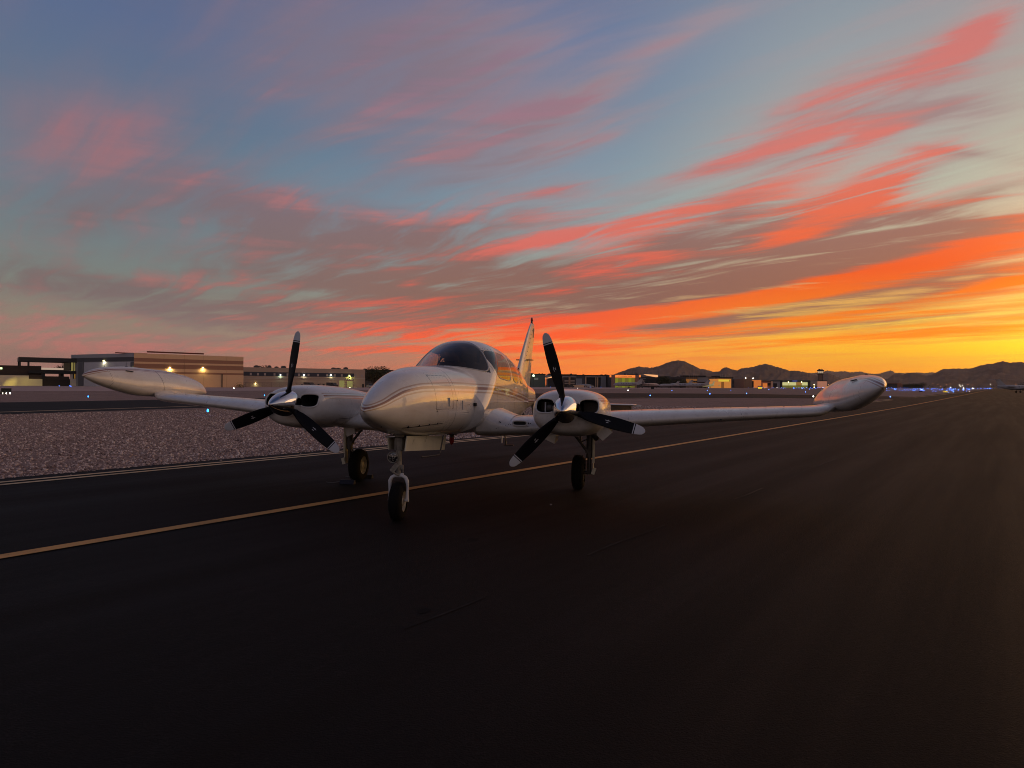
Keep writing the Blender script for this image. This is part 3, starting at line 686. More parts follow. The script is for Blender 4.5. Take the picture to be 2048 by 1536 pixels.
# ---- tail
def fin():
    secs = []
    for z, yl, ch, tt in ((1.25, -4.02, 1.75, .10), (1.50, -4.02, 1.72, .10), (1.75, -4.06, 1.80, .10), (1.95, -4.26, 1.66, .095), (2.4, -4.78, 1.30, .09), (2.8, -5.30, 1.00, .09), (3.04, -5.66, .72, .085), (3.12, -5.80, .52, .08), (3.15, -5.92, .30, .06)):
        secs.append([(v*ch, yl-u*ch, z) for u, v in airfoil(tt=tt, camber=0)])
    V, F = loft_grid(secs); F.append(tuple(range(len(V)-len(secs[0]), len(V))))
    me = mesh('fin', V, F, PAINT, smooth=True); bm = bmesh.new(); bm.from_mesh(me); bmesh.ops.recalc_face_normals(bm, faces=bm.faces); bm.to_mesh(me); bm.free()
    attrs(me, None, lambda v: np.abs(v[:, 1]+5.18+.55*(v[:, 2]-1.6))*.8); f = part('fin', me)
    g = G()
    for k in range(13):
        z = 1.75+k*.108; y = -4.30-(z-1.75)*1.20; g.lathe([(0, .0), (.012, 0), (.012, .004), (0, .004)], (.055-.02*k/13+.012, y, z), 'x', 8)
    part('rivet', g.mesh('rivet', DARK), f)
    g = G(); g.box((.0, -6.02, 2.98), (.05, .16, .10)); g.box((.03, -5.98, 2.90), (.012, .10, .22)); part('balance_horn', g.mesh('balance_horn', DARK), f)
    g = G(); g.tube([(0, -5.92, 3.13), (0, -5.94, 3.20)], [.028, .022], 12); g2 = part('beacon_base', g.mesh('beacon_base', STEEL), f)
    g = G(); g.lathe([(.0, 3.285), (.018, 3.275), (.028, 3.245), (.028, 3.20), (0, 3.20)], (0, -5.945, 0), 'z', 16); part('beacon', g.mesh('beacon', RED), f)
    g = G()   # short horizontal aerials on the fin
    for s_ in (1, -1): g.prism([(s_*.03, -4.88), (s_*.19, -4.98), (s_*.20, -5.10), (s_*.03, -5.12)], 2.185, 2.205, 'z'); g.tube([(s_*.03, -4.86, 2.20), (s_*.03, -5.1, 2.20)], .022, 8)
    part('fin_aerial', g.mesh('fin_aerial', STEEL), f)
    g = G(); g.prism([(-5.62, 1.30), (-5.66, 1.9), (-5.50, 1.92), (-5.45, 1.30)], -.012, .012, 'x'); part('rudder', attrs(g.mesh('rudder', PAINT)), f)
def stab(sg):
    secs = []
    for x, yl, ch in ((.05, -4.70, .72), (1.3, -4.86, .62), (2.45, -5.02, .50), (2.56, -5.06, .44)): secs.append([(x*sg, yl-u*ch, 1.20+v*ch) for u, v in airfoil(tt=.09, camber=0)])
    V, F = loft_grid(secs); F.append(tuple(range(len(V)-len(secs[0]), len(V))))
    me = mesh('tailplane', V, F, PAINT, smooth=True); bm = bmesh.new(); bm.from_mesh(me); bmesh.ops.recalc_face_normals(bm, faces=bm.faces); bm.to_mesh(me); bm.free()
    h = part('tailplane', attrs(me))
    g = G(); g.prism([(0, 0), (0, 0), (0, 0)], 0, 0) if False else None
    V, F = loft_grid([[(x*sg, y0, 1.215), (x*sg, y0-ch*.45, 1.215-ch*.42), (x*sg, y0-ch*.5, 1.20-ch*.5), (x*sg, y0+.0, 1.17)] for x, y0, ch in ((.10, -5.40, .62), (2.45, -5.50, .42))])
    g.add(V, F+[(0, 1, 2, 3), (7, 6, 5, 4)]); g.box((2.60*sg, -5.28, 1.185), (.12, .34, .035)); part('elevator', attrs(g.mesh('elevator', PAINT)), h)

# ---- undercarriage
def wheel(name, c, r, w, steer=0, side=1):
    g = G(); rim = r*.55; P = []
    for k in range(25):
        q = math.pi*k/24; P.append((rim+(r-rim)*math.sin(q)**.62, -w/2*math.cos(q)*(1 if True else 0)))
    g.lathe(P, (0, 0, 0), 'x', 48)
    for k in range(4): g.lathe([(r*(.995-.006*abs(k-1.5)), -.004+(k-1.5)*w*.2), (r*(1.004-.006*abs(k-1.5)), (k-1.5)*w*.2-.003), (r*(1.004-.006*abs(k-1.5)), (k-1.5)*w*.2+.003), (r*(.995-.006*abs(k-1.5)), .004+(k-1.5)*w*.2)], (0, 0, 0), 'x', 48)
    me = g.mesh(name, RUBBER); me.transform(Matrix.Translation(c) @ Matrix.Rotation(steer, 4, 'Z')); o = part(name, me)
    g = G(); h = w*.42
    for s_ in (-1, 1): g.lathe([(rim*1.02, s_*h*.80), (rim*1.05, s_*h*1.0), (rim*.93, s_*h*.98), (rim*.88, s_*h*.55), (rim*.5, s_*h*.45), (rim*.42, s_*h*.95), (rim*.2, s_*h*1.05), (0, s_*h*1.05)], (0, 0, 0), 'x', 32)
    for k in range(6):
        q = k*math.pi/3
        for s_ in (-1, 1): g.tube([(s_*h*.45, rim*.69*math.cos(q), rim*.69*math.sin(q)), (s_*h*.60, rim*.69*math.cos(q), rim*.69*math.sin(q))], rim*.09, 8)
    me = g.mesh('rim', PRIMER); me.transform(Matrix.Translation(c) @ Matrix.Rotation(steer, 4, 'Z')); part('rim', me, o)
    return o
def main_gear(sg):
    dz = .0157*sg*1.0; R_ = .262; c = Vector((1.775*sg, 0, R_+dz)); wheel('main_wheel', c, R_, .185)
    x = 1.935*sg; g = G()
    g.tube([(x, .0, .97), (x, .0, .50)], .048, 14); g.tube([(x, .0, .52), (x, .0, .235+dz)], .030, 12); g.tube([(x-.02*sg, 0, R_+dz), (c.x+.03*sg, 0, R_+dz)], .026, 12)
    g.tube([(x, 0, .27), (x, -.12, .36), (x, -.02, .47)], .014, 8); g.box((x-.012*sg, 0, .60), (.09, .09, .05)); g.box((x, 0, .93), (.14, .16, .10))
    leg = part('main_gear_leg', g.mesh('main_gear_leg', STEEL))
    g = G(); g.tube([(1.62*sg, .02, .96), (1.90*sg, .02, .60)], .022, 8); g.tube([(1.78*sg, -.03, .96), (1.80*sg, -.02, .73)], .014, 8); g.tube([(1.80*sg, -.02, .73), (1.90*sg, .0, .78)], .010, 6)
    part('side_brace', g.mesh('side_brace', STEEL), leg)
    g = G(); g.tube([(x-.06*sg, .03, .50), (x-.055*sg, .05, .38), (x-.09*sg, .03, .30)], .008, 6); part('brake_hose', g.mesh('brake_hose', BLACK), leg)
    g = G(); xo = (x+.055*sg)
    P = [(-.05, .90), (.05, .90), (.052, .42), (.085, .285), (.05, .265), (-.075, .265), (-.09, .285), (-.055, .42)]
    V = [(xo+abs(a)*0, a, b) for a, b in P]; n = len(P)
    g.prism([(a, b) for a, b in P], min(xo, xo+.012*sg), max(xo, xo+.012*sg), 'x'); g.box((xo+.012*sg, .052, .66), (.035, .012, .46)); g.box((xo+.018*sg, .075, .31), (.05, .012, .10), 0, Matrix.Rotation(math.radians(18)*sg, 3, 'Y'))
    part('gear_door', g.mesh('gear_door', STRAW), leg)
def nose_gear():
    Y0 = 2.79; dz = -.0117; st = -.10; R_ = .222
    c = Vector((-.012, Y0, R_+dz)); wheel('nose_wheel', c, R_, .150, steer=st)
    Rz = Matrix.Translation((c.x, Y0, 0)) @ Matrix.Rotation(st, 4, 'Z')
    g = G(); g.tube([(0, 0, 1.03), (0, 0, .80)], [.062, .044], 16); g.tube([(0, 0, .82), (0, 0, .62)], .033, 14); g.tube([(0, 0, .64), (0, 0, .50)], .026, 12)
    g.box((.035, .0, 0.90), (.012, .10, .20)); g.box((-.035, .0, 0.90), (.012, .10, .20)); g.tube([(-.05, 0, .80), (.05, 0, .80)], .012, 8)
    me = g.mesh('nose_gear_leg', PRIMER); me.transform(Rz); leg = part('nose_gear_leg', me)
    g = G()
    for s_ in (-1, 1):
        g.tube([(0, 0, .502), (s_*.045, 0, .500), (s_*.082, 0, .480), (s_*.100, 0, .440), (s_*.103, -.01, .38), (s_*.100, -.01, .30), (s_*.098, -.01, .215)], [.022, .020, .020, .022, .017, .017, .024], 10)
        g.tube([(s_*.075, -.01, R_), (s_*.118, -.01, R_)], .022, 10)
    g.tube([(-.055, 0, .515), (.055, 0, .515)], .017, 8)
    me = g.mesh('fork', GREYW); me.transform(Rz); part('fork', me, leg)
    g = G(); g.box((-.035, .065, .595), (.055, .010, .105), 0, Matrix.Rotation(math.radians(38), 3, 'Y')); g.tube([(-.068, .075, .565), (-.02, .04, .52), (.012, .02, .505)], .011, 8); g.tube([(-.01, .03, .64), (-.065, .07, .565)], .010, 8); g.box((.04, .01, .60), (.03, .03, .05)); g.tube([(.055, .02, .60), (.055, .02, .54)], .006, 6)
    me = g.mesh('torque_link', PRIMER); me.transform(Rz); part('torque_link', me, leg)
    g = G(); g.lathe([(.0, -.05), (.035, -.045), (.062, .0), (.066, .012), (.058, .014), (.056, .006)], (0, 0, 0), 'y', 28)
    me = g.mesh('taxi_light', PRIMER); me.transform(Rz @ Matrix.Translation((-.055, .055, .715))); tl = part('taxi_light', me, leg)
    g = G(); g.lathe([(.057, .004), (.03, .012), (0, .014)], (0, 0, 0), 'y', 24)
    me = g.mesh('lamp_glass', LAMPG); me.transform(Rz @ Matrix.Translation((-.055, .055, .715))); part('lamp_glass', me, tl)
    # wheel-well doors
    g = G(); g.prism([(2.91, .965), (1.41, .875), (1.49, .690), (2.96, .80)], .115, .127, 'x'); part('nose_gear_door', g.mesh('nose_gear_door', STRAW))
    g = G(); g.prism([(2.88, .965), (1.41, .875), (1.49, .690), (2.84, .80)], -.127, -.115, 'x'); part('nose_gear_door', g.mesh('nose_gear_door', STRAW))
    g = G(); g.box((0, 2.2, .938), (.22, 1.3, .01)); part('wheel_well', g.mesh('wheel_well', DARK))
def lampg_fn(t, b, tc):
    v = t.new('ShaderNodeTexVoronoi'); v.inputs['Scale'].default_value = 55; t.l.new(tc, v.inputs[0]); t.l.new(t.ss(v.outputs[0], .2, .5, .55, .10), b.inputs['Roughness'])
    t.l.new(t.mix(t.ss(v.outputs[0], .25, .5), (.35, .34, .32, 1), (.05, .05, .05, 1)), b.inputs['Base Color'])
LAMPG = mat('lamp_lens', (.2, .2, .2), .15, metal=.6, coat=1, fn=lampg_fn)
for sg in (1, -1):
    nacelle(sg); wing(sg); tank(sg); stab(sg); main_gear(sg)
propeller(1, -.2809); propeller(-1, .1539)
fin(); nose_gear()
g = G(); g.box((0, .74, .845), (.11, .16, .02)); g.tube([(0, .74, .85), (0, .74, .79)], .034, 12); bb = part('belly_beacon_base', g.mesh('belly_beacon_base', STEEL))
g = G(); g.lathe([(.034, .80), (.034, .735), (.022, .70), (0, .69)], (0, .74, 0), 'z', 18); part('belly_beacon', g.mesh('belly_beacon', RED))
g = G(); g.prism([(-2.60, .93), (-2.74, .93), (-2.72, .45), (-2.66, .45)], -.008, .008, 'x'); part('belly_aerial', g.mesh('belly_aerial', GREYW))
g = G(); g.tube([(.42, -.9, .88), (.46, -.9, .60), (.46, -.86, .58)], .012, 8); g.box((.52, -.86, .575), (.16, .10, .012)); part('boarding_step', g.mesh('boarding_step', STEEL))
g = G(); g.tube([(.30, 2.10, .93), (.31, 2.25, .74), (.31, 2.30, .705)], .009, 8); g.tube([(.31, 2.30, .705), (.24, 2.50, .70), (.20, 2.62, .705)], .009, 8); part('tow_hook', g.mesh('tow_hook', STEEL))
g = G(); g.tube([(-.01, 3.02, 1.05), (.01, 3.08, 1.005), (.05, 3.12, .995)], .010, 8); g.tube([(.06, 3.12, .97), (-.03, 3.16, .965)], .011, 8); part('pitot_tube', g.mesh('pitot_tube', CHROME))
g = G()
for yy in (3.12, 2.92, 2.70, 2.50):
    w_, zt_, zb_, zm_ = (float(a_) for a_ in fus_fn(np.array(yy))); zz_ = 1.083+.02*(3-yy); n_ = 2.4; r_ = w_*(1-abs((zz_-zm_)/(zm_-zb_))**n_)**(1/n_); g.lathe([(0, .008), (.011, .006), (.011, -.01)], (r_+.0, yy, zz_), 'x', 10)
for (yy, zz_) in ((2.60, 1.24), (2.02, 1.36)):
    w_, zt_, zb_, zm_ = (float(a_) for a_ in fus_fn(np.array(yy))); g.lathe([(0, .006), (.011, .004), (.011, -.01)], (w_*.995, yy, zz_), 'x', 10)
part('fastener', g.mesh('fastener', BLACK))
g = G()
for yy, z0_ in ((2.27, 1.30), (1.86, 1.26)):
    w_ = float(pchip(FY, FW, yy)); g.box((w_+.004, yy, z0_+.045), (.012, .016, .10)); g.box((w_+.002, yy-.02, z0_-.012), (.010, .05, .008))
part('door_latch', g.mesh('door_latch', TRIM))
g = G(); q = np.linspace(0, 2*math.pi, 25); 
g.add([(.03+.075*math.cos(k), 3.46+.0*k, 1.085+.018*math.sin(k)) for k in q[:-1]], [tuple(range(24))]); 
# cooling-air opening low on the nose
g = G(); V = []
for k in q[:-1]:
    x_ = -.03+.085*math.cos(k); z_ = 1.105+.030*math.sin(k)
    yy = np.linspace(3.78, 3.2, 120); w_, zt_, zb_, zm_ = fus_fn(yy); n_ = 2.25; ok = (np.abs(x_/w_)**n_+np.abs((z_-zm_)/(zm_-zb_))**n_) < 1
    V.append((x_, float(yy[ok][0])+.004, z_))
V.append(tuple(np.mean(V, 0)+np.array([0, .004, 0]))); g.add(V, [(k, (k+1) % 24, 24) for k in range(24)]); part('nose_air_inlet', g.mesh('nose_air_inlet', DARK, fix=False))
g = G(); g.tube([(.3, -1.4, 2.02), (.3, -1.42, 2.06)], .03, 8); part('roof_aerial', g.mesh('roof_aerial', BLACK))
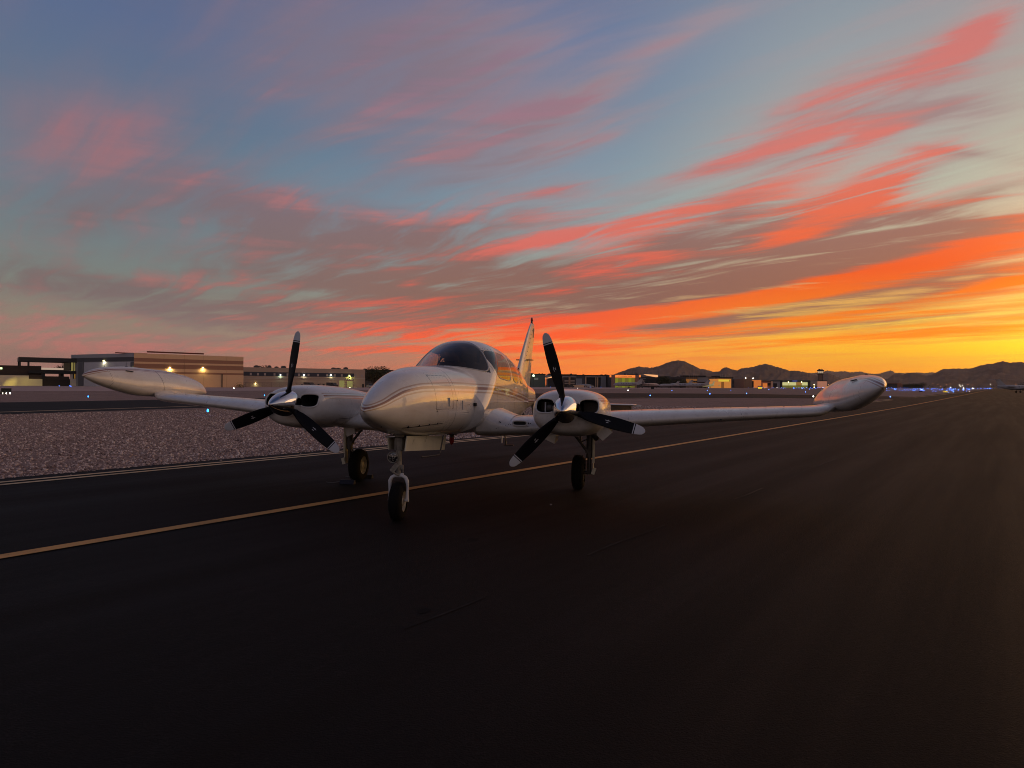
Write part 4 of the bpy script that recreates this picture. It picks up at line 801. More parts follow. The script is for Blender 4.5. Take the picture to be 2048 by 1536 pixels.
# wheel chocks by the far main wheel
FACADES = [{'name': 'hangar_building', 'label': 'grey sliding-door front of the striped hangar behind the left wing tip', 'cat': 'hangar', 'group': None, 'o': (-149.52, 222.0, 0.74), 'a': -0.4457, 'L': 32.48, 'depth': 30, 'parts': [('wall', 'conc_grey', -0.19, 32.32, 0.0, 10.9, 0, 25), ('roof_parapet', 'conc_light', -0.19, 32.32, 9.71, 10.9, -0.12, 0), ('wall_band', 'conc_dark', -0.17, 32.34, 8.43, 9.71, -0.08, 0), ('hangar_door', 'door_pale', 6.71, 12.05, 0.0, 8.19, -0.06, 0), ('hangar_door', 'door_pale', 12.21, 17.6, 0.0, 8.19, -0.11, 0), ('hangar_door', 'door_pale', 17.75, 23.18, 0.0, 8.19, -0.06, 0), ('hangar_door', 'door_pale', 23.33, 28.68, 0.0, 8.19, -0.11, 0), ('hangar_door', 'door_pale', 28.83, 30.89, 0.0, 8.19, -0.06, 0), ('corner_pier', 'conc_band', 3.99, 6.6, 0.0, 8.3, -0.25, 0), ('corner_pier', 'conc_band', 30.94, 32.36, 0.0, 8.02, -0.25, 0)]}, {'name': 'hangar_building', 'label': 'big tan hangar side wall with brown horizontal stripes behind the left wing', 'cat': 'hangar', 'group': None, 'o': (-120.21, 208.0, 0.74), 'a': 0.7062, 'L': 33.9, 'depth': 22, 'parts': [('wall', 'tan', -0.09, 33.79, 0.0, 10.95, 0, 22), ('wall_panel', 'tan_l', -0.06, 8.49, 9.44, 10.95, -0.1, 0), ('wall_panel', 'tan_l', 8.56, 14.58, 9.44, 10.95, -0.1, 0), ('wall_panel', 'tan_l', 14.65, 20.65, 9.44, 10.95, -0.1, 0), ('wall_panel', 'tan_l', 20.73, 28.11, 9.44, 10.95, -0.1, 0), ('wall_panel', 'tan_l', 28.2, 33.75, 9.44, 10.95, -0.1, 0), ('wall_panel', 'brown_b', -0.05, 8.51, 8.25, 9.44, -0.07, 0), ('wall_panel', 'brown_b', 8.58, 14.59, 8.25, 9.44, -0.07, 0), ('wall_panel', 'brown_b', 14.67, 20.67, 8.25, 9.44, -0.07, 0), ('wall_panel', 'brown_b', 20.75, 28.13, 8.25, 9.44, -0.07, 0), ('wall_panel', 'brown_b', 28.21, 33.77, 8.25, 9.44, -0.07, 0), ('wall_panel', 'tan_l', -0.03, 8.52, 7.62, 8.25, -0.1, 0), ('wall_panel', 'tan_l', 8.59, 14.6, 7.62, 8.25, -0.1, 0), ('wall_panel', 'tan_l', 14.68, 20.68, 7.62, 8.25, -0.1, 0), ('wall_panel', 'tan_l', 20.76, 28.14, 7.62, 8.25, -0.1, 0), ('wall_panel', 'tan_l', 28.22, 33.78, 7.62, 8.25, -0.1, 0), ('wall_panel', 'brown_b', -0.03, 8.52, 6.18, 7.62, -0.07, 0), ('wall_panel', 'brown_b', 8.6, 14.61, 6.18, 7.62, -0.07, 0), ('wall_panel', 'brown_b', 14.69, 20.69, 6.18, 7.62, -0.07, 0), ('wall_panel', 'brown_b', 20.77, 28.15, 6.18, 7.62, -0.07, 0), ('wall_panel', 'brown_b', 28.23, 33.79, 6.18, 7.62, -0.07, 0), ('wall_panel', 'tan_l', -0.02, 8.54, 5.15, 6.18, -0.1, 0), ('wall_panel', 'tan_l', 8.61, 14.62, 5.15, 6.18, -0.1, 0), ('wall_panel', 'tan_l', 14.7, 20.7, 5.15, 6.18, -0.1, 0), ('wall_panel', 'tan_l', 20.78, 28.16, 5.15, 6.18, -0.1, 0), ('wall_panel', 'tan_l', 28.24, 33.8, 5.15, 6.18, -0.1, 0), ('wall_panel', 'brown_b', -0.01, 8.55, 4.51, 5.15, -0.07, 0), ('wall_panel', 'brown_b', 8.62, 14.63, 4.51, 5.15, -0.07, 0), ('wall_panel', 'brown_b', 14.71, 20.71, 4.51, 5.15, -0.07, 0), ('wall_panel', 'brown_b', 20.79, 28.17, 4.51, 5.15, -0.07, 0), ('wall_panel', 'brown_b', 28.25, 33.81, 4.51, 5.15, -0.07, 0), ('wall_panel', 'tan_l', 0.0, 8.55, 0.0, 4.51, -0.1, 0), ('wall_panel', 'tan_l', 8.63, 14.64, 0.0, 4.51, -0.1, 0), ('wall_panel', 'tan_l', 14.72, 20.72, 0.0, 4.51, -0.1, 0), ('wall_panel', 'tan_l', 20.8, 28.18, 0.0, 4.51, -0.1, 0), ('wall_panel', 'tan_l', 28.26, 33.82, 0.0, 4.51, -0.1, 0), ('downpipe', 'dark_metal', 26.49, 26.75, 0.0, 4.79, -0.35, -0.11), ('roof_screen', 'rust', 4.44, 21.8, 11.46, 11.91, 4, 4.6), ('roof_screen', 'rust', -4.51, 4.44, 10.92, 11.19, 4, 5)]}, {'name': 'office_building', 'label': 'long low tan building with a row of small square windows behind the left propeller', 'cat': 'building', 'group': None, 'o': (-107.56, 262.0, 0.95), 'a': 0.4863, 'L': 49.21, 'depth': 18, 'parts': [('wall', 'tan_grey', -0.06, 49.15, 0.0, 8.05, 0, 18), ('roof_parapet', 'tan_grey', -0.06, 48.49, 6.23, 7.59, -0.1, 0), ('wall_band', 'slate', -0.04, 48.5, 4.62, 6.23, -0.05, 0), ('cornice', 'pale_trim', -0.03, 49.18, 3.94, 4.21, -0.22, 0), ('cornice', 'pale_trim', -0.02, 49.19, 3.46, 3.66, -0.16, 0), ('wall_panel', 'tan_grey', -0.02, 38.37, 0.0, 3.37, -0.06, 0), ('wall_panel', 'tan_grey', 44.34, 49.15, 0.0, 7.9, -0.18, 0), ('roller_door', 'door_lit', 38.05, 40.19, 0.0, 3.14, -0.12, 0), ('roller_door', 'door_lit', 41.37, 43.74, 0.0, 2.96, -0.12, 0), ('window', 'win_pale', 2.31, 3.03, 4.83, 5.81, -0.08, 0), ('window', 'win_pale', 5.05, 5.77, 4.83, 5.81, -0.08, 0), ('window', 'win_pale', 7.72, 8.44, 4.83, 5.81, -0.08, 0), ('window', 'win_pale', 11.37, 12.11, 4.83, 5.81, -0.08, 0), ('window', 'win_pale', 16.46, 17.21, 4.83, 5.81, -0.08, 0), ('window', 'win_pale', 21.03, 21.79, 4.83, 5.81, -0.08, 0), ('window', 'win_pale', 24.87, 25.64, 4.83, 5.81, -0.08, 0), ('window', 'win_pale', 28.75, 29.53, 4.83, 5.81, -0.08, 0), ('window', 'win_pale', 32.48, 33.27, 4.83, 5.81, -0.08, 0), ('window', 'win_pale', 35.72, 36.53, 4.83, 5.81, -0.08, 0), ('window', 'win_pale', 38.69, 39.5, 4.83, 5.81, -0.08, 0), ('window', 'win_pale', 44.6, 45.42, 4.83, 5.81, -0.24, 0), ('window', 'win_pale', 47.32, 48.15, 4.83, 5.81, -0.24, 0), ('door', 'dark_door', 22.26, 23.06, 0.0, 1.49, -0.14, 0), ('door', 'dark_door', 28.97, 29.8, 0.0, 1.55, -0.14, 0), ('door', 'dark_door', 31.04, 31.87, 0.0, 1.57, -0.14, 0), ('door', 'dark_door', 47.89, 48.76, 0.0, 1.72, -0.25, 0)]}, {'name': 'warehouse', 'label': 'dark low building beyond the round tree behind the nose', 'cat': 'warehouse', 'group': None, 'o': (-74.67, 330.0, 1.23), 'a': 0.5679, 'L': 27.89, 'depth': 20, 'parts': [('wall', 'dark_wall', -0.07, 27.82, 0.0, 8.79, 0, 20), ('roof_edge', 'dark_metal', -0.07, 27.81, 8.67, 9.0, -0.2, 0.3)]}, {'name': 'terrace_building', 'label': 'dark open-framed two-storey building with a roof terrace at the far left', 'cat': 'building', 'group': None, 'o': (-166.75, 205.0, 0.86), 'a': 0.6934, 'L': 26.6, 'depth': 9, 'parts': [('garden_wall', 'conc_pale', -0.03, 12.28, 0.0, 3.5, -0.3, 0.0), ('garden_wall', 'conc_pale', 12.29, 15.87, 0.0, 2.38, -0.3, 0), ('upper_block', 'dark_wood', -0.06, 15.63, 3.54, 6.69, 1, 9), ('roof_slab', 'dark_metal', 9.69, 26.22, 8.07, 9.45, -0.5, 9), ('column', 'dark_metal', 9.77, 10.19, 6.6, 8.07, 0, 0.6), ('column', 'dark_metal', 11.91, 12.44, 6.6, 8.07, 0, 0.6), ('column', 'dark_metal', 9.77, 10.19, 6.6, 8.07, 8, 8.6), ('lower_block', 'dark_wood', 12.32, 15.66, 2.47, 3.69, -0.1, 9), ('floor_slab', 'black_metal', 12.33, 26.27, 4.26, 5.22, -0.3, 9), ('balcony_rail', 'white_glow_rail', 15.63, 21.62, 5.49, 6.15, 0, 0.15), ('balcony_base', 'dark_wood', 15.64, 21.7, 5.22, 5.49, 0, 8), ('glass_room', 'glass_dark', 21.68, 23.63, 5.33, 7.96, 0.6, 6), ('window_lit', 'lit_yellow', 23.77, 24.4, 5.31, 8.18, 0.5, 3), ('window_lit', 'lit_yellow', 24.68, 25.81, 5.28, 8.21, 0.4, 3), ('column', 'black_metal', 25.83, 26.37, 4.42, 9.51, -0.2, 0.8), ('column', 'black_metal', 23.55, 23.75, 5.3, 8.41, 0.2, 0.8), ('column', 'black_metal', 24.43, 24.65, 5.32, 8.44, 0.2, 0.8), ('back_wall', 'dark_wood', 12.34, 16.59, 2.47, 4.18, 4, 9), ('column', 'black_metal', 15.65, 16.59, 2.25, 4.23, 0, 0.8), ('column', 'black_metal', 20.95, 21.92, 2.32, 4.33, 2, 3), ('planter_wall', 'dark_wood', 15.79, 23.32, 2.28, 3.34, 0.5, 7), ('lower_wall', 'black_wood', 15.87, 23.47, 0.0, 2.28, -0.1, 7), ('side_wall', 'conc_pale', 23.47, 26.58, 0.0, 2.62, -0.2, 8), ('window_lit', 'lit_amber', 24.79, 25.99, 2.66, 4.37, 0.3, 2), ('column', 'black_metal', 24.29, 24.72, 2.53, 4.39, 0.0, 0.8), ('side_wall', 'conc_pale', 23.59, 24.29, 2.61, 4.38, 0.1, 1), ('side_wall', 'conc_pale', 25.99, 27.42, 2.65, 4.43, 0.1, 3), ('door', 'dark_door', 25.37, 26.12, 0.0, 2.21, -0.3, -0.2)]}, {'name': 'hangar_building', 'label': 'grey-green hangar with a bright round lamp just right of the tail fin', 'cat': 'hangar', 'group': None, 'o': (7.91, 470.0, 1.89), 'a': 0.0, 'L': 16.17, 'depth': 25, 'parts': [('wall', 'conc_green', -0.06, 16.11, 0.0, 9.55, 0, 25), ('roof_edge', 'dark_metal', -0.24, 16.29, 9.23, 9.77, -0.4, 25.4), ('door', 'dark_metal', 4.45, 5.53, 2.06, 7.81, -0.3, 0), ('wall_sign', 'sign_white', 8.05, 10.92, 5.32, 6.94, -0.35, -0.05)]}, {'name': 'hangar_building', 'label': 'dark wide hangar behind the upright right propeller blade', 'cat': 'hangar', 'group': None, 'o': (30.83, 560.0, 2.34), 'a': 0.0, 'L': 23.98, 'depth': 25, 'parts': [('wall', 'dark_wall', -0.06, 23.91, 0.0, 10.83, 0, 25), ('roof_edge', 'black_metal', -0.28, 24.13, 10.44, 11.09, -0.4, 25.4), ('roof_slope', 'conc_light', -6.05, 3.37, 8.38, 9.88, -6, -1)]}, {'name': 'canopy_building', 'label': 'open-fronted building with stacked white balconies and a peaked canopy between the dark hangars', 'cat': 'building', 'group': None, 'o': (35.83, 455.0, 1.82), 'a': 0.0, 'L': 8.7, 'depth': 25, 'parts': [('wall', 'dark_wall', -0.04, 8.66, 0.0, 7.64, 0, 25), ('roof_edge', 'conc_light', -0.21, 8.83, 7.33, 7.85, -0.4, 25.4), ('floor_slab', 'pale_trim', 0.67, 7.63, 4.96, 5.38, -1.2, -0.05), ('floor_slab', 'pale_trim', 0.68, 7.64, 3.88, 4.27, -1.2, -0.05), ('floor_slab', 'pale_trim', 0.69, 7.64, 2.87, 3.22, -1.2, -0.05), ('pillar', 'tan', 3.44, 4.66, 0.0, 7.64, -1.6, -1.21), ('window_band', 'black_metal', 0.66, 7.62, 5.52, 6.42, -0.5, -0.05), ('low_wall', 'tan_l', 4.73, 14.26, 0.0, 1.94, -1.2, -0.2)]}, {'name': 'hangar_building', 'label': 'long grey hangar with a dark roof left of the orange sign', 'cat': 'hangar', 'group': None, 'o': (49.3, 520.0, 2.15), 'a': 0.0, 'L': 30.21, 'depth': 25, 'parts': [('wall', 'conc_dark', -0.05, 30.16, 0.0, 9.77, 0, 25), ('roof_edge', 'black_metal', -0.25, 30.36, 9.42, 10.01, -0.4, 25.4), ('wall_panel', 'conc_grey', 0.76, 6.33, 0.0, 7.1, -0.3, 0), ('wall_panel', 'conc_grey', 21.42, 25.4, 0.0, 9.04, -0.8, 0), ('door', 'black_metal', 25.8, 28.98, 0.0, 8.47, -0.3, 0), ('open_bay', 'black_metal', 9.5, 20.24, 0.0, 7.98, -0.2, -0.05), ('pillar', 'tan_l', 8.9, 9.7, 0.0, 8.14, -0.9, -0.25), ('pillar', 'tan_l', 16.97, 17.61, 0.0, 8.2, -0.9, -0.25), ('pillar', 'tan_l', 18.41, 19.12, 0.0, 8.21, -0.9, -0.25), ('canopy', 'pale_trim', 8.7, 21.82, 8.22, 8.7, -2.2, -0.91)]}, {'name': 'hangar_building', 'label': 'hangar with a lit yellow-green open door under an orange name sign', 'cat': 'hangar', 'group': None, 'o': (75.69, 500.0, 2.06), 'a': 0.0, 'L': 22.17, 'depth': 25, 'parts': [('wall', 'dark_wall', -0.05, 22.12, 0.0, 10.02, 0, 25), ('door_pier', 'rose_wall', 0.14, 2.93, 0.0, 9.76, -1.0, 0), ('door_pier', 'rose_wall', 18.38, 21.17, 0.0, 9.89, -1.0, 0), ('sign_board', 'orange_sign', 3.09, 18.3, 7.84, 9.83, -1.1, -0.1), ('curtain_panel', 'lit_green', 3.18, 5.59, 0.0, 7.49, -0.25, -0.05), ('curtain_panel', 'lit_olive', 5.7, 8.11, 0.0, 7.51, -0.15, -0.05), ('curtain_panel', 'lit_green', 8.22, 10.63, 0.0, 7.52, -0.25, -0.05), ('curtain_panel', 'lit_olive', 10.75, 13.15, 0.0, 7.54, -0.15, -0.05), ('curtain_panel', 'lit_green', 13.27, 15.68, 0.0, 7.56, -0.25, -0.05), ('curtain_panel', 'lit_olive', 15.79, 18.2, 0.0, 7.58, -0.15, -0.05), ('roof_fin', 'orange_sign', 21.21, 22.51, 8.19, 9.91, -1.2, -0.9), ('roof_fin', 'orange_sign', -1.27, 0.03, 8.02, 9.74, -1.2, -0.9)]}, {'name': 'hangar_building', 'label': 'low dark hangar behind the round tree and parked jets', 'cat': 'hangar', 'group': None, 'o': (113.97, 580.0, 2.49), 'a': 0.0, 'L': 40.35, 'depth': 25, 'parts': [('wall', 'dark_wall', -0.04, 40.31, 0.0, 9.44, 0, 25), ('roof_edge', 'conc_dark', -0.27, 40.53, 9.04, 9.71, -0.4, 25.4), ('door', 'black_metal', 0.86, 21.7, 0.0, 7.47, -0.2, 0), ('door', 'black_metal', 24.36, 36.77, 0.0, 7.61, -0.2, 0)]}, {'name': 'terminal_building', 'label': 'beige building with a flat roof topped by a line of small masts', 'cat': 'building', 'group': None, 'o': (156.89, 600.0, 2.64), 'a': 0.0, 'L': 33.95, 'depth': 25, 'parts': [('wall', 'beige', -0.04, 33.9, 0.0, 10.1, 0, 25), ('roof_edge', 'dark_metal', -0.27, 34.13, 9.68, 10.37, -0.4, 25.4), ('roof_canopy', 'black_metal', -0.97, 20.14, 10.32, 11.24, -3, 8), ('wall_panel', 'amber_glow_wall', 0.43, 12.81, 4.42, 8.09, -0.3, 0), ('wall_panel', 'conc_grey', 12.8, 22.44, 5.42, 9.78, -1.5, 0), ('window_band', 'black_metal', 8.24, 19.25, 4.93, 6.31, -0.4, -0.05), ('low_block', 'rose_wall', 19.25, 26.13, 0.0, 5.23, -2.4, -1), ('window', 'black_metal', 19.72, 21.09, 1.77, 3.84, -2.6, -2.4), ('window', 'black_metal', 22.01, 22.93, 1.79, 3.85, -2.6, -2.4), ('roof_canopy', 'black_metal', 28.39, 33.9, 10.57, 11.12, -2, 8), ('flue', 'beige', 22.9, 23.63, 5.92, 9.59, -1, -0.2)]}, {'name': 'hangar_building', 'label': 'amber-lit boxy hangar with a yellow glowing top strip', 'cat': 'hangar', 'group': None, 'o': (170.3, 540.0, 2.37), 'a': 0.0, 'L': 10.73, 'depth': 25, 'parts': [('wall', 'amber_lit', -0.03, 10.71, 0.0, 7.86, 0, 25), ('roof_canopy', 'black_metal', 0.58, 12.14, 7.95, 9.06, -1, 10), ('wall_band', 'lit_yellow2', 0.18, 9.26, 5.58, 7.23, -0.3, 0), ('door', 'amber_dark_glow', 2.46, 4.73, 0.0, 5.16, -0.2, 0), ('lamp_post_shadow', 'black_metal', 9.14, 9.6, 5.62, 7.06, -0.5, -0.31)]}, {'name': 'hangar_building', 'label': 'long dark hangar between the amber hangar and the brown block', 'cat': 'hangar', 'group': None, 'o': (208.1, 620.0, 2.8), 'a': 0.0, 'L': 12.8, 'depth': 25, 'parts': [('wall', 'conc_dark', -0.03, 12.77, 0.0, 8.8, 0, 25), ('roof_edge', 'conc_grey', -0.27, 13.0, 8.37, 9.09, -0.4, 25.4), ('door', 'black_metal', 0.93, 12.06, 4.06, 7.14, -0.2, 0), ('grass_bank', 'olive_wall', 3.31, 12.32, 0.0, 3.83, -3, -0.3)]}, {'name': 'block_building', 'label': 'tall brown block with a lamp on each roof corner', 'cat': 'building', 'group': None, 'o': (198.88, 560.0, 2.51), 'a': 0.0, 'L': 6.64, 'depth': 25, 'parts': [('wall', 'brown_wall', -0.03, 6.61, 0.0, 8.4, 0, 25)]}, {'name': 'shed_building', 'label': 'small orange-lit shed left of the long glowing hangar', 'cat': 'building', 'group': None, 'o': (259.03, 700.0, 3.27), 'a': 0.0, 'L': 7.76, 'depth': 25, 'parts': [('wall', 'orange_glow_wall', -0.03, 7.73, 0.0, 8.45, 0, 25), ('dark_tree_gap', 'black_metal', -1.95, -0.24, 0.0, 7.35, 0.2, 3)]}, {'name': 'shed_building', 'label': 'low pinkish offices between the orange shed and the glowing hangar', 'cat': 'building', 'group': None, 'o': (274.96, 720.0, 3.39), 'a': -0.0, 'L': 12.39, 'depth': 25, 'parts': [('wall', 'rose_wall', -0.02, 12.36, 0.0, 7.49, 0, 25), ('roof_edge', 'dark_metal', -0.3, 12.64, 6.99, 7.82, -0.4, 25.4), ('wall_panel', 'orange_glow_wall', 1.09, 5.77, 0.0, 5.1, -1.2, 0), ('window_band', 'black_metal', 6.04, 9.62, 2.66, 5.41, -0.3, 0), ('pillar', 'tan_l', 10.16, 12.09, 0.0, 7.36, -0.8, 0)]}, {'name': 'shed_building', 'label': 'grey hangar against the left end of the glowing hangar', 'cat': 'building', 'group': None, 'o': (287.35, 720.0, 3.41), 'a': 0.0, 'L': 7.71, 'depth': 25, 'parts': [('wall', 'conc_grey', -0.02, 7.68, 0.0, 7.65, 0, 25), ('roof_edge', 'conc_dark', -0.3, 7.96, 7.16, 7.98, -0.4, 25.4), ('open_bay', 'black_metal', 0.27, 4.39, 0.0, 5.16, -0.2, 0)]}, {'name': 'hangar_building', 'label': 'long hangar glowing pale yellow through its open front below the mountain', 'cat': 'hangar', 'group': None, 'o': (302.69, 740.0, 3.53), 'a': -0.0, 'L': 34.51, 'depth': 25, 'parts': [('wall', 'conc_dark', -0.03, 34.49, 0.0, 8.79, 0, 25), ('roof_edge', 'conc_green', -0.31, 34.77, 8.28, 9.13, -0.4, 25.4), ('door_pier', 'black_metal', 0.26, 2.81, 0.0, 8.11, -1.2, 0), ('door_pier', 'black_metal', 31.83, 34.49, 0.0, 8.06, -1.2, 0), ('name_sign', 'sign_blue', 14.4, 19.78, 7.38, 8.51, -0.9, -0.4), ('lit_bay', 'lit_pale', 2.98, 11.53, 2.89, 6.46, -0.4, -0.05), ('lit_bay', 'lit_pale', 11.75, 18.66, 2.95, 6.52, -0.4, -0.05), ('lit_bay', 'lit_amber2', 18.88, 24.88, 3.0, 6.56, -0.4, -0.05), ('lit_bay', 'lit_pale', 25.11, 31.67, 3.05, 6.61, -0.4, -0.05), ('lit_floor', 'lit_olive', 3.0, 31.69, 0.0, 2.85, -0.3, -0.05)]}, {'name': 'hangar_building', 'label': 'plain grey hangar under the control tower', 'cat': 'hangar', 'group': None, 'o': (337.48, 740.0, 3.6), 'a': 0.0, 'L': 12.73, 'depth': 25, 'parts': [('wall', 'conc_grey', -0.02, 12.71, 0.0, 8.33, 0, 25), ('base_band', 'black_metal', 0.01, 12.74, 0.0, 1.83, -0.2, 0)]}, {'name': 'block_building', 'label': 'small pink-lit block right of the control tower foot', 'cat': 'building', 'group': None, 'o': (345.59, 730.0, 3.57), 'a': -0.0, 'L': 6.03, 'depth': 25, 'parts': [('wall', 'rose_lit', -0.02, 6.01, 0.0, 8.29, 0, 25), ('roof_edge', 'black_metal', -0.3, 6.28, 7.79, 8.62, -0.4, 25.4)]}, {'name': 'shed_building', 'label': 'low brick shed among the trees right of the far tip tank', 'cat': 'building', 'group': None, 'o': (589.85, 1000.0, 4.53), 'a': 0.0, 'L': 5.73, 'depth': 25, 'parts': [('wall', 'brick_wall', -0.01, 5.72, 0.0, 8.55, 0, 25), ('wall_step', 'brick_wall', 4.2, 6.88, 0.0, 6.66, -1, 0)]}, {'name': 'shed_building', 'label': 'long low dark shed right of the far tip tank', 'cat': 'building', 'group': None, 'o': (552.95, 980.0, 4.53), 'a': -0.0, 'L': 23.98, 'depth': 25, 'parts': [('wall', 'dark_wall', -0.01, 23.97, 0.0, 7.08, 0, 25), ('roof_edge', 'dark_metal', -0.38, 24.34, 6.4, 7.53, -0.4, 25.4)]}, {'name': 'shed_building', 'label': 'low pale-roofed shelter behind the cloud of blue lights', 'cat': 'building', 'group': None, 'o': (606.72, 1020.0, 4.53), 'a': 0.0, 'L': 33.53, 'depth': 25, 'parts': [('wall', 'dark_wall', -0.0, 33.53, 0.0, 6.27, 0, 25), ('roof_edge', 'olive_wall', -0.39, 33.92, 5.57, 6.74, -0.4, 25.4)]}]
LAMPS = [(-133.86, 214.19, 9.39, -0.446), (-120.58, 207.84, 7.0, -0.446), (-112.19, 214.44, 7.26, 0.706), (-104.48, 221.02, 7.52, 0.706), (-95.0, 268.3, 6.06, 0.486), (-86.75, 272.66, 6.2, 0.486), (-76.93, 277.85, 6.37, 0.486), (-69.98, 281.53, 6.28, 0.486), (-103.47, 263.82, 2.58, 0.486)]
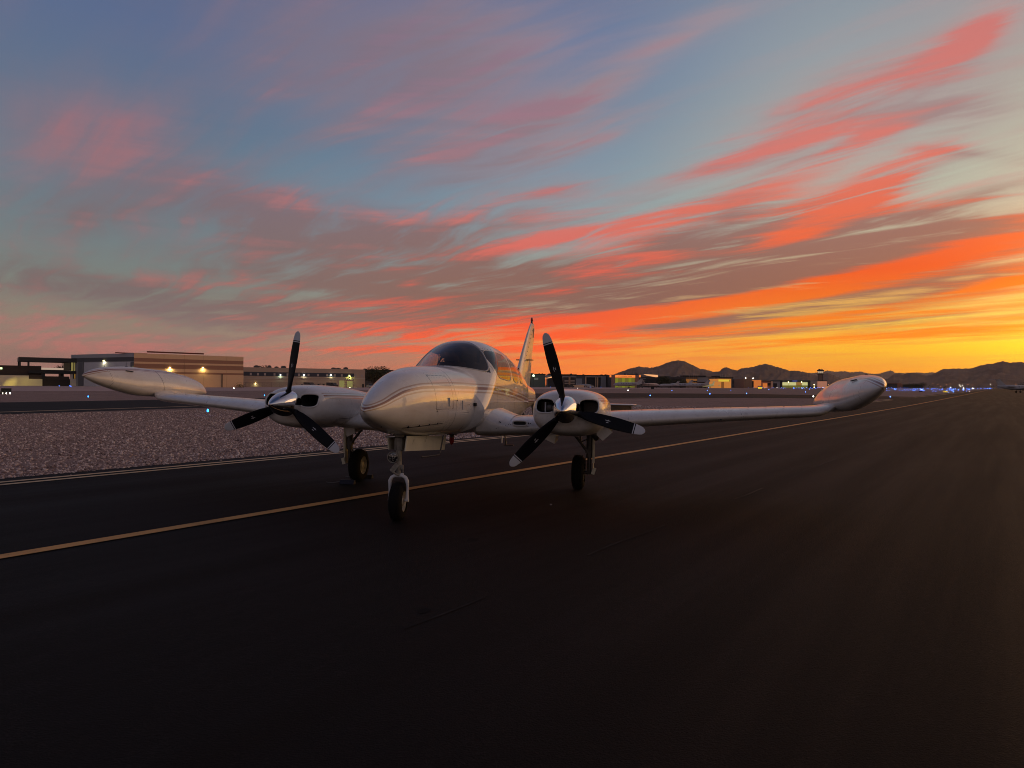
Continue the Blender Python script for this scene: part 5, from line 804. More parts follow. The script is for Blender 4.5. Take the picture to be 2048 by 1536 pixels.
FIELD_LIGHTS = [(-41.4, 63.9, 0.11, 76.0), (-15.2, 32.7, 0.02, 36.0), (-29.7, 78.5, 0.14, 84.0), (-64.6, 151.9, 0.52, 165.0), (-129.9, 187.6, 0.83, 228.0), (-125.8, 186.1, 0.81, 225.0), (-116.8, 173.2, 0.73, 209.0), (-56.2, 204.9, 0.75, 213.0), (-56.8, 229.2, 0.87, 236.0), (-69.0, 238.8, 0.93, 249.0), (10.4, 400.8, 1.69, 401.0), (18.8, 518.6, 2.28, 519.0), (25.1, 427.9, 1.83, 429.0), (46.6, 517.6, 2.28, 520.0), (31.7, 314.8, 1.27, 316.0), (84.3, 896.0, 4.18, 900.0), (81.6, 796.5, 3.69, 801.0), (105.9, 893.7, 4.18, 900.0), (58.5, 487.4, 2.14, 491.0), (74.2, 571.1, 2.56, 576.0), (68.7, 504.8, 2.23, 509.0), (80.8, 525.5, 2.34, 532.0), (88.6, 539.1, 2.42, 546.0), (118.6, 686.0, 3.17, 696.0), (114.2, 619.6, 2.83, 630.0), (106.7, 569.3, 2.58, 579.0), (131.5, 679.7, 3.15, 692.0), (124.6, 599.5, 2.75, 612.0), (138.4, 622.1, 2.87, 637.0), (170.2, 718.2, 3.37, 738.0), (181.0, 737.6, 3.48, 760.0), (32.7, 184.3, 0.63, 187.0), (21.4, 101.2, 0.22, 103.0), (48.1, 196.7, 0.7, 202.0), (175.5, 683.0, 3.21, 705.0), (170.7, 636.0, 2.98, 659.0), (203.0, 727.4, 3.46, 755.0), (174.5, 617.7, 2.89, 642.0), (178.2, 600.6, 2.82, 626.0), (135.5, 451.1, 2.04, 471.0), (66.4, 222.1, 0.85, 232.0), (36.9, 121.9, 0.33, 127.0), (193.2, 621.7, 2.94, 651.0), (198.9, 618.0, 2.93, 649.0), (78.7, 235.1, 0.93, 248.0), (208.3, 630.7, 3.01, 664.0), (225.5, 666.1, 3.2, 703.0), (242.8, 702.6, 3.4, 743.0), (192.4, 532.5, 2.52, 566.0), (47.1, 131.3, 0.39, 140.0), (203.4, 545.0, 2.59, 582.0), (223.9, 607.4, 2.92, 647.0), (216.9, 560.6, 2.69, 601.0), (219.4, 572.6, 2.75, 613.0), (241.0, 617.9, 3.0, 663.0), (104.1, 265.0, 1.11, 285.0), (215.2, 541.3, 2.6, 583.0), (253.6, 633.6, 3.1, 682.0), (213.6, 523.4, 2.51, 565.0), (268.3, 662.0, 3.26, 714.0), (202.7, 489.1, 2.33, 529.0), (221.3, 531.7, 2.56, 576.0), (223.3, 533.5, 2.58, 578.0), (183.3, 425.9, 2.0, 464.0), (254.2, 584.4, 2.87, 637.0), (242.4, 553.8, 2.71, 605.0), (247.3, 559.2, 2.74, 611.0), (193.4, 435.4, 2.07, 476.0), (293.7, 659.0, 3.29, 721.0), (78.8, 175.5, 0.65, 192.0), (258.2, 570.8, 2.82, 626.0), (150.0, 329.8, 1.5, 362.0), (204.4, 445.5, 2.14, 490.0), (44.7, 97.0, 0.24, 107.0), (286.5, 619.4, 3.1, 682.0), (209.0, 449.6, 2.16, 496.0), (313.7, 670.5, 3.39, 740.0), (279.0, 592.4, 2.96, 655.0), (174.9, 369.1, 1.73, 408.0), (86.2, 181.6, 0.7, 201.0), (303.9, 638.6, 3.22, 707.0), (314.1, 649.5, 3.29, 721.0), (289.2, 603.2, 3.03, 669.0), (203.2, 356.9, 1.74, 411.0), (58.9, 101.8, 0.29, 118.0), (171.9, 279.2, 1.33, 328.0), (190.8, 307.3, 1.49, 362.0), (210.0, 335.4, 1.66, 396.0), (145.3, 225.8, 1.03, 269.0), (146.9, 226.6, 1.04, 270.0), (130.2, 195.0, 0.86, 234.0), (132.1, 195.7, 0.87, 236.0), (194.1, 281.2, 1.39, 342.0), (171.0, 246.1, 1.19, 300.0), (177.6, 253.7, 1.24, 310.0), (167.1, 248.3, 1.18, 299.0), (245.1, 365.2, 1.88, 440.0), (280.3, 400.5, 2.13, 489.0), (252.8, 366.1, 1.91, 445.0), (276.8, 483.8, 2.47, 557.0), (520.6, 718.5, 4.12, 887.0), (524.7, 731.3, 4.18, 900.0), (409.0, 633.6, 3.45, 754.0), (266.4, 404.9, 2.11, 485.0), (390.6, 685.9, 3.63, 789.0), (178.8, 291.2, 1.39, 342.0), (513.6, 739.1, 4.18, 900.0), (516.2, 737.2, 4.18, 900.0), (501.1, 747.6, 4.18, 900.0), (165.6, 291.7, 1.36, 335.0), (463.0, 768.8, 4.17, 897.0), (496.0, 678.5, 3.89, 840.0), (171.9, 279.2, 1.33, 328.0), (236.5, 359.8, 1.84, 431.0), (168.3, 279.8, 1.32, 326.0), (222.8, 326.4, 1.66, 395.0), (524.1, 731.7, 4.18, 900.0), (439.1, 699.8, 3.81, 826.0), (458.3, 774.6, 4.18, 900.0), (228.8, 370.5, 1.86, 435.0), (206.3, 363.3, 1.77, 418.0), (346.5, 555.6, 2.96, 655.0), (452.3, 642.8, 3.61, 786.0), (272.3, 439.2, 2.27, 517.0), (508.5, 742.6, 4.18, 900.0), (530.6, 727.0, 4.18, 900.0), (280.6, 405.3, 2.15, 493.0), (183.6, 322.0, 1.54, 371.0), (245.3, 390.4, 1.99, 461.0), (445.0, 782.3, 4.18, 900.0), (164.1, 274.7, 1.29, 320.0), (206.3, 343.8, 1.69, 401.0), (399.0, 552.4, 3.09, 681.0), (328.6, 526.0, 2.79, 620.0), (208.0, 317.7, 1.58, 380.0), (198.0, 338.2, 1.64, 392.0), (305.8, 436.8, 2.35, 533.0), (156.5, 272.9, 1.26, 315.0), (337.7, 579.7, 3.04, 671.0), (202.1, 301.9, 1.5, 363.0), (165.8, 265.7, 1.25, 313.0), (388.8, 590.8, 3.22, 707.0), (412.5, 665.1, 3.6, 783.0), (451.7, 778.4, 4.18, 900.0), (215.2, 315.5, 1.6, 382.0), (459.8, 773.7, 4.18, 900.0), (531.5, 726.3, 4.18, 900.0), (407.1, 641.2, 3.48, 760.0), (213.9, 321.0, 1.61, 386.0), (313.8, 487.8, 2.58, 580.0), (162.4, 281.6, 1.31, 325.0), (263.9, 460.7, 2.34, 531.0), (519.6, 734.9, 4.18, 900.0), (242.9, 352.5, 1.83, 428.0), (237.2, 352.7, 1.81, 425.0), (296.3, 506.4, 2.62, 587.0), (182.5, 308.2, 1.48, 358.0), (320.0, 519.0, 2.73, 610.0), (518.2, 706.2, 4.06, 876.0), (530.7, 726.9, 4.18, 900.0), (215.4, 332.0, 1.66, 396.0), (385.9, 596.3, 3.24, 710.0), (451.6, 711.6, 3.9, 843.0), (159.5, 253.2, 1.18, 299.0), (529.3, 727.9, 4.18, 900.0), (367.9, 565.6, 3.06, 675.0), (382.7, 657.3, 3.49, 761.0), (290.7, 416.6, 2.22, 508.0), (194.0, 309.1, 1.51, 365.0), (341.1, 489.8, 2.67, 597.0), (259.5, 382.7, 2.0, 462.0), (211.1, 336.1, 1.67, 397.0), (301.4, 490.8, 2.56, 576.0), (340.3, 489.2, 2.66, 596.0), (174.7, 283.5, 1.35, 333.0), (305.8, 452.7, 2.42, 546.0), (243.5, 427.8, 2.15, 492.0), (232.4, 381.6, 1.92, 447.0), (196.3, 304.5, 1.5, 362.0), (243.0, 359.9, 1.86, 434.0), (225.3, 360.4, 1.81, 425.0), (279.3, 404.6, 2.14, 492.0), (181.5, 290.1, 1.4, 342.0), (422.8, 593.6, 3.33, 729.0), (461.4, 632.1, 3.6, 783.0), (281.1, 430.1, 2.25, 514.0), (183.9, 309.1, 1.48, 360.0), (527.6, 729.2, 4.18, 900.0), (285.1, 417.8, 2.21, 506.0), (510.6, 741.1, 4.18, 900.0), (380.5, 545.6, 3.01, 665.0), (390.8, 576.2, 3.17, 696.0), (236.2, 351.9, 1.8, 424.0), (256.4, 380.8, 1.98, 459.0), (441.1, 771.3, 4.13, 889.0), (235.0, 366.6, 1.86, 435.0), (224.5, 371.7, 1.86, 434.0), (502.2, 746.8, 4.18, 900.0), (423.4, 655.5, 3.59, 780.0), (449.4, 779.8, 4.18, 900.0), (413.1, 666.0, 3.6, 784.0), (462.8, 771.9, 4.18, 900.0), (332.3, 515.4, 2.75, 613.0), (287.4, 429.4, 2.27, 517.0), (178.3, 293.8, 1.4, 344.0), (294.1, 518.3, 2.66, 596.0), (344.5, 561.3, 2.98, 659.0), (182.8, 311.6, 1.49, 361.0), (479.5, 761.6, 4.18, 900.0), (500.8, 747.8, 4.18, 900.0), (377.4, 573.3, 3.12, 686.0), (185.3, 279.0, 1.36, 335.0), (484.4, 688.3, 3.89, 842.0), (386.9, 550.4, 3.05, 673.0), (458.4, 728.9, 3.99, 861.0), (291.6, 437.4, 2.31, 526.0), (429.1, 590.3, 3.33, 730.0), (390.4, 583.7, 3.2, 702.0), (524.1, 731.7, 4.18, 900.0), (250.5, 427.9, 2.16, 496.0), (500.9, 747.7, 4.18, 900.0), (213.7, 317.9, 1.6, 383.0), (301.3, 478.3, 2.51, 565.0), (403.4, 666.7, 3.58, 779.0), (530.4, 727.1, 4.18, 900.0), (443.6, 609.8, 3.45, 754.0), (440.3, 660.5, 3.65, 794.0), (531.1, 726.6, 4.18, 900.0), (361.8, 568.4, 3.05, 674.0), (531.3, 726.4, 4.18, 900.0), (310.0, 504.0, 2.64, 592.0), (231.9, 394.7, 1.97, 458.0), (378.5, 590.3, 3.19, 701.0), (303.8, 435.5, 2.34, 531.0), (249.3, 437.7, 2.2, 504.0), (175.8, 286.8, 1.37, 336.0), (316.0, 672.9, 3.4, 743.0), (282.8, 657.1, 3.26, 715.0), (327.4, 674.5, 3.43, 750.0), (262.3, 574.8, 2.84, 632.0), (250.8, 546.3, 2.69, 601.0), (335.2, 718.3, 3.65, 793.0), (303.2, 647.9, 3.26, 715.0), (280.7, 623.1, 3.1, 683.0), (237.3, 548.6, 2.67, 598.0), (266.0, 597.3, 2.95, 654.0), (266.1, 570.1, 2.83, 629.0), (244.4, 592.5, 2.89, 641.0), (207.6, 466.8, 2.24, 511.0), (278.7, 583.3, 2.92, 646.0), (195.0, 474.6, 2.25, 513.0), (240.5, 543.4, 2.66, 594.0), (255.5, 550.7, 2.72, 607.0), (209.3, 468.5, 2.25, 513.0), (258.9, 589.3, 2.9, 644.0), (335.8, 706.9, 3.6, 783.0), (207.8, 480.4, 2.3, 523.0), (193.6, 466.5, 2.21, 505.0), (278.3, 601.0, 3.0, 662.0), (212.2, 491.7, 2.36, 536.0), (355.7, 741.8, 3.8, 823.0)]
RIDGE_A = [(514.0, 7000.0, 13.0), (835.0, 7000.0, 64.0), (995.0, 7000.0, 118.0), (1075.0, 7000.0, 146.0), (1182.0, 7000.0, 189.0), (1273.0, 7000.0, 222.0), (1358.0, 7000.0, 239.0), (1422.0, 7000.0, 231.0), (1476.0, 7000.0, 223.0), (1556.0, 7000.0, 240.0), (1636.0, 7000.0, 273.0), (1716.0, 7000.0, 300.0), (1781.0, 7000.0, 309.0), (1850.0, 7000.0, 296.0), (1931.0, 7000.0, 259.0), (2011.0, 7000.0, 217.0), (2065.0, 7000.0, 212.0), (2145.0, 7000.0, 191.0), (2226.0, 7000.0, 197.0), (2252.0, 7000.0, 224.0), (2295.0, 7000.0, 238.0), (2359.0, 7000.0, 214.0), (2408.0, 7000.0, 204.0), (2461.0, 7000.0, 231.0), (2520.0, 7000.0, 236.0), (2573.0, 7000.0, 242.0), (2653.0, 7000.0, 270.0), (2712.0, 7000.0, 278.0), (2787.0, 7000.0, 260.0), (2878.0, 7000.0, 231.0), (2975.0, 7000.0, 202.0), (2996.0, 7000.0, 209.0), (3082.0, 7000.0, 198.0), (3162.0, 7000.0, 185.0), (3216.0, 7000.0, 167.0), (3275.0, 7000.0, 151.0), (3328.0, 7000.0, 162.0), (3376.0, 7000.0, 184.0), (3430.0, 7000.0, 163.0), (3511.0, 7000.0, 121.0), (3564.0, 7000.0, 100.0), (3698.0, 7000.0, 68.0), (3832.0, 7000.0, 48.0)]
RIDGE_B = [(3170.0, 6000.0, 31.0), (3284.0, 6000.0, 60.0), (3376.0, 6000.0, 88.0), (3445.0, 6000.0, 111.0), (3500.0, 6000.0, 151.0), (3559.0, 6000.0, 156.0), (3587.0, 6000.0, 147.0), (3633.0, 6000.0, 165.0), (3697.0, 6000.0, 166.0), (3766.0, 6000.0, 150.0), (3812.0, 6000.0, 142.0), (3858.0, 6000.0, 153.0), (3903.0, 6000.0, 179.0), (3972.0, 6000.0, 202.0), (4041.0, 6000.0, 207.0), (4133.0, 6000.0, 210.0), (4201.0, 6000.0, 206.0), (4293.0, 6000.0, 237.0), (4362.0, 6000.0, 251.0), (4431.0, 6000.0, 261.0), (4504.0, 6000.0, 280.0), (4568.0, 6000.0, 266.0), (4637.0, 6000.0, 271.0), (4752.0, 6000.0, 263.0), (4935.0, 6000.0, 283.0), (5211.0, 6000.0, 248.0), (5578.0, 6000.0, 278.0), (6037.0, 6000.0, 208.0), (6541.0, 6000.0, 235.0), (7230.0, 6000.0, 148.0), (8147.0, 6000.0, 86.0)]
RIDGE_C = [(6966.0, 17000.0, 305.0), (7485.0, 17000.0, 426.0), (8005.0, 17000.0, 462.0), (8200.0, 17000.0, 503.0), (8395.0, 17000.0, 485.0), (8525.0, 17000.0, 492.0), (8655.0, 17000.0, 487.0), (8785.0, 17000.0, 462.0), (9071.0, 17000.0, 490.0), (9240.0, 17000.0, 445.0), (9435.0, 17000.0, 427.0), (9630.0, 17000.0, 455.0), (9760.0, 17000.0, 495.0), (9850.0, 17000.0, 528.0), (9955.0, 17000.0, 470.0), (10215.0, 17000.0, 459.0), (10371.0, 17000.0, 465.0), (10631.0, 17000.0, 480.0), (10735.0, 17000.0, 456.0), (10930.0, 17000.0, 484.0), (11021.0, 17000.0, 465.0), (11385.0, 17000.0, 416.0), (12165.0, 17000.0, 356.0), (13335.0, 17000.0, 404.0)]

# ------------------------------------------------------------------ the setting
def gz(x, y):
    r = np.minimum(np.hypot(x, y), 1000.0); return .005*(((r-60)+np.sqrt((r-60)**2+900))/2)-.0177
DD = np.array([.6, .8]); NN = np.array([.8, -.6])          # along and across the taxiway
def sq(s, q): return DD*s+NN*q
def gravel_fn(t, b, tc):
    d = t.vm('LENGTH', t.new('ShaderNodeTexCoord').outputs['Object'])
    n1 = t.noise(tc, 14, 3, .7); n2 = t.noise(tc, 1.3, 4, .6); n3 = t.noise(tc, .06, 4, .6); n4 = t.noise(tc, 4.5, 3, .7)
    c = t.mix(t.ss(n1, .3, .7), (.14, .096, .082, 1), (.54, .40, .355, 1)); c = t.mix(t.ss(n4, .3, .7, .0, .45), c, (.20, .135, .115, 1))
    c = t.mix(t.ss(n2, .35, .7, .0, .35), c, (.26, .175, .15, 1)); c = t.mix(t.ss(n3, .35, .65, 0, .3), c, (.20, .145, .12, 1)); n5 = t.noise(tc, .7, 3, .7); c = t.mix(t.ss(n5, .42, .68, 0, .55), c, (.40, .29, .25, 1))
    t.l.new(c, b.inputs['Base Color'])
    bp = t.new('ShaderNodeBump'); bp.inputs['Strength'].default_value = .9; bp.inputs['Distance'].default_value = .06
    t.l.new(t.m('ADD', n1, t.m('MULTIPLY', n4, 1.5)), bp.inputs['Height']); t.l.new(bp.outputs[0], b.inputs['Normal'])
GRAVEL = mat('desert_gravel', (.2, .14, .12), .95, spec=.1, fn=gravel_fn)
def asph_fn(t, b, tc):
    x, y, z = t.sep(tc); s = t.m('ADD', t.m('MULTIPLY', x, .6), t.m('MULTIPLY', y, .8)); q = t.m('SUBTRACT', t.m('MULTIPLY', x, .8), t.m('MULTIPLY', y, .6))
    st = t.noise(t.comb(t.m('MULTIPLY', s, .05), t.m('MULTIPLY', q, 1.3), 0.0), 1.0, 6, .65); bl = t.noise(tc, .35, 5, .6); fi = t.noise(tc, 90, 3, .7)
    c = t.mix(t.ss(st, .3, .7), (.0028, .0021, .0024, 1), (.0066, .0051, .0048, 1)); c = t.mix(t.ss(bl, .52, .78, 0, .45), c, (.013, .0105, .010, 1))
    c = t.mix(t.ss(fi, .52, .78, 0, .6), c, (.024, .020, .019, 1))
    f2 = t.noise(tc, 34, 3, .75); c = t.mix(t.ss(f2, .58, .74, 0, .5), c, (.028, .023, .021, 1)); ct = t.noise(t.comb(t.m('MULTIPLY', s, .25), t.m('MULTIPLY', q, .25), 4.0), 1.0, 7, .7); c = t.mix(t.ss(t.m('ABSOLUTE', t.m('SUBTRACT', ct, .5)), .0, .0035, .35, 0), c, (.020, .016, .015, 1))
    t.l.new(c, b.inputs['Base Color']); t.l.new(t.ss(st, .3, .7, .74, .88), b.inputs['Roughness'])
    bp = t.new('ShaderNodeBump'); bp.inputs['Strength'].default_value = .55; bp.inputs['Distance'].default_value = .010
    t.l.new(fi, bp.inputs['Height']); t.l.new(bp.outputs[0], b.inputs['Normal'])
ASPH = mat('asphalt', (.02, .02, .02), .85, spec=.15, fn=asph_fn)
ASPH2 = mat('runway_asphalt', (.46, .33, .30), .9, spec=.2, var=(.05, .12))
def line_fn(col):
    def f(t, b, tc):
        n = t.noise(tc, 25, 5, .7); n2 = t.noise(tc, 2, 4, .6)
        c = t.mix(t.ss(n, .56, .74, 0, .6), (*col, 1), (.08, .06, .05, 1)); c = t.mix(t.ss(n2, .4, .75, 0, .3), c, (.08, .06, .045, 1)); t.l.new(c, b.inputs['Base Color'])
    return f
YEL = mat('yellow_line_paint', (.5, .3, .1), .75, spec=.2, fn=line_fn((.72, .38, .13)))
YEL2 = mat('pale_line_paint', (.5, .4, .25), .75, spec=.2, fn=line_fn((.74, .54, .33)))
def joint_fn(t, b, tc):
    n = t.noise(tc, .55, 5, .7); t.l.new(t.mix(t.ss(n, .42, .60), (.006, .005, .005, 1), (.034, .027, .025, 1)), b.inputs['Base Color'])
JOINT = mat('joint_sealant', (.02, .02, .02), .85, spec=.2, fn=joint_fn)
BLKP = mat('black_line_paint', (.006, .006, .006), .8, spec=.1)
# ground
rings = np.concatenate([[0.0], np.geomspace(2, 26000, 150)]); NA = 200; V = []; F = []
for r in rings:
    for k in range(NA):
        a = 2*math.pi*k/NA; x, y = r*math.cos(a), r*math.sin(a); V.append((x, y, float(gz(x, y))-.005-.00001*min(r, 1000)))
for i in range(len(rings)-1):
    for k in range(NA): F.append((i*NA+k, i*NA+(k+1) % NA, (i+1)*NA+(k+1) % NA, (i+1)*NA+k))
tag(link('ground', mesh('ground', V, F, GRAVEL, smooth=True)), kind='structure')
def sheet(name, A, B, m, off=.004, nu=8, kind='structure', jit=0, qcol=None):
    """ruled sheet between polylines A and B given in (along, across) taxiway coordinates"""
    def dens(P):
        P = np.array(P, float); o = []
        for a, b in zip(P[:-1], P[1:]):
            n = max(1, int(np.hypot(*(b-a))/STEP)); o += [a+(b-a)*k/n for k in range(n)]
        return np.array(o+[P[-1]])
    STEP = 4.0; P = np.array(A, float); Q = np.array(B, float); oa = []; ob = []
    for a0, a1, b0, b1 in zip(P[:-1], P[1:], Q[:-1], Q[1:]):
        n = max(1, int(max(np.hypot(*(a1-a0)), np.hypot(*(b1-b0)))/STEP)); n = min(n, 120)
        for k in range(n): oa.append(a0+(a1-a0)*k/n); ob.append(b0+(b1-b0)*k/n)
    oa.append(P[-1]); ob.append(Q[-1]); V = []; F = []; fr = np.linspace(0, 1, nu+1) if qcol is None else qcol
    for a, b in zip(oa, ob):
        for f in fr:
            p = a+(b-a)*f; w = sq(*p)
            if jit and (f == 0): w = w+NN*rng.normal(0, jit)
            V.append((w[0], w[1], float(gz(*w))+off+2.2e-5*min(float(np.hypot(*w)), 1000)*(off/.004)))
    m_ = len(fr)
    for i in range(len(oa)-1):
        for k in range(m_-1): F.append((i*m_+k, (i+1)*m_+k, (i+1)*m_+k+1, i*m_+k+1))
    return tag(link(name, mesh(name, V, F, m, smooth=True)), kind=kind)
S_ = [-160, -60, -20, 0, 20, 40, 60, 90, 130, 200, 400, 900, 1500]
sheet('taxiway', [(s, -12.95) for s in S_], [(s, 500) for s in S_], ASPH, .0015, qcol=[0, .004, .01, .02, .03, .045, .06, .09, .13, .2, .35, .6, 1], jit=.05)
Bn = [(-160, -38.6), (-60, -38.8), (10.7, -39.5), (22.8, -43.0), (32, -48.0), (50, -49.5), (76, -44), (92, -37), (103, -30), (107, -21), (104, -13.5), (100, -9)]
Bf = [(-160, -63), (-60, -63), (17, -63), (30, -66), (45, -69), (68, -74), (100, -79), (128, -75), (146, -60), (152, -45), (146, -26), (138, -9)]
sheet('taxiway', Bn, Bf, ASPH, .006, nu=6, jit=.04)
Rn = [(-500, -134), (80, -133), (150, -145), (250, -163), (420, -162), (1400, -170)]; Rf = [(-500, -250), (80, -250), (150, -260), (250, -280), (420, -290), (1400, -300)]
sheet('runway', Rn, Rf, ASPH2, .004, nu=8)
def paint_line(name, pts, w, m, off=.010): return sheet(name, [(s, q-w/2) for s, q in pts], [(s, q+w/2) for s, q in pts], m, off, nu=1)
paint_line('centre_line', [(-160, -7.08), (0, -7.03), (8, -7.08), (34, -7.12), (64, -7.05), (130, -7.0), (400, -7.0), (1400, -7)], .17, YEL)
for q in (-12.36, -12.05): paint_line('edge_line', [(-160, q), (0, q), (60, q), (103, q+.05)], .14, YEL2)
paint_line('edge_line', [(103, -12.2), (107, -13.6), (112, -16.5), (121, -21.5)], .5, YEL2)
paint_line('edge_line', [(128, -14.0), (133, -12.2), (244, -10.8), (900, -10.8)], .30, YEL2)
for o_ in (2.45, 2.85): sheet('edge_line', [(s, q-o_) for s, q in Bn[:8]], [(s, q-o_-.22) for s, q in Bn[:8]], YEL2, .010, nu=1)
sheet('runway_edge_line', [(s, q) for s, q in Rn], [(s, q-1.6) for s, q in Rn], mat('white_line_paint', (.70, .58, .52), .8, spec=.2), .008, nu=1)
for k, (q, w, s0, s1) in enumerate(((-2.97, .035, 9.1, 10.4), (-3.0, .03, 5.2, 6.9), (-2.98, .02, 2.9, 3.7), (-2.97, .025, 13, 16), (-8.9, .03, 8, 60), (-5.3, .02, 16, 40), (3.2, .03, 14, 70), (9.4, .05, 20, 90), (22., .08, 30, 160))):
    pts = [(s, q+.03*math.sin(s*.7+k)+.012*math.sin(s*4.1)) for s in np.linspace(s0, s1, max(6, int((s1-s0)/1.5)))]; paint_line('pavement_joint', pts, w, JOINT, .006)
for s in (27.0, 52.0): sheet('pavement_joint', [(s+.05*math.sin(q), q) for q in np.arange(-12, 40, 2.)], [(s+.05*math.sin(q)+.06, q) for q in np.arange(-12, 40, 2.)], JOINT, .006, nu=1)

# loose stones of the gravel verge, larger and denser near the pavement
def stones():
    N = 100000; octv = np.array([(1, 0, 0), (-1, 0, 0), (0, 1, 0), (0, -1, 0), (0, 0, 1), (0, 0, -1)], float)
    octf = np.array([(0, 2, 4), (2, 1, 4), (1, 3, 4), (3, 0, 4), (2, 0, 5), (1, 2, 5), (3, 1, 5), (0, 3, 5)])
    q = -12.86-27*rng.random(N*3)**1.35+np.where(rng.random(N*3) < .004, .5, 0); s = -22+75*rng.random(N*3); P = sq(0, 0)[None]+DD[None]*s[:, None]+NN[None]*q[:, None]
    x, y = P.T; ok = (y > 8) & (x/np.maximum(y, 1) > -.88) & (x/np.maximum(y, 1) < .45) & (rng.random(N*3) < np.clip((20/np.hypot(x, y))**1.2, 0, 1)); x, y, q, s = (a[ok][:N] for a in (x, y, q, s)); n = len(x)
    sz = (.009+.024*rng.random(n)**2.6)*(1+.004*np.hypot(x, y)); sc = sz[:, None]*(1+.5*rng.normal(0, .5, (n, 3)).clip(-.8, 1)); sc[:, 2] *= .7
    V = octv[None]*(1+rng.normal(0, .16, (n, 6, 1)))*sc[:, None]; a = rng.random(n)*6.28; ti = rng.normal(0, .35, n); ca, sa, ct, s_t = np.cos(a), np.sin(a), np.cos(ti), np.sin(ti)
    X = V[..., 0]*ct[:, None]-V[..., 2]*s_t[:, None]; Z = V[..., 0]*s_t[:, None]+V[..., 2]*ct[:, None]; Y = V[..., 1]
    X, Y = X*ca[:, None]-Y*sa[:, None], X*sa[:, None]+Y*ca[:, None]
    V = np.stack([X+x[:, None], Y+y[:, None], Z+(gz(x, y)-.007+sz*.36)[:, None]], -1).reshape(-1, 3)
    F = (octf[None]+np.arange(n)[:, None, None]*6).reshape(-1, 3)
    me = bpy.data.meshes.new('gravel_stones'); me.vertices.add(len(V)); me.vertices.foreach_set('co', V.astype(np.float32).ravel())
    me.loops.add(F.size); me.loops.foreach_set('vertex_index', F.astype(np.int32).ravel()); me.polygons.add(len(F)); me.polygons.foreach_set('loop_start', np.arange(0, F.size, 3, dtype=np.int32)); me.polygons.foreach_set('loop_total', np.full(len(F), 3, np.int32)); me.update()
    at = me.attributes.new('tone', 'FLOAT', 'POINT'); at.data.foreach_set('value', np.repeat(rng.random(n), 6).astype(np.float32))
    def fn(t, b, tc):
        f = t.new('ShaderNodeAttribute', attribute_name='tone').outputs['Fac']
        t.l.new(t.ramp(f, [(0, (.13, .085, .078, 1)), (.3, (.38, .28, .25, 1)), (.65, (.62, .49, .45, 1)), (.9, (.80, .67, .62, 1)), (1, (.88, .82, .78, 1))]), b.inputs['Base Color'])
    me.materials.append(mat('stone', (.2, .15, .13), .85, spec=.25, fn=fn)); me.validate()
    tag(link('gravel_stones', me), 'loose pinkish brown stones covering the verge beside the taxiway', 'gravel', kind='stuff')
stones()

# ---- far mountains
def ridge_mesh(name, crest, m, seed, detail):
    r2 = np.random.default_rng(seed); C_ = np.array(crest, float); d = np.r_[0, np.cumsum(np.hypot(np.diff(C_[:, 0]), np.diff(C_[:, 1])))]
    n = 620; t = np.linspace(0, d[-1], n); X, Y, Z = (np.interp(t, d, C_[:, k]) for k in range(3))
    rough = np.zeros(n)
    for o in range(2, 8): ph = r2.random()*6.28; rough += np.sin(t/d[-1]*6.28*2**o*1.7+ph+2*np.sin(t/d[-1]*30+ph))*detail/2**(o*.75)
    jag = np.convolve(r2.normal(0, 1, n+4), [.2, .6, 1, .6, .2], 'same')[2:-2]*detail*.16; Z = Z+rough*.45+jag
    rows = 16; V = []; F = []
    gx = r2.random((rows, 8))*6.28
    for j in range(rows):
        f = j/(rows-1); k = 1-.20*f
        hh = Z*(1-f)**1.25
        rel = np.zeros(n)
        for o in range(8): rel += np.sin(t/d[-1]*(25+37*o)+gx[j, o]*.35+gx[0, o]+f*3*o)*Z*.05/(1+o*.35)*math.sin(math.pi*f)
        for i in range(n): V.append((X[i]*k, Y[i]*k, max(hh[i]+rel[i], 0) + float(gz(X[i]*k, Y[i]*k))*(f > .85)))
    for j in range(rows-1):
        for i in range(n-1): F.append((j*n+i, j*n+i+1, (j+1)*n+i+1, (j+1)*n+i))
    b = len(V)                                                       # far slope
    for i in range(n): V.append((X[i]*1.15, Y[i]*1.15, 0))
    for i in range(n-1): F.append((b+i, b+i+1, i+1, i))
    return tag(link(name, mesh(name, V, F, m, smooth=False)), kind='structure')
ROCK = mat('desert_rock', (.17, .115, .09), .95, spec=.1, var=(.004, .3))
ridge_mesh('mountain_range', RIDGE_A, ROCK, 1, 10); ridge_mesh('mountain_range', RIDGE_B, ROCK, 2, 9); ridge_mesh('mountain_range', RIDGE_C, ROCK, 3, 22)

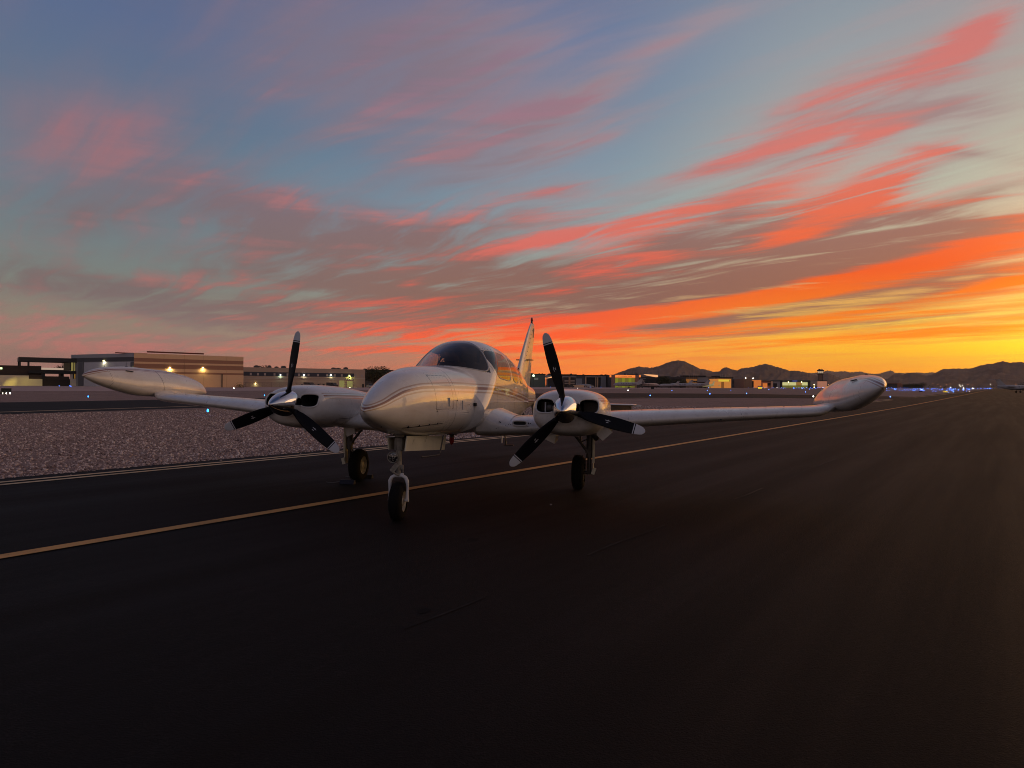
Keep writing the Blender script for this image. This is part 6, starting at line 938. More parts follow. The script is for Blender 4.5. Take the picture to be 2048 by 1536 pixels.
# ---- airfield buildings
BM = {k: mat('wall_'+k, *v) if not isinstance(v, dict) else mat('wall_'+k, **v) for k, v in {
 'conc_grey': ((.28, .28, .285), .8), 'conc_light': ((.36, .36, .365), .8), 'conc_dark': ((.085, .085, .09), .8), 'conc_band': ((.14, .14, .145), .8), 'conc_pale': ((.62, .55, .47), .8), 'conc_green': ((.12, .14, .12), .8),
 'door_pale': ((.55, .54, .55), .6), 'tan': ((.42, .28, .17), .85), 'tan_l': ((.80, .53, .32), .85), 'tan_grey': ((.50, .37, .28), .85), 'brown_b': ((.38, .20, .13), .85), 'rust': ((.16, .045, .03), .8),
 'slate': ((.05, .055, .075), .7), 'pale_trim': ((.55, .47, .40), .7), 'win_pale': ((.45, .38, .36), .25), 'dark_metal': ((.03, .028, .028), .6), 'black_metal': ((.012, .012, .014), .6), 'dark_wood': ((.045, .028, .022), .7), 'black_wood': ((.020, .012, .012), .7),
 'dark_door': ((.02, .018, .018), .5), 'dark_wall': ((.060, .055, .055), .8), 'rose_wall': ((.36, .21, .16), .8), 'beige': ((.34, .25, .18), .8), 'olive_wall': ((.13, .12, .06), .9), 'brown_wall': ((.24, .15, .10), .85), 'brick_wall': ((.36, .17, .10), .9), 'sign_white': ((.5, .56, .5), .4),
 'glass_dark': ((.03, .04, .04), .08)}.items()}
for k, c, s_ in (('door_lit', '#c8c070', .30), ('white_glow_rail', '#e8c8b0', .55), ('lit_yellow', '#b8a860', .42), ('lit_amber', '#d8a038', .6), ('lit_green', '#8f9420', .55), ('lit_olive', '#7c7822', .5), ('orange_sign', '#ff8a3c', .9), ('amber_glow_wall', '#b8702c', .45), ('amber_lit', '#e8903c', .6),
   ('amber_dark_glow', '#9a5a14', .5), ('lit_yellow2', '#e8c83c', .8), ('orange_glow_wall', '#e07a30', .7), ('lit_pale', '#d8d490', .75), ('lit_amber2', '#a87830', .6), ('sign_blue', '#4a5ab0', .6), ('rose_lit', '#c88468', .55)):
    BM[k] = mat('lit_'+k, (.12, .10, .08), .7, emis=c, estr=s_, bump=None)  # emission also paints light onto plain walls, doors and the rail
def build_facade(f):
    t = empty(f['name'], f['o'], f['a']); tag(t, f['label'], f['cat'], f.get('group'))
    for nm, m, u0, u1, v0, v1, d0, d1 in f['parts']:
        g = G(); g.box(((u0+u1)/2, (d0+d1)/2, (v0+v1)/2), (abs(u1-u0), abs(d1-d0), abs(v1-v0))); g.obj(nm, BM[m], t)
    return t
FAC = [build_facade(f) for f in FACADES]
LAMPM = mat('lamp_warm', (.1, .1, .1), .5, emis='#ffec98', estr=9); LAMPW = mat('lamp_white', (.1, .1, .1), .5, emis='#fff4e0', estr=12); LAMPO = mat('lamp_orange', (.1, .1, .1), .5, emis='#ffa070', estr=3)
BLUE = mat('lamp_blue', (.02, .05, .1), .3, emis='#4a80ff', estr=8); BLUEN = mat('lamp_blue_near', (.02, .05, .1), .3, emis='#2a8cff', estr=7); YSIGN = mat('sign_yellow', (.3, .25, .02), .5, emis='#ffd83c', estr=1.1)
def child_world(o, par):
    o.parent = par; bpy.context.view_layer.update(); o.matrix_parent_inverse = par.matrix_world.inverted(); return o
bpy.context.view_layer.update()
for i, (x, y, z, a) in enumerate(LAMPS):
    par = FAC[(0, 0, 1, 1, 2, 2, 2, 2, 2)[i]]; g = G(); g.box((0, 0, 0), (.40, .24, .20)); o = g.obj('wall_lamp', LAMPM if i not in (4, 5, 6) else LAMPW); o.location = (x, y, z); o.rotation_euler = (0, 0, a); child_world(o, par)
    ld = bpy.data.lights.new('lamp_light', 'AREA'); ld.shape = 'DISK'; ld.size = .3; ld.energy = (55, 40, 85, 85, 22, 26, 26, 90, 12)[i]; ld.color = ((1, .92, .6), (1, .95, .5), (1, .78, .30), (1, .78, .30), (.6, 1, .75), (.95, 1, .7), (.95, 1, .6), (.85, 1, .25), (.95, 1, .5))[i]
    l = bpy.data.objects.new('lamp_light', ld); COL.objects.link(l); n = (-math.sin(a), math.cos(a)); l.location = (x-n[0]*.25, y-n[1]*.25, z-.2); l.rotation_euler = (math.radians(18), 0, a)
# floodlight at the far left
t = empty('floodlight', (-160.07, 203.5, .9)); tag(t, 'tall floodlight washing the pale wall yellow at the far left edge', 'floodlight')
g = G(); g.tube([(0, 0, 0), (0, 0, 5.6)], .07, 8); g.obj('pole', BM['dark_metal'], t); g = G(); g.box((.5, 0, 5.5), (1.5, .4, .55)); g.obj('lamp_head', mat('lamp_green', (.1, .1, .1), .5, emis='#d8ffb0', estr=2.0), t)
ld = bpy.data.lights.new('flood_light', 'SPOT'); ld.energy = 2600; ld.spot_size = math.radians(64); ld.spot_blend = .5; ld.color = (1, .80, .14); ld.shadow_soft_size = .2
l = bpy.data.objects.new('flood_light', ld); COL.objects.link(l); l.location = (-160.4, 201.2, 5.2); l.rotation_euler = Vector((2.5, 7, -5.0)).to_track_quat('-Z', 'Y').to_euler()

# ---- taxiway lights
def light_proto(near):
    t = empty('taxiway_light'); g = G(); g.lathe([(.0, 0), (.16, 0), (.17, .02), (.05, .03), (.018, .04), (.018, .26), (0, .26)], (0, 0, 0), 'z', 12); g.obj('post', mat('lamp_post_orange', (.35, .14, .07), .6), t)
    g = G(); g.lathe([(.0, .26), (.05, .26), (.07, .31), (.065, .38), (.03, .43), (0, .44)], (0, 0, 0), 'z', 14); g.obj('lens', BLUEN, t); return t
g = G(); g.lathe([(0, .26), (.06, .27), (.085, .34), (.06, .42), (0, .45)], (0, 0, 0), 'z', 8); g.lathe([(0, 0), (.02, 0), (.02, .26), (0, .26)], (0, 0, 0), 'z', 6, 1); me_far = g.mesh('taxiway_light', [BLUE, BM['dark_metal']])
g = G(); g.lathe([(0, .26), (.07, .27), (.10, .34), (.07, .42), (0, .45)], (0, 0, 0), 'z', 8); g.lathe([(0, 0), (.02, 0), (.02, .26), (0, .26)], (0, 0, 0), 'z', 6, 1); me_wht = g.mesh('taxiway_light', [LAMPW, BM['dark_metal']])
GRP = 'lights along the taxiways and runway'; nearlab = {0: 'blue taxiway light on an orange post, below the left tip tank nose', 1: 'blue taxiway light on an orange post in the near gravel beneath the left wing', 2: 'small blue taxiway light on a post just left of the left engine',
  3: 'white light on the runway edge in front of the striped hangar', 4: 'left of the two blue lights against the dark base of the terrace building', 5: 'paired blue light, left one, by the terrace building side wall', 6: 'paired blue light, right one, by the terrace building side wall',
  7: 'white light low in front of the office building, above the left engine', 8: 'white light low in front of the lit roller doors', 9: 'faint light in front of the office building above the left engine'}
ORD = ['leftmost', 'second', 'third', 'fourth', 'fifth', 'sixth', 'seventh', 'eighth', 'ninth', 'tenth', 'eleventh', 'twelfth', 'thirteenth', 'fourteenth', 'fifteenth', 'sixteenth', 'seventeenth', 'eighteenth', 'nineteenth', 'twentieth']
def light_labels():
    marks = [(.051, 'the grey-green hangar'), (.10, 'the white balconies building'), (.149, 'the long grey hangar'), (.196, 'the orange sign hangar'), (.26, 'the jets by the round tree'), (.313, 'the beige building'), (.345, 'the amber hangar'), (.37, 'the brown block'),
             (.408, 'the small orange shed'), (.455, 'the left end of the glowing hangar'), (.482, 'the right end of the glowing hangar'), (.54, 'the tower foot hangar'), (.60, 'the far tip tank nose'), (.64, 'the broad tree clump'), (.665, 'the low black sign'), (.80, 'the lit yellow sign at the cluster end')]
    lab = dict(nearlab); bins = {}
    for k, (x, y, z, r) in enumerate(FIELD_LIGHTS):
        if k in lab: continue
        az_ = x/y
        if k >= len(FIELD_LIGHTS)-165:
            lab[k] = 'small blue light in the dense cluster right of the far tip tank' if az_ > .55 else 'faint blue light in the thick row before the glowing hangar'; continue
        m = next((t_ for v_, t_ in marks if az_ < v_), marks[-1][1]); bins.setdefault((m, 'near' if r < 260 else 'far'), []).append((az_, k))
    for (m, nf), L_ in bins.items():
        L_.sort()
        for i, (a_, k) in enumerate(L_):
            lab[k] = (('single ' if len(L_) == 1 else ORD[i]+' ')+('near light standing in the gravel below ' if nf == 'near' else 'small light on the apron edge below ')+m)
    return lab
LIGHTLAB = light_labels()
proto = None
white = {3, 7, 8, 9, 14, 15, 16}
for k, (x, y, z, r) in enumerate(FIELD_LIGHTS):
    if k < 3:
        if proto is None: proto = light_proto(True); t = proto
        else:
            t = proto.copy(); COL.objects.link(t)
            for ch in proto.children: c = ch.copy(); COL.objects.link(c); c.parent = t
        t.location = (x, y, float(gz(x, y))-.03); t.scale = (.62, .62, .85); tag(t, nearlab[k], 'taxiway light', GRP)
    else:
        far_c = k >= len(FIELD_LIGHTS)-165; o = link('taxiway_light', me_wht if (k in white or (k > 10 and k % 7 == 3 and not far_c)) else me_far); o.location = (x, y, float(gz(x, y))-.02)
        s_ = (.85, 1.0, .7, 1.25)[k % 4]*(1+max(0, r-300)/900*1.0); o.scale = (s_, s_, s_)
        lab = LIGHTLAB[k]
        tag(o, lab, 'taxiway light', GRP)
# ---- taxiway signs
def sign(name, loc, w, h, m, label, lamps=0, text=False):
    t = empty(name, (loc[0], loc[1], float(gz(loc[0], loc[1]))), math.atan2(-loc[0], loc[1])); tag(t, label, 'sign')
    g = G(); g.box((0, 0, .25+h/2), (w, .25, h)); g.obj('panel', m, t)
    for s_ in (-1, 1): g = G(); g.box((s_*w*.4, 0, .12), (.06, .06, .26)); g.obj('leg', BM['dark_metal'], t)
    for k in range(lamps): g = G(); g.box((-w*.36+k*w*.36, -.2, .10), (.09, .06, .16)); g.obj('lamp', LAMPW, t)
    if text:
        for k in (-.22, .22): g = G(); g.box((k*w, -.135, .25+h/2), (w*.12, .02, h*.6)); g.obj('letter', BM['black_metal'], t)
    return t
sign('taxiway_sign', (-65.08, 84.18), 1.05, .50, BM['black_metal'], 'black sign box on three lit feet in the gravel at the far left edge', 3)
sign('taxiway_sign', (89.75, 505.9), 2.4, 1.0, YSIGN, 'lit yellow sign below the hangar with the orange name board', 0, True)
sign('taxiway_sign', (60.32, 280.7), 1.35, .85, BM['black_metal'], 'black sign box with one white lamp in front of the parked jets')
sign('taxiway_sign', (155.74, 410.7), 2.2, .85, YSIGN, 'lit yellow sign in front of the small orange shed', 0, True)
sign('taxiway_sign', (132.74, 200.2), 1.05, .36, YSIGN, 'lit yellow sign on the near edge of the blue light cluster', 0, True)
sign('taxiway_sign', (130.9, 209.4), .9, .30, BM['black_metal'], 'low black sign left of the yellow sign in the blue light cluster')
# ---- lamps on masts and distant street lights
def mast_lamp(x, y, z, label, m=LAMPW, r=.35, cat='lamp', base=None):
    zb = float(gz(x, y)) if base is None else base; t = empty('lamp_mast', (x, y, zb)); tag(t, label, cat)
    g = G(); g.tube([(0, 0, 0), (0, 0, z-zb)], .06, 6); g.obj('mast', BM['dark_metal'], t); g = G(); g.lathe([(0, -r), (r*.7, -r*.7), (r, 0), (r*.7, r*.7), (0, r)], (0, 0, z-zb), 'z', 10); g.obj('lamp', m, t); return t
GW = mat('lamp_greenwhite', (.1, .1, .1), .5, emis='#d8ffc0', estr=3)
mast_lamp(15.2, 463, 10.2, 'round green-white lamp in front of the grey-green hangar right of the fin', GW, .85)
for (x, y, z, lb) in ((54.4, 548, 6.8, 'white lamp at the open bays right of the upright blade'), (58.23, 540, 5.3, 'white lamp low in front of the long grey hangar'), (78.0, 525, 5.6, 'lamp just left of the orange-sign hangar'),
   (198.3, 555, 11.2, 'lamp above the left corner of the brown block'), (204.6, 555, 11.1, 'lamp above the right corner of the brown block')): mast_lamp(x, y, z, lb, LAMPW, .36)
for (px_, D_, z, lb) in ((236.75/560, 735, 10.2, 'left lamp over the glowing hangar'), (247.88/560, 735, 10.3, 'right lamp over the glowing hangar'), (258.8/560, 732, 7.4, 'upper lamp on the grey hangar below the tower'), (258.8/560, 731, 4.6, 'lower lamp on the grey hangar below the tower')): mast_lamp(px_*D_, D_, z, lb, LAMPM, .5)
hz_ = lambda X_: 775.5+.0073*(X_-1024)
k_ = 0
STREET = ((1893, 769, LAMPO), (1900, 768, LAMPO), (1919.5, 770, LAMPW), (1921.5, 772.3, LAMPW), (1924.8, 771.4, LAMPW), (1936, 769, LAMPO), (1944.5, 770, LAMPO), (1981, 768.5, LAMPW), (2005, 768.6, LAMPO), (2032, 768.2, LAMPO), (1866, 767, LAMPO), (1876, 768.6, LAMPO), (1882, 773, LAMPO), (1901.5, 775, LAMPW), (1927.5, 776.2, LAMPW), (1946, 776.4, LAMPW), (1648, 766, LAMPO), (1657, 769, LAMPO))
STL = {}
for i_, q_ in enumerate(sorted(q_ for q_ in ((a_, b_) for a_, b_, _ in STREET) if q_[0] > 1700)): STL[q_] = ORD[i_]+' distant street light from the left below the right mountain'
STL[(1648, 766)] = 'upper distant street light just right of the pink-lit block'; STL[(1657, 769)] = 'distant street light between the pink-lit block and the tip tank'
for X_, Y_, m_ in STREET:
    D_ = 1100.; x = (X_-1024)/1308*D_; z = 1.53+(hz_(X_)-Y_)/1308*D_; k_ += 1
    mast_lamp(x, D_, max(z, float(gz(x, D_))+1), STL[(X_, Y_)], m_, (.34 if Y_ < 774 else .6), 'street light')['group'] = 'distant street lights'
# ---- control tower
t = empty('control_tower', (424.57, 900.0, 4.2), math.atan2(-424, 900)); tag(t, 'airport control tower with a dark overhanging cab above the glowing hangars', 'control tower')
g = G(); g.prism([(-2.6, -2.6), (2.6, -2.6), (2.6, 2.6), (-2.6, 2.6)], 0, 18.6); g.obj('shaft', BM['brown_wall'], t)
g = G(); g.box((2.65, -2.2, 9.3), (.5, .9, 18.5)); g.box((-2.65, -2.2, 9.3), (.4, .9, 18.5)); g.obj('corner_rib', BM['black_metal'], t)
oct_ = lambda r, n=8: [(r*math.cos(math.pi/8+k*math.pi*2/n), r*math.sin(math.pi/8+k*math.pi*2/n)) for k in range(n)]
g = G(); g.prism(oct_(4.6), 18.6, 19.1); g.prism(oct_(4.0), 19.1, 20.3); g.obj('balcony', BM['dark_metal'], t)
for k in range(8):
    a, b = oct_(3.5)[k], oct_(3.5)[(k+1) % 8]; c, d = oct_(4.0)[k], oct_(4.0)[(k+1) % 8]
    g = G(); g.add([(a[0], a[1], 20.3), (b[0], b[1], 20.3), (d[0], d[1], 23.2), (c[0], c[1], 23.2)], [(0, 1, 2, 3)]); g.obj('window', mat('tower_glass', (.3, .28, .25), .2, emis='#e8c8a0', estr=.5), t)
    g = G(); g.tube([(a[0], a[1], 20.3), (c[0], c[1], 23.2)], .12, 5); g.obj('mullion', BM['black_metal'], t)
g = G(); g.prism(oct_(4.8), 23.2, 24.9); g.prism(oct_(3.4), 24.9, 25.6); g.obj('roof', BM['black_metal'], t)
g = G(); g.box((-1.5, 0, 26), (1.6, 1.2, .9)); g.tube([(1.2, 0, 25), (1.2, 0, 27.2)], .1, 5); g.obj('roof_equipment', BM['black_metal'], t)
# canopy wedge and masts
t = empty('canopy', (102, 500, 2.5)); tag(t, 'bright triangular canopy edge left of the round dark tree', 'canopy')
g = G(); g.add([(0, 0, 10.1), (9.6, 0, 9.6), (9.6, 0, 8.0), (2.3, 0, 9.35), (0, 8, 10.1), (9.6, 8, 9.6), (9.6, 8, 8.0), (2.3, 8, 9.35)], [(0, 3, 2, 1), (4, 5, 6, 7), (0, 1, 5, 4), (1, 2, 6, 5), (2, 3, 7, 6), (3, 0, 4, 7)]); g.obj('fascia', mat('fascia_orange_glow', (.5, .35, .2), .6, emis='#ffb478', estr=.85), t)  # bright look of the fascia is put into its colour as emission
for xx in (3.5, 8.8): g = G(); g.tube([(xx, 4, 0), (xx, 4, 9)], .12, 6); g.obj('post', BM['dark_metal'], t)
t = empty('canopy', (27.3, 440, 1.9)); tag(t, 'peaked orange-lit canopy between the tail fin and the upright propeller blade', 'canopy')
g = G(); g.add([(-5, 0, 6.0), (3, 0, 8.6), (3, 0, 7.0), (-5, 6, 6.0), (3, 6, 8.6), (3, 6, 7.0)], [(0, 2, 1), (3, 4, 5), (0, 1, 4, 3), (1, 2, 5, 4), (2, 0, 3, 5)]); g.obj('fascia', MATS['fascia_orange_glow'], t)
for xx in (-4.2, 2.6): g = G(); g.tube([(xx, 3, 0), (xx, 3, 7)], .12, 6); g.obj('post', BM['dark_metal'], t)
for k, (x, z) in enumerate(((161.9, 15.1), (164.2, 15.3), (165.5, 15.6), (167.8, 15.1), (169.7, 15.1), (190.3, 14.8), (192.2, 14.9), (195, 14.9), (198.1, 15.1), (200, 14.6))):
    g = G(); g.tube([(0, 0, 0), (0, 0, z-3)], .10, 5); g.tube([(0, 0, z-3), (.5, 0, z-2.9)], .10, 5); o = g.obj('flag_mast', BM['pale_trim']); o.location = (x, 597, 3.0); tag(o, ORD[k]+' thin mast from the left over the flat canopy roofs', 'mast', 'masts over the terminal roof')
# sign lettering on the orange board (too small in the picture to read: dark strokes at the same size)
sb = [c for c in FAC[7+0].children] if False else None

def roof_unit(par, u, d, v, w_, h_):
    g = G(); g.box((u, d, v+h_/2), (w_, w_*.8, h_)); g.box((u, d, v+h_+.08), (w_*.5, w_*.4, .16)); return g.obj('roof_unit', BM['conc_dark'], par)
_rr = random.Random(4)
for f_, t_ in list(zip(FACADES, FAC))[2:12]:
    top = max(p[5] for p in f_['parts'] if p[0] == 'wall') if any(p[0] == 'wall' for p in f_['parts']) else None
    if top is None: continue
    wl = next(p for p in f_['parts'] if p[0] == 'wall'); 
    for k in range(4 if f_['L'] < 20 else 7): roof_unit(t_, wl[2]+(wl[3]-wl[2])*_rr.uniform(.05, .95), _rr.uniform(2, 8), top, _rr.uniform(1.0, 2.2), _rr.uniform(.4, .9))
def van(x, y, rz, m, label):
    t = empty('parked_van', (x, y, float(gz(x, y))), rz); tag(t, label, 'van'); g = G(); g.prism([(-2.5, .4), (2.3, .4), (2.5, 1.1), (1.6, 1.35), (1.1, 2.0), (-2.5, 2.05)], -.95, .95, 'y'); g.obj('body', m, t)
    g = G(); g.prism([(1.05, 1.4), (1.5, 1.38), (1.12, 1.92), (.4, 1.92), (.4, 1.4)], -.97, .97, 'y'); g.obj('window', BM['glass_dark'], t)
    for sx in (-1.6, 1.6):
        for sy in (-1, 1): g = G(); g.lathe([(0, -.1), (.34, -.1), (.36, 0), (.34, .1), (0, .1)], (sx, sy*.86, .36), 'y', 14); g.obj('wheel', BM['black_metal'], t)
_vm = mat('van_white', (.45, .42, .40), .4); _vd = mat('van_dark', (.05, .045, .045), .4)
van(55.5, 462, .1, _vm, 'pale van parked between the balconies building and the long grey hangar'); van(40.5, 452, .2, _vd, 'dark van just left of the balconies building'); van(95.0, 485, 0, _vd, 'dark van behind the largest pale jet'); van(-72.0, 262, -.6, _vd, 'dark van parked in front of the lit roller doors'); van(-80.5, 260, -.6, _vd, 'dark van before the office wall right of the left propeller'); van(262, 690, .1, _vm, 'pale van in front of the glowing hangar'); van(150.5, 515, .1, _vd, 'dark tug beside the rosy low block')

# the unreadable name on the orange board: two words of small dark strokes
sb = next(c for f, o in zip(FACADES, FAC) for c in o.children if c.name.startswith('sign_board'))
_f = next(f for f in FACADES if any(p[0] == 'sign_board' for p in f['parts'])); _p = next(p for p in _f['parts'] if p[0] == 'sign_board')
g = G(); u0, u1, v0, v1 = _p[2:6]; W_ = u1-u0; H_ = v1-v0; rr_ = random.Random(9)
for a_, n_ in ((.31, 8), (.62, 6)):
    for k in range(n_):
        x_ = u0+W_*(a_+k*.036); h_ = H_*.34; c_ = (v0+v1)/2
        g.box((x_, _p[6]-.02, c_), (W_*.006, .03, h_)); g.box((x_+W_*.018, _p[6]-.02, c_), (W_*.006, .03, h_)); g.box((x_+W_*.009, _p[6]-.021, c_+h_*rr_.choice((-.4, 0, .4))), (W_*.018, .03, h_*.22))
o = link('lettering', g.mesh('lettering', mat('letter_maroon', (.06, .008, .005), .6)), sb)
g = G(); g.tube([(u0+W_*.15, _p[6]-.02, v0+H_*.35), (u0+W_*.20, _p[6]-.02, v0+H_*.7), (u0+W_*.24, _p[6]-.02, v0+H_*.4), (u0+W_*.27, _p[6]-.02, v0+H_*.55)], .09, 5); link('sign_emblem', g.mesh('sign_emblem', mat('emblem_orange', (.5, .16, .03), .6)), sb)

# ---- trees
def leaf_fn(c1, c2):
    def f(t, b, tc):
        n = t.noise(tc, .9, 3, .6); t.l.new(t.mix(t.ss(n, .35, .65), (*c1, 1), (*c2, 1)), b.inputs['Base Color'])
    return f
LEAF = mat('leaf_dark', (.05, .06, .03), .8, spec=.2, fn=leaf_fn((.030, .034, .016), (.085, .085, .040)))
LEAF2 = mat('leaf_palm', (.06, .05, .03), .8, spec=.2, fn=leaf_fn((.045, .034, .020), (.10, .075, .045)))
BARK = mat('bark', (.08, .055, .04), .9, var=(6, .3))
def tree(loc, h, w, label, seed=0, n=1500, lobes=9, leaf=.30, m=None, low=.25, group=None):
    r2 = np.random.default_rng(seed); t = empty('tree', loc); tag(t, label, 'tree', group)
    g = G(); th_ = h*low*1.3; g.tube([(0, 0, -.2), (.1, 0, th_*.5), (.0, .1, th_)], [h*.035, h*.028, h*.020], 8)
    C_ = []
    for k in range(lobes):
        a = k/lobes*6.28+r2.random(); rr = w*.5*r2.uniform(.25, .68); c = np.array([rr*math.cos(a), rr*math.sin(a), h*(low+(1-low)*r2.uniform(.30, .78))]); C_.append((c, r2.uniform(.24, .36)*w))
        g.tube([(0, 0, th_*.7), tuple(c*np.array([.5, .5, .75])), tuple(c)], [h*.018, h*.012, h*.005], 6)
    C_.append((np.array([0, 0, h*(.5+low*.4)]), .34*w)); g.obj('trunk', BARK, t)
    V = []; F = []
    for k in range(n):
        c, R_ = C_[r2.integers(len(C_))]; d = r2.normal(size=3); d /= np.linalg.norm(d); p = c+d*R_*r2.random()**.35*np.array([1, 1, .8])
        if p[2] > h: p[2] = h-(p[2]-h)*.3
        u = r2.normal(size=3); u /= np.linalg.norm(u); v = np.cross(u, r2.normal(size=3)); v /= np.linalg.norm(v); s = leaf*r2.uniform(.5, 1.3); b = len(V)
        V += [p-u*s, p+v*s*.5, p+u*s, p-v*s*.5]; F.append((b, b+1, b+2, b+3))
    me = mesh('crown', V, F, m or LEAF); link('crown', me, t); return t
tree((-107.7, 282, float(gz(-107, 282))), 9.6, 9.0, 'feathery dark tree top showing over the office building roof beside the tan hangar', 1, 1700, leaf=.34)
tree((-98.5, 286, float(gz(-98, 286))), 8.7, 4.5, 'small tree top over the office roof, left of the upright left propeller blade', 2, 700, leaf=.3)
tree((-113.5, 284, float(gz(-113, 284))), 8.6, 4.5, 'low dark crown against the tan hangar edge above the office roof', 6, 700, leaf=.3)
tree((-83.5, 290, float(gz(-83, 290))), 9.3, 3.0, 'single small crown above the office roof right behind the left propeller', 7, 400, leaf=.3)
tree((-62.5, 300, float(gz(-62, 300))), 9.6, 13.0, 'big round dark green tree between the office building and the aeroplane nose', 3, 3600, 12, leaf=.30, low=.12)
tree((128.6, 552, float(gz(128, 552))), 9.8, 12.5, 'dark round tree behind the parked jets left of the beige building', 4, 2400, 12, leaf=.42, low=.10)
tree((144.8, 560, float(gz(144, 560))), 6.8, 13.0, 'low spreading tree left of the beige building', 5, 1600, 10, leaf=.42, low=.10)
for k, (X_, h, w) in enumerate(((1821, 9, 15), (1832, 8, 12), (1845, 10.5, 13), (1766, 7, 10), (1776, 6, 8), (1812, 6.5, 9), (2046, 8, 7), (1663, 6, 9), (1676, 7, 8))):
    D_ = 1000. if X_ != 2046 else 330.; x = (X_-1024)/1308*D_
    tree((x, D_, float(gz(x, D_))-.3), h if X_ != 2046 else 4.5, w if X_ != 2046 else 6, ('broad dark tree, left one of the clump below the dip in the mountains' if k == 0 else 'middle tree of the clump left of the blue light cluster end' if k == 1 else 'tallest round tree of the clump above the blue lights' if k == 2 else
         ('left small tree by the long low dark shed', 'right small tree by the long low dark shed')[k-3] if k in (3, 4) else 'small tree left of the tree clump' if k == 5 else 'dark bush at the right edge of the picture beside the parked jet' if k == 6 else 'small tree right of the control tower, left one' if k == 7 else 'small tree right of the control tower, beside the tip tank'), 20+k, 500, 8, leaf=.55 if X_ != 2046 else .25, low=.1)
# far scrub: a ragged dark band below the mountains
r2 = np.random.default_rng(77); V = []; F = []
for k in range(9000):
    az = math.radians(r2.uniform(-44, 50)); D_ = r2.uniform(1060, 1700); x, y = D_*math.tan(az), D_; s = r2.uniform(.6, 1.6); zc = float(gz(x, y))+r2.random()**1.6*(5.5+2.0*math.sin(az*90)+1.5*math.sin(az*230))
    u = r2.normal(size=3); u /= np.linalg.norm(u); v = np.cross(u, r2.normal(size=3)); v /= np.linalg.norm(v); b = len(V); p = np.array([x, y, zc]); V += [p-u*s, p+v*s*.6, p+u*s, p-v*s*.6]; F.append((b, b+1, b+2, b+3))
tag(link('distant_scrub', mesh('distant_scrub', V, F, LEAF)), 'ragged dark band of desert trees at the foot of the mountains', 'scrub', kind='stuff')
# palm behind the terrace
t = empty('palm_tree', (-156.5, 226, .8)); tag(t, 'palm crown seen through the open roof terrace', 'palm tree'); g = G(); g.tube([(0, 0, 0), (0, 0, 6.6)], [.25, .18], 8); g.obj('trunk', BARK, t)
g = G()
for k in range(26):
    a = k*2.4; e = random.uniform(-.3, 1.2); P_ = []
    for q in range(5): f = q/4; P_.append((math.cos(a)*2.1*f*math.cos(e), math.sin(a)*2.1*f*math.cos(e), 6.6+2.1*f*math.sin(e)-1.2*f*f))
    for q in range(4):
        p, p2 = Vector(P_[q]), Vector(P_[q+1]); d = (p2-p).cross(Vector((0, 0, 1))).normalized()*.16; g.add([p-d, p+d, p2+d*.7, p2-d*.7], [(0, 1, 2, 3)])
g.obj('frond', LEAF2, t)
for k, (X_, D_, z_) in enumerate(((9, 84, .02), (12, 84.6, .02), (27, 150, .05))): pass

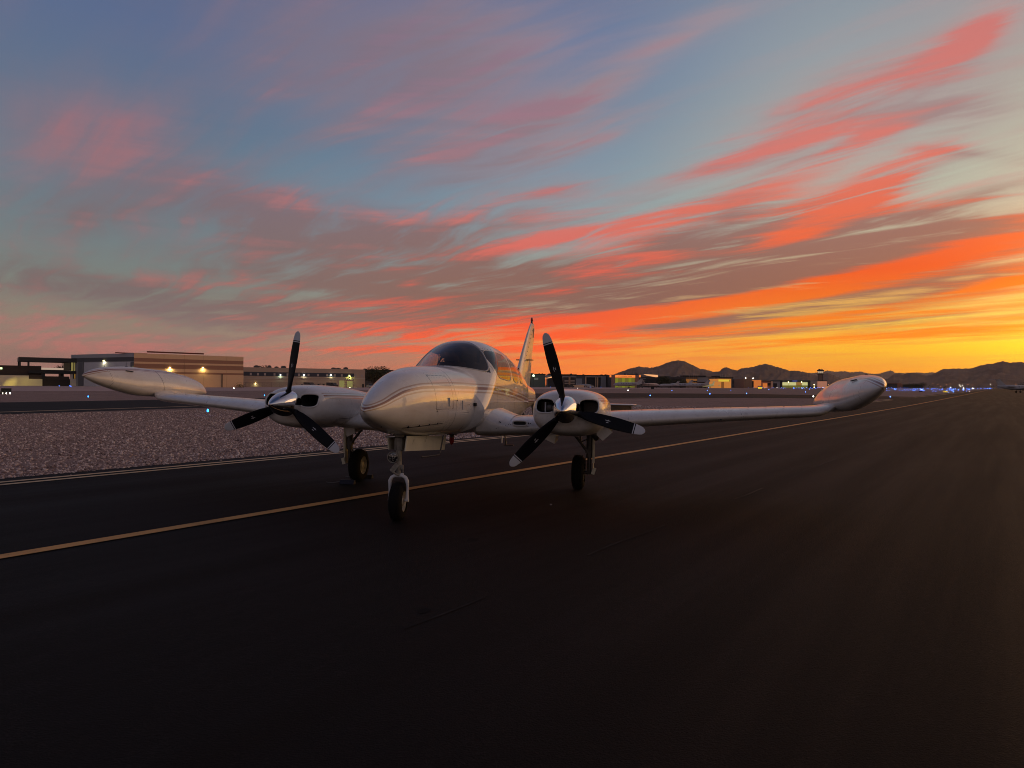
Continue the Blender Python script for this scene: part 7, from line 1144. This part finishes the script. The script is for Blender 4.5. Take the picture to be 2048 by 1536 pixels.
# ---- parked business jets
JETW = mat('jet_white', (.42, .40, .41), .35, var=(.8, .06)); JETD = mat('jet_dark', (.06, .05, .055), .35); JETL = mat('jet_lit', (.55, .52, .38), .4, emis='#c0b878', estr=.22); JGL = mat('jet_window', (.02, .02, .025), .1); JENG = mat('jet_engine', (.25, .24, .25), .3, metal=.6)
def jet_parts(m, L=20.0):
    k = L/20; res = []
    xs = [0, .4, 1.2, 2.6, 4.5, 8, 13, 16, 18.5, 20]; rr = [.05, .42, .78, 1.08, 1.18, 1.20, 1.18, .98, .58, .18]; zc = [2.05, 2.08, 2.2, 2.35, 2.45, 2.48, 2.5, 2.68, 2.95, 3.1]
    secs = []
    for x in np.concatenate([np.linspace(0, 1.5, 6), np.linspace(2, 20, 19)]):
        R_, Z_ = float(pchip(xs, rr, x)), float(pchip(xs, zc, x)); secs.append([(x*k, R_*math.cos(a)*k, (Z_+R_*math.sin(a))*k) for a in np.linspace(0, 2*math.pi, 17)[:-1]])
    V, F = loft_grid(secs); g = G(); g.add(V, F, 0, True); res.append(('fuselage', g.mesh('fuselage', m), None))
    for s in (1, -1):
        g = G(); g.prism([(8.2, s*.9), (12.6, s*.9), (14.2, s*9.2), (12.9, s*9.2)], 1.62, 1.80); g.prism([(12.9, s*9.15), (14.2, s*9.15), (14.7, s*9.3), (14.1, s*9.35)], 1.7, 2.7); 
        for i, v in enumerate(g.V): g.V[i] = (v[0]*k, v[1]*k, (v[2]+abs(v[1])*.05)*k)
        res.append(('wing', g.mesh('wing', m), None))
        g = G(); g.lathe([(.40, 12.9), (.52, 13.0), (.58, 13.8), (.50, 15.4), (.34, 16.2), (.1, 16.3)], (0, s*1.75, 3.05), 'x', 14)
        for i, v in enumerate(g.V): g.V[i] = (v[0]*k, v[1]*k, v[2]*k)
        res.append(('engine', g.mesh('engine', m), None))
        g = G(); g.prism([(19.1, 0), (20.6, 0), (21.2, s*3.7), (20.3, s*3.7)], 6.15, 6.28)
        for i, v in enumerate(g.V): g.V[i] = (v[0]*k, v[1]*k, v[2]*k)
        res.append(('tailplane', g.mesh('tailplane', m), None))
        for wx in range(6):
            g = G(); g.box(((5.4+wx*1.15)*k, s*1.16*k, 2.78*k), (.42*k, .08*k, .34*k)); res.append(('window', g.mesh('window', JGL), None))
        g = G(); g.tube([(10.8*k, s*1.6*k, 1.7*k), (10.9*k, s*1.6*k, .45*k)], .10*k, 6); g.lathe([(0, -.14*k), (.40*k, -.14*k), (.45*k, 0), (.40*k, .14*k), (0, .14*k)], (10.9*k, s*1.6*k, .45*k), 'y', 14); res.append(('main_gear_leg', g.mesh('main_gear_leg', BM['black_metal']), None))
    g = G(); g.prism([(15.6, 3.1), (19.4, 3.3), (20.7, 6.3), (18.9, 6.3)], -.12, .12, 'y')
    for i, v in enumerate(g.V): g.V[i] = (v[0]*k, v[1]*k, v[2]*k)
    res.append(('fin', g.mesh('fin', m), None))
    g = G(); g.tube([(2.6*k, 0, 1.5*k), (2.6*k, 0, .3*k)], .07*k, 6); g.lathe([(0, -.1*k), (.26*k, -.1*k), (.3*k, 0), (.26*k, .1*k), (0, .1*k)], (2.6*k, 0, .3*k), 'y', 12); res.append(('nose_gear_leg', g.mesh('nose_gear_leg', BM['black_metal']), None))
    g = G(); g.prism([(1.5, 2.62), (2.7, 3.12), (2.9, 3.3), (3.5, 3.42), (3.1, 2.95), (2.2, 2.6)], -.98, .98, 'y')
    for i, v in enumerate(g.V): g.V[i] = (v[0]*k*1.0, v[1]*k*.72, v[2]*k*.985)
    res.append(('cockpit_window', g.mesh('cockpit_window', JGL), None))
    return res
JETSETS = {}
def jet(loc, rz, L, label, m=None, pitch=0):
    m = m or JETW; key = (m.name, L)
    if key not in JETSETS: JETSETS[key] = jet_parts(m, L)
    t = empty('business_jet', (loc[0], loc[1], float(gz(loc[0], loc[1]))), rz); tag(t, label, 'jet', 'aircraft parked on the far ramp')
    for nm, me, _ in JETSETS[key]: link(nm, me, t)
    return t
jet((72.5, 468), math.radians(8), 21.5, 'largest pale jet parked nose-left below the orange sign, its fin by the door pier')
jet((112.5, 500), math.radians(120), 19.5, 'pale T-tailed jet seen from its tail quarter, just left of the round tree')
jet((110.5, 493), math.radians(14), 17.0, 'pale jet in front of the round dark tree, nose to the left')
jet((122.0, 512), math.radians(6), 20.0, 'pale jet nose-left between the round tree and the beige building')
jet((129.0, 488), math.radians(12), 20.0, 'grey jet in front of the beige building with its fin by the roof canopy')
jet((146.0, 535), math.radians(20), 17.0, 'grey jet partly behind another, left of the rosy low block')
jet((147.5, 508), math.radians(40), 17.0, 'jet with a pale yellow lit fin beside the amber hangar', JETL)
jet((8.0, 425), math.radians(196), 13.0, 'dark jet with a black fin in front of the grey-green hangar', JETD)
jet((61.0, 500), math.radians(185), 14.0, 'pale-finned aircraft parked in the open bay of the long grey hangar', JETW)
jet((312.0, 416), math.radians(10), 14.0, 'grey aircraft parked low at the right edge beyond the blue lights')
jet((172.5, 212), math.radians(172), 14.0, 'aircraft whose pale tailplane just enters the right edge of the picture')
# ---- white car by the office
def car(loc, rz, label):
    t = empty('parked_car', loc, rz); tag(t, label, 'car'); m = mat('car_white', (.55, .52, .50), .25, coat=.5)
    g = G(); g.prism([(-2.2, .35), (2.2, .35), (2.25, .75), (1.4, .92), (-2.1, .98), (-2.25, .7)], -.9, .9, 'y'); g.obj('body', m, t)
    g = G(); g.prism([(-1.9, .97), (1.3, .92), (.5, 1.52), (-1.3, 1.55)], -.76, .76, 'y'); g.obj('cabin', JGL, t)
    g = G(); g.prism([(-1.35, 1.551), (.5, 1.525), (.45, 1.60), (-1.2, 1.61)], -.74, .74, 'y'); g.obj('roof', m, t)
    for x in (-1.4, 1.4):
        for s in (-1, 1): g = G(); g.lathe([(0, -.1), (.3, -.1), (.33, 0), (.3, .1), (0, .1)], (x, s*.82, .33), 'y', 18); g.obj('wheel', RUBBER, t)
    for s in (-1, 1): g = G(); g.box((2.22, s*.62, .68), (.06, .34, .16)); g.obj('headlight', LAMPG, t)
car((-59.9, 276, float(gz(-59.9, 276))), math.radians(-60), 'white car parked at the right end of the office building under the big tree')
# ---- chain-link fence in front of the office
t = empty('chain_link_fence', (-110.0, 238.0, float(gz(-110, 238)))); tag(t, 'thin chain-link fence in front of the office building and hangar end', 'fence')
A_ = np.array([0., 0.]); B_ = np.array([40., 22.]); L_ = np.hypot(*B_)
for k in range(16):
    p = B_*k/15; g = G(); g.tube([(p[0], p[1], 0), (p[0], p[1], 1.9)], .035, 5); g.obj('post', STEEL, t)
for z in (1.85, .12): g = G(); g.tube([(0, 0, z), (B_[0], B_[1], z)], .022, 5); g.obj('rail', STEEL, t)
g = G()
for k in range(300):
    f = k/300*L_; p = B_/L_*f; q = B_/L_*min(f+.9, L_)
    g.add([(p[0], p[1], .1), (p[0]+.01, p[1], .1), (q[0]+.01, q[1], 1.85), (q[0], q[1], 1.85)], [(0, 1, 2, 3)]); g.add([(q[0], q[1], .1), (q[0]+.01, q[1], .1), (p[0]+.01, p[1], 1.85), (p[0], p[1], 1.85)], [(0, 1, 2, 3)])
o = g.obj('wire_mesh', STEEL, t); o['kind'] = 'stuff'
# bushes along the hangar foot
for k, (X_, D_) in enumerate(((477, 226), (483, 226.5), (2.5, 83.5), (10, 86))):
    x = (X_-1024)/1308*D_; r2 = np.random.default_rng(40+k); V = []; F = []; s0 = (1.0 if D_ > 100 else .42)
    for q in range(160):
        p = np.array([r2.normal(0, .55), r2.normal(0, .4), abs(r2.normal(0, .65))])*s0; u = r2.normal(size=3); u /= np.linalg.norm(u); v = np.cross(u, r2.normal(size=3)); v /= np.linalg.norm(v); s = .16*s0; b = len(V); V += [p-u*s, p+v*s*.4, p+u*s, p-v*s*.4]; F.append((b, b+1, b+2, b+3))
    o = link('shrub', mesh('shrub', V, F, LEAF)); o.location = (x, D_, float(gz(x, D_))); tag(o, ('left of two scrubby bushes at the right foot of the striped hangar', 'right of two scrubby bushes at the right foot of the striped hangar', 'small desert shrub just left of the black sign box', 'small desert shrub just behind the black sign box')[k], 'shrub')
# ---- chocks by the far main wheel, scraps on the asphalt
MW = plane.matrix_world
def on_ground(o, x, y, rz=0): p = MW @ Vector((-x, y, 0)); o.location = (p.x, p.y, .002); o.rotation_euler = (0, 0, rz)
for k, (yy, m, lb) in enumerate(((.34, mat('chock_blue', (.006, .010, .03), .7), 'blue wheel chock in front of the far main wheel'), (-.34, mat('chock_black', (.02, .02, .02), .7), 'black wheel chock behind the far main wheel'))):
    t = empty('wheel_chock'); on_ground(t, -1.80, yy, -YAW); tag(t, lb, 'wheel chock')
    g = G(); g.prism([(-.05, 0), (.05, 0), (.018, .065), (-.018, .065)], -.12, .12, 'x'); g.obj('block', m, t)
    g = G(); g.tube([(-.12, 0, .04), (-.24, .03, .012), (-.33, .02, .008), (-.40, .07, .008)], .005, 6); g.obj('rope', mat('rope_white', (.16, .16, .16), .9), t)
o = G().add([(0, 0, 0), (.02, 0, 0), (.022, .012, .004), (.002, .012, .006)], [(0, 1, 2, 3)]).obj('paper_scrap', DECAL); o.location = (.51, 8.55, .004); tag(o, 'tiny pale scrap lying on the asphalt right of the nose wheel', 'litter')
for k, (x, y, r_, lb) in enumerate(((-.38, 6.56, .055, 'upper of two dark oil spots on the asphalt below the nose wheel'), (-.59, 4.46, .040, 'lower of two dark oil spots on the asphalt below the nose wheel'))):
    P_ = [(x+r_*(1+.15*math.sin(3*a+k))*math.cos(a), y+r_*1.3*(1+.15*math.sin(2*a))*math.sin(a), .006) for a in np.linspace(0, 6.28, 19)[:-1]]; g = G(); g.add(P_, [tuple(range(18))]); o = g.obj('oil_spot', BLKP); tag(o, kind='structure')
# ---- thin evening haze
H = .0
if HAZE > 0:
    g = G(); g.box((0, 9700, 470), (44000, 21000, 960)); m = bpy.data.materials.new('haze'); m.use_nodes = True; m.node_tree.nodes.clear()
    pv = m.node_tree.nodes.new('ShaderNodeVolumePrincipled'); pv.inputs['Density'].default_value = HAZE; pv.inputs['Color'].default_value = (.92, .86, .82, 1); pv.inputs['Anisotropy'].default_value = .35
    mo = m.node_tree.nodes.new('ShaderNodeOutputMaterial'); m.node_tree.links.new(pv.outputs[0], mo.inputs['Volume']); o = g.obj('haze', m); tag(o, 'thin dusk haze over the airfield and in front of the mountains', 'haze', kind='stuff')

# pieces that are apart become objects of their own
def split_pieces(names):
    for o in [q for q in bpy.data.objects if q.type == 'MESH' and q.name.split('.')[0] in names]:
        me = o.data; n = len(me.vertices); par = list(range(n))
        def f(a):
            while par[a] != a: par[a] = par[par[a]]; a = par[a]
            return a
        for p in me.polygons:
            vs = list(p.vertices)
            for b in vs[1:]: par[f(vs[0])] = f(b)
        isl = {}
        for p in me.polygons: isl.setdefault(f(p.vertices[0]), []).append(p.index)
        boxes = []
        for r_, ps in isl.items():
            P = np.array([tuple(me.vertices[v].co) for q in ps for v in me.polygons[q].vertices]); boxes.append([P.min(0)-.004, P.max(0)+.004, ps])
        merged = True
        while merged:
            merged = False
            for i in range(len(boxes)):
                for j in range(i+1, len(boxes)):
                    if np.all(boxes[i][0] <= boxes[j][1]) and np.all(boxes[j][0] <= boxes[i][1]):
                        boxes[i] = [np.minimum(boxes[i][0], boxes[j][0]), np.maximum(boxes[i][1], boxes[j][1]), boxes[i][2]+boxes[j][2]]; boxes.pop(j); merged = True; break
                if merged: break
        if len(boxes) < 2: continue
        base = o.name.split('.')[0]; atts = [a.name for a in me.attributes if a.name in ('stripe', 'seam')]
        for bx_ in boxes:
            vs = sorted({v for q in bx_[2] for v in me.polygons[q].vertices}); mp = {v: i for i, v in enumerate(vs)}
            m2 = mesh(base, [me.vertices[v].co for v in vs], [tuple(mp[v] for v in me.polygons[q].vertices) for q in bx_[2]], list(me.materials), fm=[me.polygons[q].material_index for q in bx_[2]])
            m2.polygons.foreach_set('use_smooth', np.array([me.polygons[q].use_smooth for q in bx_[2]], dtype=bool))
            for a_ in atts:
                at = m2.attributes.new(a_, 'FLOAT', 'POINT'); at.data.foreach_set('value', np.array([me.attributes[a_].data[v].value for v in vs], np.float32))
            c = link(base, m2, o.parent); c.matrix_parent_inverse = o.matrix_parent_inverse.copy(); c.matrix_basis = o.matrix_basis.copy()
        bpy.data.objects.remove(o)
split_pieces({'engine_front', 'control_yoke', 'vortex_tab', 'rivet', 'fastener', 'paint_chip', 'fin_aerial', 'door_latch', 'corner_rib', 'roof_equipment', 'lettering', 'intake_duct', 'balance_horn', 'instrument_panel', 'elevator', 'roof_aerial', 'blade_mark', 'filler_cap'})
